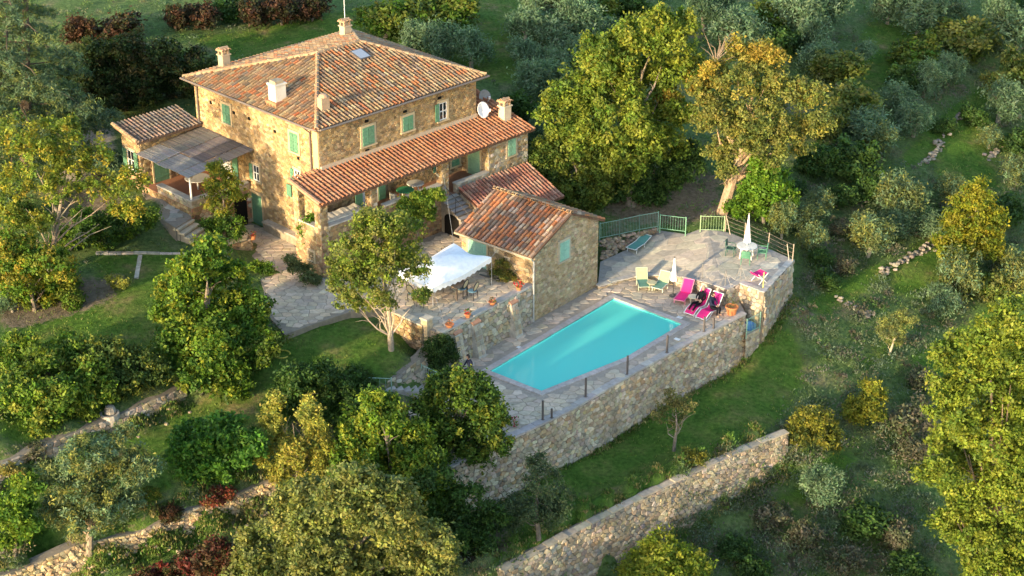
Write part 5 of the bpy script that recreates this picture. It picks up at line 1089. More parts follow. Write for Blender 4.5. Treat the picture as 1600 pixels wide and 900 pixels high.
# ---- people
def person(label, joints, bones, mats, loc, rz, hair, hand_ends, headj='head', face=(1, 0, 0)):
    """one continuous skinned body; joints: name -> (pos, radius); bones: (a, b, material index)"""
    names = list(joints); bm = bmesh.new(); vv = {k: bm.verts.new(joints[k][0]) for k in names}
    for a, b_, _ in bones: bm.edges.new((vv[a], vv[b_]))
    me = bpy.data.meshes.new('body_cage'); bm.to_mesh(me); bm.free(); o = bpy.data.objects.new('body_cage', me); COL.objects.link(o)
    md = o.modifiers.new('skin', 'SKIN'); md.use_smooth_shade = True
    for i, k in enumerate(names): sv = me.skin_vertices[0].data[i]; r = joints[k][1]; sv.radius = (r, r) if not isinstance(r, tuple) else r; sv.use_root = (k == 'pelvis')
    sb = o.modifiers.new('sub', 'SUBSURF'); sb.levels = 2; sb.render_levels = 2
    dg = bpy.context.evaluated_depsgraph_get(); ev = bpy.data.meshes.new_from_object(o.evaluated_get(dg)); bpy.data.objects.remove(o, do_unlink=True)
    for m_ in mats: ev.materials.append(m_)
    seg = [(V3(joints[a][0]), V3(joints[b_][0]), i) for a, b_, i in bones]
    for p in ev.polygons:
        c_ = p.center; best = min(seg, key=lambda s: (lambda t: (s[0].lerp(s[1], t)-c_).length)(max(0, min(1, (c_-s[0]).dot(s[1]-s[0])/max(1e-6, (s[1]-s[0]).length_squared))))); p.material_index = best[2]; p.use_smooth = True
    # fingers, one chain each, rooted in the palms
    bm = bmesh.new(); bm.from_mesh(ev)
    for wrist, hand in hand_ends:
        w_, h_ = V3(joints[wrist][0]), V3(joints[hand][0]); d = (h_-w_).normalized(); s = d.cross(V3((0, 0, 1))); s = s.normalized() if s.length > .1 else V3((1, 0, 0)); dn_ = V3((0, 0, -1))
        for k, (off_, ln) in enumerate(((-.03, .07), (-.01, .085), (.01, .08), (.03, .06), (.045, .05))):
            tmp = MB(); b0 = h_+s*off_-d*(.03 if k == 4 else 0); d2 = (d+s*(.8 if k == 4 else 0)).normalized(); tmp.tube([b0, b0+d2*ln*.55, b0+d2*ln*.85+dn_*ln*.4], [.010, .009, .007], 5)
            vs_ = [bm.verts.new(x) for x in tmp.v]
            for f in tmp.f: fc = bm.faces.new([vs_[i] for i in f]); fc.material_index = len(mats)-1
    hd = V3(joints[headj][0]); fv = V3(face).normalized(); sv_ = fv.cross(V3((0, 0, 1))).normalized()
    def blob(c_, r, mi):
        tmp = MB(); tmp.lathe(c_, [(r*.1, -r), (r*.8, -r*.5), (r, 0), (r*.8, r*.5), (r*.1, r)], 6); vs_ = [bm.verts.new(x) for x in tmp.v]
        for f in tmp.f: fc = bm.faces.new([vs_[i] for i in f]); fc.material_index = mi
    si = len(mats)-1
    blob(hd+fv*.105-V3((0, 0, .01)), .018, si); blob(hd+sv_*.09, .022, si); blob(hd-sv_*.09, .022, si)
    bm.to_mesh(ev); bm.free(); ev.name = 'person'
    t = bpy.data.objects.new('person', ev); _link(t, None); t.location = loc; t.rotation_euler = (0, 0, rz); ORG[t.name] = V3((0, 0, 0)); props(t, label, 'person')
    mb = MB(); vs = []; n = 12
    for k in range(7):
        ph = math.pi*k/9
        for i in range(n): a = 2*math.pi*i/n; vs.append(hd-fv*.02+V3((math.cos(a)*math.sin(ph)*.112, math.sin(a)*math.sin(ph)*.112, math.cos(ph)*.135)))
    fs = [(q*n+i, (q+1)*n+i, (q+1)*n+(i+1) % n, q*n+(i+1) % n) for q in range(6) for i in range(n)]
    fs = [f for f in fs if not (sum((V3(vs[i])-hd).dot(fv) for i in f)/4 > .045 and sum((V3(vs[i])-hd).z for i in f)/4 < .06)]
    mb.add(vs, fs, (1, 1, 1)); mb.build('hair', hair, t, smooth=True)
    mb = MB()
    for s_ in (-1, 1): mb.lathe(hd+fv*.094+sv_*.034*s_+V3((0, 0, .018)), [(.003, -.008), (.011, 0), (.003, .008)], 6)
    mb.build('eyes', M['dark'], t); mb = MB(); mb.tube([hd+fv*.094-sv_*.025-V3((0, 0, .05)), hd+fv*.102-V3((0, 0, .052)), hd+fv*.094+sv_*.025-V3((0, 0, .05))], .006, 5); mb.build('mouth', M['hair_dark'], t)
    return t
plain('black_cloth', (.012, .012, .016), .85, .1, 0, .3, 20); plain('navy_cloth', (.02, .025, .05), .85, .1, 0, .3, 20); plain('white_cloth', (.7, .7, .7), .8, .1, 0, .1)
plain('blue_cloth', (.04, .09, .35), .8, .1, 0, .2)
# lying back on the lounger (lounger frame: +x is the head end)
JA = {'pelvis': ((1.02, 0, .40), .13), 'chest': ((1.28, 0, .74), .15), 'neck': ((1.40, 0, .98), .055), 'head': ((1.42, 0, 1.12), .10), 'crown': ((1.43, 0, 1.2), .075),
      'hipl': ((.98, .10, .38), .095), 'kneel': ((.55, .12, .50), .065), 'anklel': ((.14, .12, .26), .042), 'toel': ((.06, .12, .34), .035), 'hipr': ((.98, -.10, .38), .095), 'kneer': ((.55, -.13, .47), .065), 'ankler': ((.14, -.13, .25), .042), 'toer': ((.06, -.13, .33), .035),
      'shl': ((1.33, .17, .87), .065), 'ell': ((1.18, .27, .62), .048), 'wrl': ((.97, .16, .56), .034), 'hal': ((.91, .12, .55), .036), 'shr': ((1.33, -.17, .87), .065), 'elr': ((1.20, -.28, .62), .048), 'wrr': ((.98, -.17, .55), .034), 'har': ((.92, -.13, .54), .036)}
BN = [('pelvis', 'chest', 0), ('chest', 'neck', 0), ('neck', 'head', 2), ('head', 'crown', 2), ('pelvis', 'hipl', 1), ('hipl', 'kneel', 1), ('kneel', 'anklel', 1), ('anklel', 'toel', 2), ('pelvis', 'hipr', 1), ('hipr', 'kneer', 1), ('kneer', 'ankler', 1), ('ankler', 'toer', 2),
      ('chest', 'shl', 0), ('shl', 'ell', 0), ('ell', 'wrl', 0), ('wrl', 'hal', 2), ('chest', 'shr', 0), ('shr', 'elr', 0), ('elr', 'wrr', 0), ('wrr', 'har', 2)]
HE = [('wrl', 'hal'), ('wrr', 'har')]
person('person in dark clothes lying back on the middle pink lounger', JA, BN, [M['black_cloth'], M['black_cloth'], M['skin']], l2.location, l2.rotation_euler.z, M['hair_grey'], HE, face=(-1, 0, .1))
# sitting sideways on the edge of the other lounger, feet on the deck
JB = {'pelvis': ((.98, -.08, .42), .135), 'chest': ((1.0, -.02, .86), .15), 'neck': ((.99, -.10, 1.08), .055), 'head': ((.98, -.15, 1.21), .10), 'crown': ((.98, -.15, 1.29), .075),
      'hipl': ((.89, -.14, .42), .095), 'kneel': ((.84, -.53, .47), .066), 'anklel': ((.84, -.52, .09), .042), 'toel': ((.84, -.66, .04), .036), 'hipr': ((1.08, -.14, .42), .095), 'kneer': ((1.12, -.53, .47), .066), 'ankler': ((1.12, -.50, .09), .042), 'toer': ((1.13, -.64, .04), .036),
      'shl': ((.83, -.04, .98), .065), 'ell': ((.76, -.18, .72), .048), 'wrl': ((.88, -.38, .62), .034), 'hal': ((.93, -.43, .60), .036), 'shr': ((1.17, -.04, .98), .065), 'elr': ((1.24, -.18, .72), .048), 'wrr': ((1.08, -.38, .62), .034), 'har': ((1.03, -.43, .60), .036)}
person('person in dark clothes sitting sideways on the edge of the right pink lounger', JB, BN, [M['navy_cloth'], M['black_cloth'], M['skin']], l3.location, l3.rotation_euler.z, M['hair_dark'], HE, face=(-.2, -1, -.2))
bench = P(733, 590, 0); rzc = RAD(-60); t = thing('stool', 'low wooden stool behind the dark laurel by the pool', 'stool', bench, None, rzc); ORG[t.name] = V3((0, 0, 0)); mb = MB(); mb.cbox((0, 0, .36), .42, .42, .05, (.3, .22, .14)); mb.build('seat', M['wood'], t)
for x in (-.17, .17):
    for y in (-.17, .17): mb = MB(); mb.cbox((x, y, 0), .05, .05, .36, (.3, .22, .14)); mb.build('leg', M['wood'], t)
JC = {k: ((v_[0][0]-.98, v_[0][1]+.08, v_[0][2]), v_[1]) for k, v_ in JB.items()}
person('dark haired person in blue sitting behind the laurel at the pool end', JC, BN, [M['navy_cloth'], M['blue_cloth'], M['skin']], bench, rzc, M['hair_dark'], HE, face=(0, -1, -.1))
q = P(701, 588, 0); mb = MB(); mb.lathe(q, [(.14, 0), (.2, .12), (.19, .3), (.12, .42), (.05, .44)], 10, (.05, .10, .38)); mb.tube([q+V3((-.1, 0, .36)), q+V3((0, 0, .56)), q+V3((.1, 0, .36))], .015, 5, (.6, .6, .65)); mb.build('blue_bag', M['cloth'], None, label='blue and white bag on the deck by the patio wall', cat='bag', loc=q)
q = P(1170, 515, -1.1); mb = MB(); mb.lathe(q+V3((0, 0, .01)), [(.2, 0), (.26, .15), (.24, .4), (.1, .5), (.03, .5)], 12, (.03, .14, .42)); mb.cbox(q+V3((.2, .1, .01)), .3, .25, .3, (.08, .22, .4), .4); mb.build('blue_bag', M['cloth'], None, label='blue covered bundle behind the rail on the stone landing', cat='bag', loc=q)
# ================================================================== vegetation
RN = np.random.default_rng(77)
def unit(v): return v/np.maximum(1e-6, np.linalg.norm(v, axis=-1, keepdims=True))
LEAF_K, PER_K = .76, 1.34
def leaf_mesh(name, lobes, cols, leaf=.13, dens=1.0, clump=.32, per=34, rng=RN, asp=.55, up=.25, rough=.35, off=(0, 0, 0), fill=.25, accent=None, sag=0., lowcut=-.55, stretch=1.0):
    """lobes: (x,y,z,rx,ry,rz); leaf faces gathered in clumps through the crown's outer volume"""
    leaf *= LEAF_K; per *= PER_K
    Vs, Ts = [], []; cols = np.array(cols)
    for lb in lobes:
        c = np.array(lb[:3]); r = np.array(lb[3:6]); cs = np.array(lb[6]) if len(lb) > 6 else cols
        area = 4*math.pi*((r[0]*r[1])**1.6/3+(r[0]*r[2])**1.6/3+(r[1]*r[2])**1.6/3)**(1/1.6)
        n = max(4, int(dens*area/(clump*clump)*.62))
        d = unit(rng.normal(size=(n, 3))); d = d[d[:, 2] > lowcut-rng.random(len(d))*.3]; n = len(d)
        rad = np.where(rng.random(n) < fill, rng.uniform(.35, .8, n), rng.uniform(.80, 1.0+rough*.6, n))
        cc = c+d*r*rad[:, None]
        k = rng.integers(int(per*.6), int(per*1.4)+1, n); own = np.repeat(np.arange(n), k); m = len(own)
        cr = clump*rng.uniform(.6, 1.3, n)
        pos = cc[own]+rng.normal(size=(m, 3))*(cr[own]*.5)[:, None]*np.array([1, 1, .8*stretch])
        pos[:, 2] -= sag*np.linalg.norm((pos-c)[:, :2], axis=1)
        nrm = unit(d[own]*.5+rng.normal(size=(m, 3))*.75+np.array([0, 0, up])); a = unit(np.cross(nrm, rng.normal(size=(m, 3)))); b = np.cross(nrm, a)
        s = leaf*rng.uniform(.6, 1.35, m); s = s[:, None]
        Vs.append(np.stack([pos-a*s, pos+b*s*asp+nrm*s*.12, pos+a*s, pos-b*s*asp+nrm*s*.12], 1))
        ci = rng.integers(0, len(cs), n); base = cs[ci]*rng.uniform(.72, 1.28, n)[:, None]
        Ts.append(base[own]*rng.uniform(.75, 1.25, m)[:, None]*(1+rng.normal(size=(m, 3))*.05))
    Vv = np.concatenate(Vs).reshape(-1, 3)-np.array(off); T = np.clip(np.concatenate(Ts), .004, .9)
    return np_mesh(name, Vv, np.arange(len(Vv)).reshape(-1, 4), M['leaf'], T)
def limbs(mb, base, lobes, r0, col, rnd, bend=.3, fork=.7):
    base = V3(base); cs = [V3(l[:3]) for l in lobes]; mean = sum(cs, V3())/len(cs); zt = max(c_.z for c_ in cs)
    top = V3((mean.x, mean.y, base.z+(zt-base.z)*.8)); w1 = V3((rnd.uniform(-.25, .25), rnd.uniform(-.25, .25), 0))
    tr = [base-V3((0, 0, .3)), base.lerp(top, .3)+w1*.6, base.lerp(top, .6)+w1, top]; mb.tube(tr, [r0*1.25, r0, r0*.6, r0*.15], 8, col)
    def on(f): f = min(max(f, 0), .999)*3; k = int(f); return tr[k].lerp(tr[k+1], f-k)
    for c_ in cs:
        h = (c_.z-base.z)/max(.1, zt-base.z); s = on(min(.9, max(.22, h*.72-rnd.uniform(.05, .25)))); c_ = s.lerp(c_, .68)
        p1 = s.lerp(c_, .33)+V3((rnd.uniform(-bend, bend), rnd.uniform(-bend, bend), rnd.uniform(-.1, bend)))*.7; p2 = s.lerp(c_, .68)+V3((rnd.uniform(-bend, bend), rnd.uniform(-bend, bend), rnd.uniform(0, bend)))*.6
        mb.tube([s, p1, p2, c_], [r0*.42, r0*.3, r0*.18, r0*.05], 6, jit(col, .2, rnd))
        for _ in range(3): a = p1.lerp(p2, rnd.random()); q = a+V3((rnd.uniform(-.7, .7), rnd.uniform(-.7, .7), rnd.uniform(-.1, .7))); mb.tube([a, a.lerp(q, .5)+V3((0, 0, .08)), q], [r0*.14, r0*.09, r0*.03], 5, jit(col, .2, rnd), cap=False)
OAK = [(.130, .170, .022), (.165, .19, .028), (.095, .14, .020), (.19, .195, .03), (.075, .115, .018)]
OAKDK = [(.085, .115, .020), (.11, .13, .022), (.06, .09, .018), (.14, .145, .025)]
LAUREL = [(.07, .13, .016), (.10, .165, .018), (.05, .10, .014), (.14, .19, .02)]
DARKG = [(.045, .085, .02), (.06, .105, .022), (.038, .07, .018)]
OLIVE = [(.145, .20, .12), (.12, .175, .10), (.175, .225, .135), (.10, .15, .08)]
OLIVEY = [(.19, .19, .06), (.16, .17, .065), (.22, .205, .06), (.12, .14, .06)]
YELLOW = [(.24, .205, .025), (.20, .19, .025), (.15, .165, .022), (.27, .205, .03), (.11, .14, .02)]
GOLD = [(.27, .19, .035), (.24, .185, .035), (.30, .20, .04), (.20, .17, .035)]
TAWNY = [(.175, .175, .05), (.21, .195, .055), (.14, .155, .042), (.165, .17, .04), (.11, .13, .035)]
REDB = [(.065, .03, .02), (.085, .038, .022), (.05, .035, .018), (.045, .045, .018)]  # red brown darkened, shade put into the leaf colour
RED = [(.13, .025, .022), (.16, .035, .03), (.085, .025, .02), (.08, .055, .03)]
BARK = (.20, .165, .13); BARKW = (.25, .205, .155)
def W(px, py, base, doff): return on_plane(px, py, V3((base[0], base[1]+doff, 0)), V3((0, 1, 0)))
def hero(name, label, cat, base, lobes, cols, leaf=.12, dens=1., clump=.3, per=34, trunk=.16, bark=BARK, seed=1, group=None, depth=.9, flat=.85, **kw):
    """lobes: (pixel x, pixel y, pixel radius[, colours]) at real distances around the trunk"""
    rnd = random.Random(seed); rng = np.random.default_rng(seed); base = V3(base); L = []; L2 = []
    Rm = max(l[2] for l in lobes)
    for l in lobes:
        doff = rnd.uniform(-.55, .55)*Rm/28*depth; c_ = W(l[0], l[1], base, doff); k_ = 0
        while k_ < 30 and c_.z-l[2]*.026 < tz(c_): doff -= .3; c_ = W(l[0], l[1], base, doff); k_ += 1
        sc = (c_-CAMPOS).length/FPX; r = l[2]*sc
        ex_ = (l[3],) if len(l) > 3 else (); L.append((c_.x, c_.y, c_.z, r*.84, r*.84*rnd.uniform(.9, 1.15), r*flat*.84)+ex_)
        for _ in range(7 if r > .7 else 4):      # smaller boughs breaking the outline
            d_ = V3((rnd.gauss(0, 1), rnd.gauss(0, 1), rnd.gauss(.35, .8))).normalized(); rs = r*rnd.uniform(.24, .42); q = c_+V3((d_.x*r, d_.y*r, d_.z*r*flat))*rnd.uniform(.72, .98); L2.append((q.x, q.y, q.z, rs, rs, rs*.85)+ex_)
    if cat in ('bush', 'hedge', 'thicket'):      # leafy down to the ground
        r = Rm*(base-CAMPOS).length/FPX*.8
        for q in {(l[0]//28) for l in lobes}: c_ = G(q*28+14, max(l[1]+l[2]*.7 for l in lobes if l[0]//28 == q)); c_ = c_+V3((0, .2, r*.3)); L2.append((c_.x, c_.y, c_.z, r*.75, r*.75, r*.6))
    t = thing(name, label, cat, base, group)
    if trunk: mb = MB(); limbs(mb, base, L, trunk, bark, rnd); mb.build('trunk', M['bark'], t)
    o = bpy.data.objects.new('crown', leaf_mesh('crown', L+L2, cols, leaf, dens*.64, clump, per, rng, off=base, **kw)); _link(o, t); ORG[o.name] = base
    return t
# ---- trees and shrubs near the house and pool
hero('autumn_tree', 'thin yellowing tree with bare pale branches left of the side wing', 'tree', G(75, 435), [(30, 212, 38), (100, 205, 28), (62, 250, 40), (20, 290, 30), (112, 250, 30), (150, 240, 24), (150, 300, 30), (205, 285, 26), (190, 325, 22), (218, 330, 16), (90, 300, 24), (75, 345, 20), (15, 340, 25)], YELLOW+OAK, .11, .50, .26, 26, .15, BARKW, 11, fill=.1)
hero('golden_bush', 'golden green dense bush at the left edge above the upper lawn', 'bush', G(55, 485), [(30, 430, 40), (75, 415, 36), (10, 400, 34), (60, 455, 28), (95, 440, 22), (30, 375, 28)], YELLOW+LAUREL, .11, .9, .26, 32, .1, BARK, 12)
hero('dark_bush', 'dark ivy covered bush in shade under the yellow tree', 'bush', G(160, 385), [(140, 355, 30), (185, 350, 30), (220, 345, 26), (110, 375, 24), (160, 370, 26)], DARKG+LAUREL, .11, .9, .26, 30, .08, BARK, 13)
hero('laurel_tree', 'large bright green bushy laurel in front of the courtyard entrance', 'tree', G(338, 530), [(318, 405, 36), (288, 440, 40), (345, 445, 45), (300, 500, 52), (365, 495, 46), (330, 545, 52), (385, 545, 34), (262, 480, 26), (318, 585, 40), (275, 545, 36), (400, 530, 22), (360, 590, 30), (330, 385, 20)], LAUREL+[(.19, .20, .022)], .13, 1., .30, 34, .2, BARK, 14)
hero('low_shrub', 'low leafy shrub at the right foot of the large laurel', 'bush', G(395, 590), [(380, 565, 26), (410, 550, 22), (425, 530, 14), (350, 590, 22)], LAUREL+OAKDK, .11, .9, .25, 30, 0, BARK, 15)
hero('oak_tree', 'olive green multi-stemmed tree between house and white canopy', 'tree', P(612, 556, 1.2), [(590, 368, 40), (553, 400, 38), (628, 372, 36), (598, 425, 44), (548, 440, 36), (640, 412, 28), (576, 348, 26), (542, 470, 18), (565, 476, 16), (655, 462, 13), (600, 470, 22), (530, 420, 22), (622, 345, 20)], TAWNY+OAK, .10, .78, .25, 28, .13, (.40, .32, .23), 16, fill=.15)
hero('laurel_bush', 'dark glossy laurel at the near corner of the pool deck', 'bush', G(700, 775), [(700, 612, 30), (738, 615, 32), (768, 650, 30), (690, 660, 38), (742, 680, 42), (782, 690, 22), (712, 595, 18), (664, 640, 26), (655, 680, 30), (700, 715, 42), (750, 715, 26), (735, 594, 13), (722, 590, 12), (765, 622, 16)], [(.07, .115, .018), (.05, .09, .016), (.10, .145, .02), (.035, .07, .014), (.17, .18, .025)], .12, .9, .23, 26, .16, BARK, 17, stretch=1.9)
hero('laurel_bush', 'yellow tipped laurel in the middle of the bushes below the garden steps', 'bush', G(610, 800), [(600, 650, 36), (570, 675, 38), (640, 690, 40), (555, 715, 36), (620, 740, 46), (662, 738, 38), (585, 625, 20), (540, 690, 22), (680, 770, 36)], LAUREL+[(.20, .21, .025), (.06, .11, .02)], .12, .9, .23, 26, .16, BARK, 18, stretch=1.9)
hero('poplar_sapling', 'pale yellow upright sapling cluster left of the laurels', 'tree', G(470, 775), [(426, 630, 15), (424, 660, 18), (432, 690, 20), (455, 705, 24), (484, 650, 18), (492, 675, 20), (508, 700, 22), (445, 735, 24), (490, 730, 26), (412, 712, 14), (478, 635, 12)], [(.27, .25, .05), (.30, .27, .06), (.22, .22, .05), (.25, .2, .04)], .10, .75, .22, 26, .06, BARKW, 19, stretch=1.8)
hero('holm_oak', 'big rounded olive brown oak at the bottom centre', 'tree', P(545, 960, -2.4), [(470, 800, 54), (540, 778, 50), (610, 800, 54), (655, 850, 48), (425, 860, 54), (520, 850, 62), (600, 868, 56), (560, 750, 34), (400, 900, 40), (670, 900, 44), (500, 910, 60), (580, 910, 60)], TAWNY+[(.15, .16, .055), (.11, .125, .045)], .12, .95, .30, 36, .3, BARK, 20, depth=1.3)
hero('olive_tree', 'grey green rounded olive tree above the stone bank at the lower left', 'tree', G(138, 858), [(128, 718, 36), (180, 702, 36), (110, 765, 44), (168, 765, 46), (140, 808, 40), (212, 738, 30), (85, 745, 28), (195, 790, 26), (85, 800, 26)], OLIVEY+OLIVE, .11, .95, .27, 34, .14, BARKW, 21, asp=.35)
hero('mixed_hedge', 'dense green hedge of bushes on the upper left lawn edge', 'hedge', G(95, 592), [(55, 575, 44), (108, 555, 40), (148, 590, 40), (80, 620, 40), (25, 620, 38), (40, 540, 26), (130, 625, 30), (10, 570, 30), (60, 650, 26)], OAK+LAUREL, .12, .95, .28, 34, .1, BARK, 22)
hero('quince_bush', 'dark green rounded bush between hedge and large laurel', 'bush', G(205, 596), [(180, 560, 34), (212, 575, 30), (238, 570, 24), (165, 545, 24), (195, 600, 26), (250, 590, 16)], [(.05, .08, .02), (.07, .10, .025), (.15, .16, .03)], .11, .9, .26, 32, .1, BARK, 23)
hero('fig_bush', 'bright green broad leaved bush on the lower lawn bank', 'bush', G(345, 765), [(300, 690, 32), (340, 678, 34), (382, 700, 30), (350, 722, 34), (310, 732, 28), (285, 715, 20)], [(.06, .14, .02), (.08, .165, .022), (.045, .11, .018)], .14, .95, .28, 32, .1, BARK, 24)
hero('garden_shrub', 'dark green shrub mass on the lawn behind the yellow saplings', 'bush', G(490, 668), [(478, 600, 40), (520, 608, 32), (448, 622, 28), (505, 632, 34), (540, 625, 22), (460, 600, 24)], [(.045, .085, .018), (.06, .10, .02), (.035, .07, .016)], .11, .95, .26, 32, .1, BARK, 25)
hero('leafy_shrub', 'bright green leafy shrub at the lower left edge', 'bush', G(22, 860), [(20, 790, 28), (44, 765, 22), (8, 830, 28), (40, 820, 20)], LAUREL, .12, .95, .26, 32, .08, BARK, 26)
hero('box_shrub', 'dark rounded shrub beside the patio buttress', 'bush', P(688, 588, .0), [(685, 538, 20), (694, 556, 20), (674, 552, 17), (684, 572, 18)], [(.035, .065, .016), (.05, .085, .02), (.03, .055, .014)], .07, 1.1, .17, 34, .06, BARK, 27)
hero('sumac_bush', 'crimson leaved sumac thicket at the bottom left', 'bush', G(305, 915), [(300, 885, 28), (342, 862, 22), (262, 895, 24), (355, 885, 22), (235, 905, 18)], RED+REDB, .11, .75, .26, 28, .06, (.2, .1, .08), 28)
hero('red_creeper', 'small red creeper hanging over the stone bank', 'creeper', G(345, 785), [(340, 776, 12), (362, 770, 11), (325, 784, 9)], [(.20, .05, .03), (.17, .04, .03), (.18, .10, .04)], .08, .7, .2, 22, 0, BARK, 29)
hero('pear_tree', 'small green yellow tree in front of the pergola terrace', 'tree', G(350, 372), [(340, 278, 22), (357, 292, 20), (330, 305, 18), (346, 325, 20), (372, 300, 14), (335, 262, 10)], YELLOW+OAK, .09, .7, .22, 26, .09, BARK, 30)
hero('ivy_shrub', 'dark green shrubs in the planter below the pear tree', 'bush', G(355, 380), [(340, 358, 18), (362, 352, 16), (375, 365, 12), (322, 350, 12)], DARKG+LAUREL, .09, .9, .22, 28, 0, BARK, 31)
hero('vine', 'bright green vine climbing the left corner of the veranda', 'vine', P(492, 415, 2.2), [(488, 350, 16), (500, 365, 18), (492, 382, 16), (478, 356, 10), (510, 380, 12)], [(.11, .19, .02), (.15, .22, .025), (.09, .15, .02)], .11, 1., .22, 30, .05, BARK, 32, depth=.5)
hero('vine', 'yellow green vine spilling over the veranda front wall above the canopy', 'vine', P(660, 385, 2.2), [(662, 315, 20), (640, 325, 20), (682, 306, 14), (618, 338, 16), (664, 335, 18), (640, 348, 16), (604, 345, 12)], [(.12, .175, .02), (.17, .20, .025), (.09, .14, .02)], .11, 1., .22, 30, .05, BARK, 33, depth=.5)
hero('climbing_rose', 'yellowing climbing plant against the sunny cabin wall', 'plant', K(-.35, 1.5, ZPAT), [(785, 416, 12), (796, 432, 12), (776, 428, 11), (790, 445, 9), (780, 444, 9)], [(.22, .17, .04), (.16, .14, .03), (.10, .12, .03)], .08, .7, .18, 24, .03, BARK, 34, depth=.3)
hero('lavender_bush', 'grey green bush at the foot of the house by the courtyard', 'bush', P(475, 440, 2.15), [(464, 415, 13), (478, 428, 14), (490, 438, 10), (456, 405, 8)], [(.10, .12, .055), (.13, .14, .06), (.08, .10, .04)], .08, 1., .2, 30, 0, BARK, 35)
for (lab, px, py, r, cs, sd_) in (('yellow dry shrub in the middle of the upper lawn', 185, 440, 14, [(.24, .22, .04), (.2, .2, .05)], 36), ('tiny yellow shrub at the left lawn edge', 20, 735, 14, [(.25, .2, .05), (.2, .17, .05)], 37), ('small green shrub beside the courtyard path', 408, 418, 14, LAUREL, 38), ('golden dry bush on the lawn below the tall wall', 1082, 712, 16, [(.2, .17, .03), (.16, .15, .03)], 39)):
    hero('small_shrub', lab, 'bush', G(px, py+r*.7), [(px-r*.4, py, r*.8), (px+r*.5, py+2, r*.75)], cs, .08, .8, .2, 26, 0, BARK, sd_)
# ---- big trees behind the terrace
hero('chestnut_tree', 'tall yellow green tree behind the annex, left of the autumn oak', 'tree', G(985, 318), [(998, 62, 42), (938, 82, 36), (1056, 52, 36), (915, 140, 52), (990, 122, 56), (1050, 108, 44), (880, 172, 38), (960, 188, 54), (1038, 178, 46), (905, 215, 36), (1000, 222, 46), (950, 110, 46), (1030, 35, 24), (975, 250, 34), (1040, 225, 30), (1042, 150, 18, GOLD)], OAK+[(.17, .19, .025)], .15, .95, .36, 36, .32, BARK, 41, depth=1.4)
hero('walnut_tree', 'broad green tree overhanging the annex roof', 'tree', G(925, 318), [(882, 232, 36), (858, 270, 32), (908, 288, 38), (942, 275, 36), (838, 252, 22), (930, 240, 34), (880, 300, 28), (920, 310, 22)], OAKDK+[(.16, .17, .028)], .14, 1., .32, 36, .2, BARK, 42)
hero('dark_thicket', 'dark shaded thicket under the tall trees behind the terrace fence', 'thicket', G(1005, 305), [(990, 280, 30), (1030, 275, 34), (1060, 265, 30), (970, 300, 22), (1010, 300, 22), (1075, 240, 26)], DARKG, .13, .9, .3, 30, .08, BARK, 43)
hero('autumn_oak', 'leaning oak with golden patches behind the terrace gate', 'tree', P(1126, 336, .8), [(1150, 118, 40), (1112, 138, 32), (1198, 108, 36), (1238, 148, 34), (1122, 190, 36), (1180, 175, 46), (1236, 200, 30), (1132, 238, 28), (1200, 235, 32), (1272, 150, 22), (1282, 195, 20), (1165, 215, 30), (1108, 165, 22), (1135, 268, 14), (1152, 72, 17, GOLD), (1190, 78, 19, GOLD), (1092, 128, 20, GOLD), (1212, 88, 14, GOLD), (1105, 105, 14, GOLD), (1255, 232, 16)], TAWNY+[(.24, .20, .05)], .12, .85, .30, 32, .3, (.38, .27, .18), 44, depth=1.2)
db = W(1118, 95, P(1126, 336, .8), 0); mb = MB(); rr_ = random.Random(3); mb.tube([W(1135, 170, P(1126, 336, .8), 0), db], [.1, .05], 6, BARKW)
for _ in range(16): q = db+V3((rr_.uniform(-1.6, 1.4), rr_.uniform(-.6, .6), rr_.uniform(.2, 1.9))); mid = db.lerp(q, .5)+V3((rr_.uniform(-.2, .2),)*3); mb.tube([db, mid, q], [.03, .018, .006], 5, (.27, .21, .16))
dbo = mb.build('dead_branch', M['bark'], bpy.data.objects['autumn_oak'])
hero('bright_shrub', 'bright green shrub right of the leaning oak trunk', 'bush', G(1195, 350), [(1200, 288, 32), (1172, 312, 26), (1222, 305, 22), (1188, 262, 22), (1150, 325, 14), (1205, 328, 20)], [(.11, .19, .018), (.15, .22, .022), (.08, .15, .018)], .14, 1., .28, 32, .1, BARK, 45)
hero('acacia_tree', 'large bright yellow green tree at the right bottom corner', 'tree', P(1575, 1000, -9), [(1500, 560, 44), (1545, 600, 54), (1572, 535, 46), (1490, 640, 44), (1562, 680, 62), (1520, 742, 54), (1462, 742, 30), (1585, 780, 62), (1540, 845, 56), (1502, 815, 38), (1595, 625, 52), (1600, 720, 60), (1480, 690, 30), (1560, 900, 60), (1600, 870, 60), (1445, 738, 16), (1590, 500, 40), (1535, 535, 30), (1470, 600, 20)], [(.165, .195, .025), (.195, .21, .03), (.135, .17, .022), (.10, .14, .02)], .12, .95, .30, 34, .26, (.15, .12, .09), 46, depth=1.2)
hero('laburnum_bush', 'yellow green leafy shrub at the bottom below the lower wall', 'bush', P(1040, 935, -6), [(1040, 872, 40), (1000, 888, 28), (1082, 882, 30), (1040, 900, 40)], [(.20, .22, .025), (.24, .235, .03), (.14, .17, .02)], .12, .85, .28, 30, .08, BARK, 47)
hero('apple_tree', 'small thin tree standing on the lawn below the pool wall', 'tree', G(1052, 705), [(1055, 640, 20), (1034, 650, 16), (1076, 632, 16), (1050, 622, 14), (1062, 660, 12)], [(.13, .12, .05), (.16, .14, .055), (.10, .11, .04)], .08, .5, .22, 20, .08, (.22, .19, .16), 48, fill=.1)
hero('olive_tree', 'grey green olive shrub against the foot of the tall pool wall', 'tree', G(842, 835), [(850, 752, 28), (828, 788, 34), (878, 782, 26), (800, 805, 26), (862, 805, 28), (840, 725, 14)], [(.07, .095, .05), (.09, .115, .06), (.055, .08, .04)], .10, .8, .26, 28, .1, BARK, 49, asp=.35)
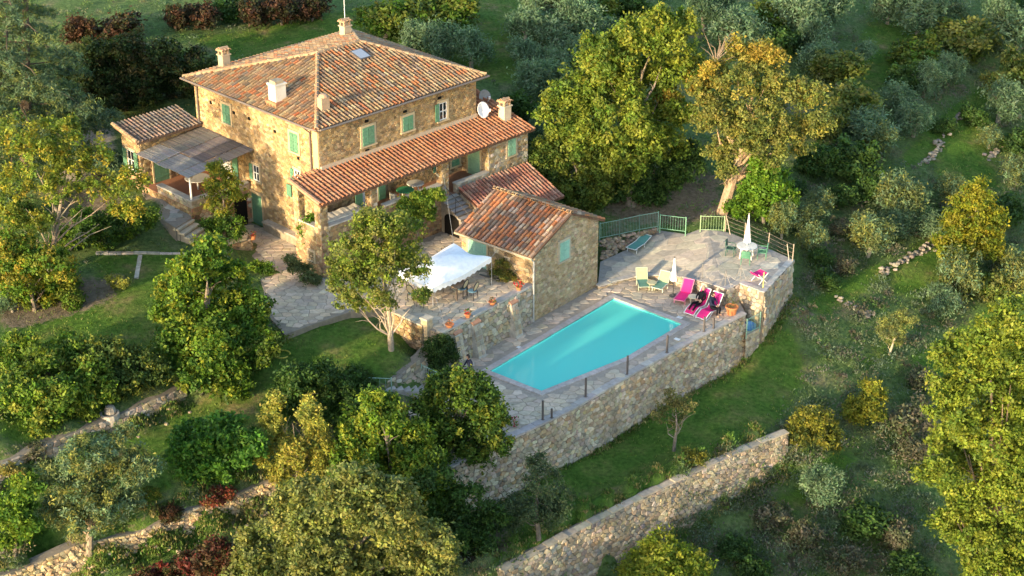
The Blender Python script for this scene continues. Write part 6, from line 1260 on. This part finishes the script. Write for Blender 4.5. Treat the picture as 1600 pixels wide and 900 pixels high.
hero('dark_thicket', 'dark shaded bushes below the laurels left of the tall wall', 'thicket', G(705, 850), [(690, 790, 34), (725, 820, 30), (700, 840, 34), (750, 845, 26), (680, 750, 26), (770, 805, 24), (730, 775, 26)], DARKG, .11, .85, .28, 30, .06, BARK, 50)
hero('young_olive', 'young sunlit olive tree with slim forked trunk on the right slope', 'tree', G(1388, 555), [(1400, 508, 18), (1385, 520, 15), (1415, 505, 15), (1398, 528, 14), (1412, 492, 9), (1382, 503, 10)], OLIVEY+[(.24, .24, .07)], .09, .8, .2, 26, .06, (.45, .38, .27), 51, asp=.35, fill=.15)
hero('golden_bush', 'golden bush at the end of the lower stone wall', 'bush', G(1268, 712), [(1262, 660, 22), (1250, 680, 20), (1285, 675, 22), (1280, 655, 18), (1300, 690, 14)], [(.17, .155, .022), (.20, .17, .03), (.10, .11, .02), (.06, .075, .018)], .10, .9, .24, 30, 0, BARK, 52)
hero('golden_bush', 'round golden bush uphill from the end of the lower stone wall', 'bush', G(1350, 672), [(1345, 640, 22), (1362, 622, 20), (1332, 645, 16), (1370, 645, 14), (1362, 602, 12)], [(.20, .185, .022), (.22, .195, .025), (.12, .14, .02)], .10, .95, .24, 30, 0, BARK, 53)
hero('spindle_tree', 'yellow green bushy tree among the olives at the right', 'tree', G(1515, 425), [(1520, 325, 32), (1545, 345, 28), (1500, 350, 28), (1525, 370, 34), (1490, 385, 26), (1545, 385, 24), (1530, 300, 18), (1500, 405, 24)], [(.20, .19, .018), (.25, .21, .022), (.13, .16, .02)], .12, .95, .28, 32, .12, BARK, 54)
# ---- hedge, cedar and shrubs at the top left
hero('dark_hedge', 'tall dark evergreen hedge behind the side wing', 'hedge', G(195, 172), [(130, 112, 42), (200, 92, 42), (258, 98, 40), (308, 100, 26), (175, 135, 42), (105, 135, 34), (235, 130, 38), (285, 125, 30), (150, 80, 26)], [(.03, .05, .014), (.045, .06, .016), (.025, .04, .012), (.06, .05, .02)], .14, .95, .34, 34, .15, BARK, 61, depth=.6)
cb = P(40, 265, 4.6); t = thing('cedar_tree', 'blue green cedar with drooping layered boughs at the top left', 'tree', cb); rnd = random.Random(9); L = []
top = W(40, -110, cb, 0); mb = MB(); mb.tube([cb-V3((0, 0, .3)), cb.lerp(top, .5), top], [.4, .25, .06], 8, (.10, .08, .065))
for i in range(42):
    f = .12+.86*i/42; z = cb.z+(top.z-cb.z)*f; ln = (1-f)*5.2+.7; a = i*2.4; c_ = V3((cb.x+math.cos(a)*ln*.62, cb.y+math.sin(a)*ln*.62, z-.25)); tip = V3((cb.x+math.cos(a)*ln, cb.y+math.sin(a)*ln, z-.7-.1*ln)); mb.tube([(cb.x, cb.y, z), c_, tip], [.06, .035, .01], 5, (.10, .08, .065))
    for k_, s_ in ((.55, .5), (.85, .42), (1.08, .3)): q = V3((cb.x, cb.y, z)).lerp(tip, k_); L.append((q.x, q.y, q.z, ln*s_*.62+.18, ln*s_*.62+.18, .16))
mb.build('trunk', M['bark'], t); o = bpy.data.objects.new('crown', leaf_mesh('crown', L, [(.09, .135, .085), (.11, .155, .09), (.07, .11, .07), (.15, .17, .06)], .16, .42, .28, 26, np.random.default_rng(5), asp=.22, off=cb, sag=.12, lowcut=-1.2)); _link(o, t)

# ---- copies: olive grove, shrubs and wood on the slopes
def proto(kind, seed):
    rng = np.random.default_rng(seed); rnd = random.Random(seed); L = []
    if kind in ('olive', 'olivey'):
        for i in range(9): a = i*2.4; rr = .55*(i/9)**.5*1.2; L.append((math.cos(a)*rr, math.sin(a)*rr, 1.05+rnd.uniform(-.35, .5), .48, .48, .48))
        me = leaf_mesh('olive_crown', L, OLIVE if kind == 'olive' else OLIVEY+OLIVE[:2], .11, .8, .26, 26, rng, asp=.32, stretch=1.6, fill=.15)
        tr = MB(); limbs(tr, (0, 0, 0), L[:5], .10, (.30, .26, .20), rnd)
    else:
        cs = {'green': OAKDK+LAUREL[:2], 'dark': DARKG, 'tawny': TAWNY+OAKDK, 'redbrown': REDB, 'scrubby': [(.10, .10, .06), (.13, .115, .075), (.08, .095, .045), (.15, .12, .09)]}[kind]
        for i in range(8): a = i*2.4; rr = .62*(i/8)**.5; L.append((math.cos(a)*rr, math.sin(a)*rr, .72+rnd.uniform(-.3, .45), .5, .5, .46))
        me = leaf_mesh(kind+'_crown', L, cs, .115, .85 if kind != 'scrubby' else .5, .27, 28, rng); tr = MB(); limbs(tr, (0, 0, 0), L[:4], .08, BARK, rnd)
    return me, tr.mesh('trunk', M['bark'], V3((0, 0, 0)))
PR = {k: [proto(k, 200+i*17+len(k)) for i in range(2)] for k in ('olive', 'olivey', 'green', 'dark', 'tawny', 'redbrown', 'scrubby')}
KINDS = {'olive': ('olive_tree', 'silver green olive tree', 'tree'), 'olivey': ('olive_tree', 'sunlit yellowish olive tree', 'tree'), 'green': ('green_bush', 'green bushy tree', 'bush'), 'dark': ('evergreen_bush', 'dark evergreen bush', 'bush'),
         'tawny': ('scrub_oak', 'olive brown scrub oak', 'tree'), 'redbrown': ('red_shrub', 'shade-tinted red brown shrub', 'bush'), 'scrubby': ('dry_shrub', 'dry grey brown shrub', 'bush')}
BG = [(190, 38, 30, 'redbrown', 'left of the long top hedge'), (125, 48, 24, 'redbrown', 'beside the cedar boughs'), (276, 26, 24, 'redbrown', 'behind the meadow, left of the pair'), (320, 20, 26, 'redbrown', 'behind the meadow, right of the pair'),
      (398, 16, 26, 'redbrown', 'in the top row above the house roof, left one'), (440, 14, 28, 'redbrown', 'in the top row above the house roof, middle one'), (485, 8, 28, 'redbrown', 'in the top row above the house roof, right one'), (360, 8, 24, 'dark', 'at the top edge above the meadow'),
      (600, 20, 40, 'green', 'at the top edge just right of the mast'), (650, 12, 46, 'green', 'at the top edge right of the house'), (705, 14, 40, 'green', 'at the top edge near the middle, left of the olives'), (690, 70, 34, 'olive', 'just behind the right roof corner'), (735, 75, 32, 'olive', 'right of the one behind the roof corner'), (650, 60, 28, 'olive', 'peeking over the roof ridge end'),
      (820, 40, 30, 'olive', 'top of the grove, first from the left'), (860, 45, 34, 'olive', 'top of the grove, second from the left'), (905, 42, 34, 'olive', 'top of the grove, third from the left'), (940, 48, 26, 'olive', 'just left of the tall yellow green tree'), (815, 85, 26, 'olive', 'by the grass track behind the house'), (865, 95, 32, 'olive', 'second row, right of the grass track'),
      (905, 85, 28, 'olive', 'second row beside the tall tree'), (830, 130, 34, 'olive', 'behind the satellite dish, upper one'), (870, 130, 30, 'olive', 'left of the tall tree crown'), (800, 165, 30, 'dark', 'behind the veranda chimney'), (840, 175, 34, 'dark', 'right of the veranda chimney'), (850, 205, 28, 'olive', 'behind the veranda roof corner'),
      (830, 8, 30, 'olive', 'cut by the top edge, left of centre'), (880, 5, 36, 'olive', 'cut by the top edge above the grove'), (930, 8, 32, 'green', 'cut by the top edge above the grove, green one'), (985, 5, 30, 'dark', 'cut by the top edge above the tall tree'), (1100, 20, 30, 'olive', 'at the top right of the tall tree'), (1150, 45, 36, 'olive', 'above the golden patches of the leaning oak'), (1125, 5, 30, 'olive', 'cut by the top edge above the leaning oak'),
      (1200, 20, 30, 'green', 'at the top, yellow green, above the leaning oak'), (1215, 55, 32, 'dark', 'above and behind the leaning oak'), (1250, 25, 38, 'olive', 'at the top right of the leaning oak'), (1290, 15, 34, 'olive', 'at the top, next to the open grass patch'), (1270, 55, 30, 'olive', 'upper right of the leaning oak, second row'), (1310, 100, 40, 'tawny', 'right of the leaning oak, upper'), (1280, 95, 26, 'olive', 'tucked behind the leaning oak'),
      (1345, 85, 22, 'olive', 'at the edge of the open grass'), (1330, 150, 44, 'tawny', 'right of the leaning oak, middle'), (1295, 190, 34, 'tawny', 'right of the leaning oak, lower'), (1350, 195, 34, 'olive', 'in the dark grove right of the oak'), (1280, 245, 34, 'dark', 'in shade below the leaning oak, right side'), (1330, 245, 34, 'dark', 'in shade in the middle of the right grove'), (1375, 225, 26, 'olivey', 'catching light in the right grove'),
      (1430, 20, 36, 'olive', 'at the top right, first'), (1470, 12, 32, 'olive', 'at the top right, second'), (1385, 10, 30, 'olive', 'at the top right, before the grass'), (1432, 75, 34, 'green', 'rounded and dark on the open slope'), (1510, 45, 40, 'tawny', 'with bare branches at the top right'), (1555, 35, 34, 'olive', 'at the top right corner, inner'), (1592, 50, 38, 'olive', 'at the top right corner, outer'), (1590, 8, 30, 'dark', 'in the very top right corner'),
      (1415, 122, 24, 'dark', 'below the rounded one on the open slope, left'), (1445, 128, 26, 'olive', 'below the rounded one on the open slope, right'), (1480, 110, 24, 'olive', 'on the open slope near the bare branches'), (1400, 160, 26, 'olive', 'on the slope right of the brown oaks'), (1425, 190, 24, 'olive', 'above the stony ledge'), (1475, 190, 18, 'dark', 'by the pale rocks on the right slope'), (1520, 175, 24, 'dark', 'left one at the right edge shade'), (1560, 165, 28, 'olive', 'in the right edge row, first'), (1595, 160, 26, 'olivey', 'in the right edge row, second'),
      (1545, 215, 20, 'olivey', 'small and bright above the green glade'), (1590, 215, 26, 'dark', 'at the right edge beside the glade'), (1590, 265, 24, 'olivey', 'at the right edge below the glade'), (1560, 130, 22, 'tawny', 'near the right edge, upper'), (1600, 110, 30, 'tawny', 'cut by the right edge, upper'),
      (1250, 335, 30, 'olivey', 'behind the right end of the wire fence'), (1220, 350, 26, 'olivey', 'behind the parasol table'), (1275, 320, 24, 'olivey', 'right of the bright green shrub'), (1265, 375, 24, 'olivey', 'beside the outer terrace corner'), (1355, 372, 30, 'olivey', 'leaning on a thin trunk below the grove'), (1340, 350, 20, 'olivey', 'small, left of the leaning one'), (1405, 315, 32, 'olivey', 'wide one in the middle of the right slope'), (1395, 345, 26, 'olive', 'shaded, below the wide one'),
      (1455, 350, 24, 'olive', 'left of the yellow bushy tree'), (1480, 300, 22, 'olivey', 'small one above the yellow bushy tree'), (1570, 320, 30, 'dark', 'right of the yellow bushy tree'), (1500, 440, 34, 'olivey', 'at the right, above the large acacia'), (1545, 440, 34, 'tawny', 'behind the large acacia, left'), (1585, 430, 32, 'olivey', 'behind the large acacia, right'), (1470, 470, 26, 'olive', 'grey one left of the acacia top'), (1560, 400, 22, 'olivey', 'at the right edge above the acacia'),
      (1430, 300, 18, 'olive', 'between the wide one and the bushy tree'), (1310, 300, 24, 'dark', 'in shade below the right grove'), (1355, 290, 24, 'dark', 'in shade at the foot of the right grove'), (1240, 290, 22, 'dark', 'in shade right of the bright shrub'), (1310, 350, 18, 'scrubby', 'by the thin trunk'), (1320, 410, 20, 'scrubby', 'on the bank right of the terrace'), (1290, 430, 20, 'dark', 'right of the outer terrace wall'), (1280, 395, 20, 'dark', 'at the terrace corner in shade'),
      (1420, 640, 34, 'scrubby', 'on the bank left of the acacia, upper'), (1430, 690, 30, 'scrubby', 'on the bank left of the acacia, lower'), (1440, 590, 24, 'scrubby', 'left of the acacia top'), (1350, 800, 34, 'dark', 'in the lower right shade, left'), (1400, 830, 30, 'scrubby', 'in the lower right shade, right'), (1210, 800, 28, 'scrubby', 'below the lower wall, middle'), (1280, 760, 30, 'olive', 'below the end of the lower wall'), (1260, 830, 26, 'scrubby', 'near the bottom edge, right of the yellow shrub'), (1150, 850, 24, 'dark', 'at the foot of the lower wall'),
      (1320, 870, 26, 'scrubby', 'at the bottom edge, middle right'), (1180, 890, 26, 'dark', 'at the bottom edge beside the yellow shrub'), (1420, 880, 30, 'dark', 'at the bottom edge left of the acacia'), (270, 800, 18, 'redbrown', 'on the stone bank below the lawn'), (235, 770, 14, 'green', 'small, on the lower lawn'), (60, 700, 18, 'scrubby', 'at the low wall on the left'),
      (30, 330, 26, 'green', 'at the left edge under the yellow tree'), (110, 460, 22, 'green', 'left of the golden bush'), (20, 470, 20, 'olive', 'cactus grey, at the left lawn edge'), (560, 590, 22, 'dark', 'on the lawn near the garden steps'), (520, 560, 0, 'dark', '')]
names_seen = set()
for i, (px, py, r, kind, where) in enumerate(BG):
    if not r: continue
    nm, lab, cat = KINDS[kind]; base = G(px, py+r*.92); sc = (base-CAMPOS).length/FPX*r*1.02; rnd = random.Random(i+500)
    me, tm = PR[kind][i % 2]
    t = thing(nm, lab+' '+where, cat, base, nm.replace('_', ' ')+'s on the slopes', rnd.uniform(0, 6.28)); ORG[t.name] = V3((0, 0, 0)); t.scale = (sc*rnd.uniform(.8, 1.25), sc*rnd.uniform(.8, 1.25), sc*rnd.uniform(.8, 1.15)); t.rotation_euler = (rnd.uniform(-.18, .18), rnd.uniform(-.18, .18), t.rotation_euler.z)
    _link(bpy.data.objects.new('crown', me), t); _link(bpy.data.objects.new('trunk', tm), t)
# unseen trees added outside the frame towards the sun to shade the pool side
for i, (x, y, s_, kind) in enumerate(((-13, -34.5, 3.3, 'tawny'), (-7, -36, 3.4, 'green'), (-1, -36, 3.2, 'green'), (4.5, -35.5, 3.0, 'tawny'), (10, -34, 2.6, 'green'))):
    nm, lab, cat = KINDS[kind]; me, tm = PR[kind][i % 2]; t = thing('added_shade_tree', ['first', 'second', 'third', 'fourth', 'fifth', 'sixth', 'seventh'][i]+' unseen tree added for shade below the picture edge', 'tree', (x, y, tz((x, y))), 'unseen shade trees added below the picture edge', i*1.3); ORG[t.name] = V3((0, 0, 0)); t.scale = (s_, s_, s_*1.15)
    _link(bpy.data.objects.new('crown', me), t); _link(bpy.data.objects.new('trunk', tm), t)

# ---- ground cover
def rock(mb, p, s, rnd, col):
    vs = []; n = 6
    for k, (r_, z_) in enumerate(((.75, -.5), (1, 0), (.62, .5))): vs += [V3(p)+V3((math.cos(2*math.pi*i/n+k)*s*r_*rnd.uniform(.75, 1.2), math.sin(2*math.pi*i/n+k)*s*r_*rnd.uniform(.6, 1.1), z_*s*rnd.uniform(.7, 1.1))) for i in range(n)]
    mb.add(vs, [(q*n+i, q*n+(i+1) % n, (q+1)*n+(i+1) % n, (q+1)*n+i) for q in range(2) for i in range(n)]+[tuple(range(2*n, 3*n))], col)
def scatter(n, box, ok, seed):
    rng = np.random.default_rng(seed); x = rng.uniform(box[0], box[1], n); y = rng.uniform(box[2], box[3], n); k = ok(x, y); return x[k], y[k], terr(x[k], y[k]), rng
def coverat(x, y, k):
    ix = np.clip(np.searchsorted(gx, x)-1, 0, nx-1); iy = np.clip(np.searchsorted(gy, y)-1, 0, ny-1); return cov.reshape(ny, nx, 3)[iy, ix, k]
SOLID = [yard, deck_poly, tpoly, [xy(H(*q, 0)) for q in ((-4.3, -2.3), (13.8, -2.3), (13.8, 14.8), (-4.3, 14.8))], [xy(K(*q, 0)) for q in ((0, 0), (5.7, 0), (5.7, 5), (0, 5))]]
def free(x, y): return np.array([not any(inpoly(a, b, s) for s in SOLID) for a, b in zip(x, y)])
def tufts(name, label, x, y, z, rng, size, cols, per, spread, leaf, upr):
    n = len(x); own = np.repeat(np.arange(n), per); m = len(own); sz = size*rng.uniform(.5, 1.5, n)
    pos = np.stack([x[own], y[own], z[own]], 1)+rng.normal(size=(m, 3))*(sz[own]*spread)[:, None]*np.array([1, 1, .35]); pos[:, 2] += sz[own]*.35
    a = unit(rng.normal(size=(m, 3))*(1-upr)+np.array([0, 0, upr*1.6])); b = unit(np.cross(a, rng.normal(size=(m, 3)))); s = (leaf*rng.uniform(.6, 1.4, m))[:, None]
    Vv = np.stack([pos-a*s*.8, pos+b*s*.35, pos+a*s, pos-b*s*.35], 1).reshape(-1, 3); cs = np.array(cols); base = cs[rng.integers(0, len(cs), n)]*rng.uniform(.7, 1.3, n)[:, None]
    T = np.clip(base[own]*rng.uniform(.75, 1.25, m)[:, None], .004, .9); o = bpy.data.objects.new(name, np_mesh(name, Vv, np.arange(len(Vv)).reshape(-1, 4), M['leaf'], T)); _link(o, None); props(o, label, name.replace('_', ' '), kind='stuff')
x, y, z, rng = scatter(10000, (-38, 40, -30, 45), lambda x, y: (coverat(x, y, 0) < .5) & (coverat(x, y, 2) < .3), 301); k = free(x, y)
tufts('scrub', 'rough grey green and brown scrub covering the slopes', x[k], y[k], z[k], rng, .36, [(.10, .155, .045), (.13, .17, .06), (.14, .15, .075), (.17, .15, .095), (.085, .14, .038), (.13, .17, .10), (.15, .145, .11), (.11, .17, .05)], 14, .5, .09, .35)
x, y, z, rng = scatter(30000, (-38, 40, -30, 40), lambda x, y: coverat(x, y, 0) > .35, 302); k = free(x, y)
tufts('grass', 'short green grass on the lawns and meadow', x[k], y[k], z[k], rng, .12, [(.09, .15, .022), (.12, .18, .028), (.07, .125, .02), (.17, .19, .05), (.19, .17, .07)], 5, .9, .06, .6)
bx, by = [], []; rb_ = random.Random(31)
for reg, cnt in ((((1040, 1460), (690, 900)), 420), (((1215, 1600), (380, 700)), 480), (((1250, 1600), (40, 380)), 330), (((690, 860), (790, 900)), 60), (((0, 420), (770, 900)), 120)):
    for _ in range(cnt):
        g_ = G(rb_.uniform(*reg[0]), rb_.uniform(*reg[1]))
        if coverat(np.array([g_.x]), np.array([g_.y]), 0)[0] < .4 and g_.y < 60: bx.append(g_.x); by.append(g_.y)
bx, by = np.array(bx), np.array(by); k = free(bx, by); bx, by = bx[k], by[k]
tufts('brushwood', 'low grey green and mauve brown brushwood on the right slopes', bx, by, terr(bx, by), np.random.default_rng(303), .62, [(.13, .155, .10), (.10, .13, .07), (.16, .135, .12), (.15, .12, .085), (.12, .15, .11), (.09, .13, .045)], 60, .42, .085, .4)
# ragged tufts along the wall feet and the wall top
fx, fy = [], []; rf = random.Random(41)
for line, o0, o1, cnt in ((DECK_FRONT, .1, .5, 260), (LWp, -.75, -.4, 200), (LWp, .3, .9, 160), ([xy(TR[1]), xy(TR[2])], .1, .5, 60), ([xy(p_) for p_ in b1], .1, .7, 160), ([xy(p_) for p_ in b2], .1, .8, 420), ([xy(p_) for p_ in b2], -.6, -.2, 200)):
    for _ in range(cnt):
        i_ = rf.randrange(len(line)-1); a_, c_ = V3((*line[i_], 0)), V3((*line[i_+1], 0)); d_ = (c_-a_); p_ = a_+d_*rf.random()+V3((d_.y, -d_.x, 0)).normalized()*rf.uniform(o0, o1); fx.append(p_.x); fy.append(p_.y)
fx, fy = np.array(fx), np.array(fy)
tufts('weeds', 'ragged weeds and dry grass along the feet of the stone walls', fx, fy, terr(fx, fy), np.random.default_rng(304), .30, [(.09, .15, .03), (.12, .165, .04), (.20, .17, .07), (.24, .19, .09), (.07, .12, .025)], 22, .4, .085, .65)
# loose stones on the banks
rk = MB(); rnd = random.Random(8)
for _ in range(260):
    if rnd.random() < .55: bk = rnd.choice([b1, b2, b2]); i = rnd.randrange(len(bk)-1); p = bk[i].lerp(bk[i+1], rnd.random()); p = p+V3((.7, -.7, 0))*rnd.uniform(.1, 1.3)
    else:
        p = G(rnd.uniform(1180, 1560), rnd.uniform(380, 860))
        if coverat(np.array([p.x]), np.array([p.y]), 0)[0] > .1 or rnd.random() < .5: continue
    z = tz(p); s = rnd.uniform(.05, .15)
    rock(rk, (p.x, p.y, z+s*.2), s, rnd, jit(rnd.choice(PAL_LOW), .3, rnd))
rk.build('loose_stones', M['stone'], None, kind='stuff', label='loose pale stones strewn on the banks and slopes', cat='stones')
# rubble between green fence and terrace
rb = MB()
for _ in range(260):
    t_ = rnd.random(); a = tpt(940+t_*86, 408-t_*46); c_ = q0[0].lerp(q0[3], t_); p = a.lerp(c_, rnd.random()*.9+.05); z = a.z+(c_.z-a.z)*((p-a).length/max(.1, (c_-a).length)); s = rnd.uniform(.07, .17)
    rock(rb, (p.x, p.y, z), s, rnd, jit(rnd.choice([(.30, .22, .15), (.26, .2, .14), (.36, .28, .2), (.22, .17, .13)]), .3, rnd))
rb.build('rubble', M['wallstone'], None, kind='stuff', label='brown stone rubble between the green fence and the terrace', cat='rubble')
# faint dry stone lines across the right slope
for lab, pts in (('broken line of pale stones below the leaning olive on the right slope', [(1375, 430), (1410, 412), (1450, 388), (1475, 372)]), ('stony ledge beside the glade at the upper right', [(1440, 262), (1462, 240), (1478, 205), (1500, 185)]), ('short row of pale stones above the young olive', [(1310, 470), (1345, 488), (1372, 497)]), ('low stone ledge near the right edge of the hillside', [(1540, 250), (1565, 235), (1595, 225)])):
    g_ = [G(*q) for q in pts]; t = thing('stone_ledge', lab, 'ledge', g_[0], 'stone ledges on the right slope'); mb = MB()
    for i in range(len(g_)-1):
        for _ in range(int((g_[i+1]-g_[i]).length*9)+4):
            p = g_[i].lerp(g_[i+1], rnd.random())+V3((rnd.gauss(0, .12), rnd.gauss(0, .15), 0)); z = tz(p); rock(mb, (p.x, p.y, z+rnd.uniform(-.02, .22)), rnd.uniform(.07, .2), rnd, jit(rnd.choice([(.26, .22, .17), (.21, .18, .15), (.31, .27, .21)]), .25, rnd))
    mb.build('stones', M['wallstone'], t, kind='stuff')
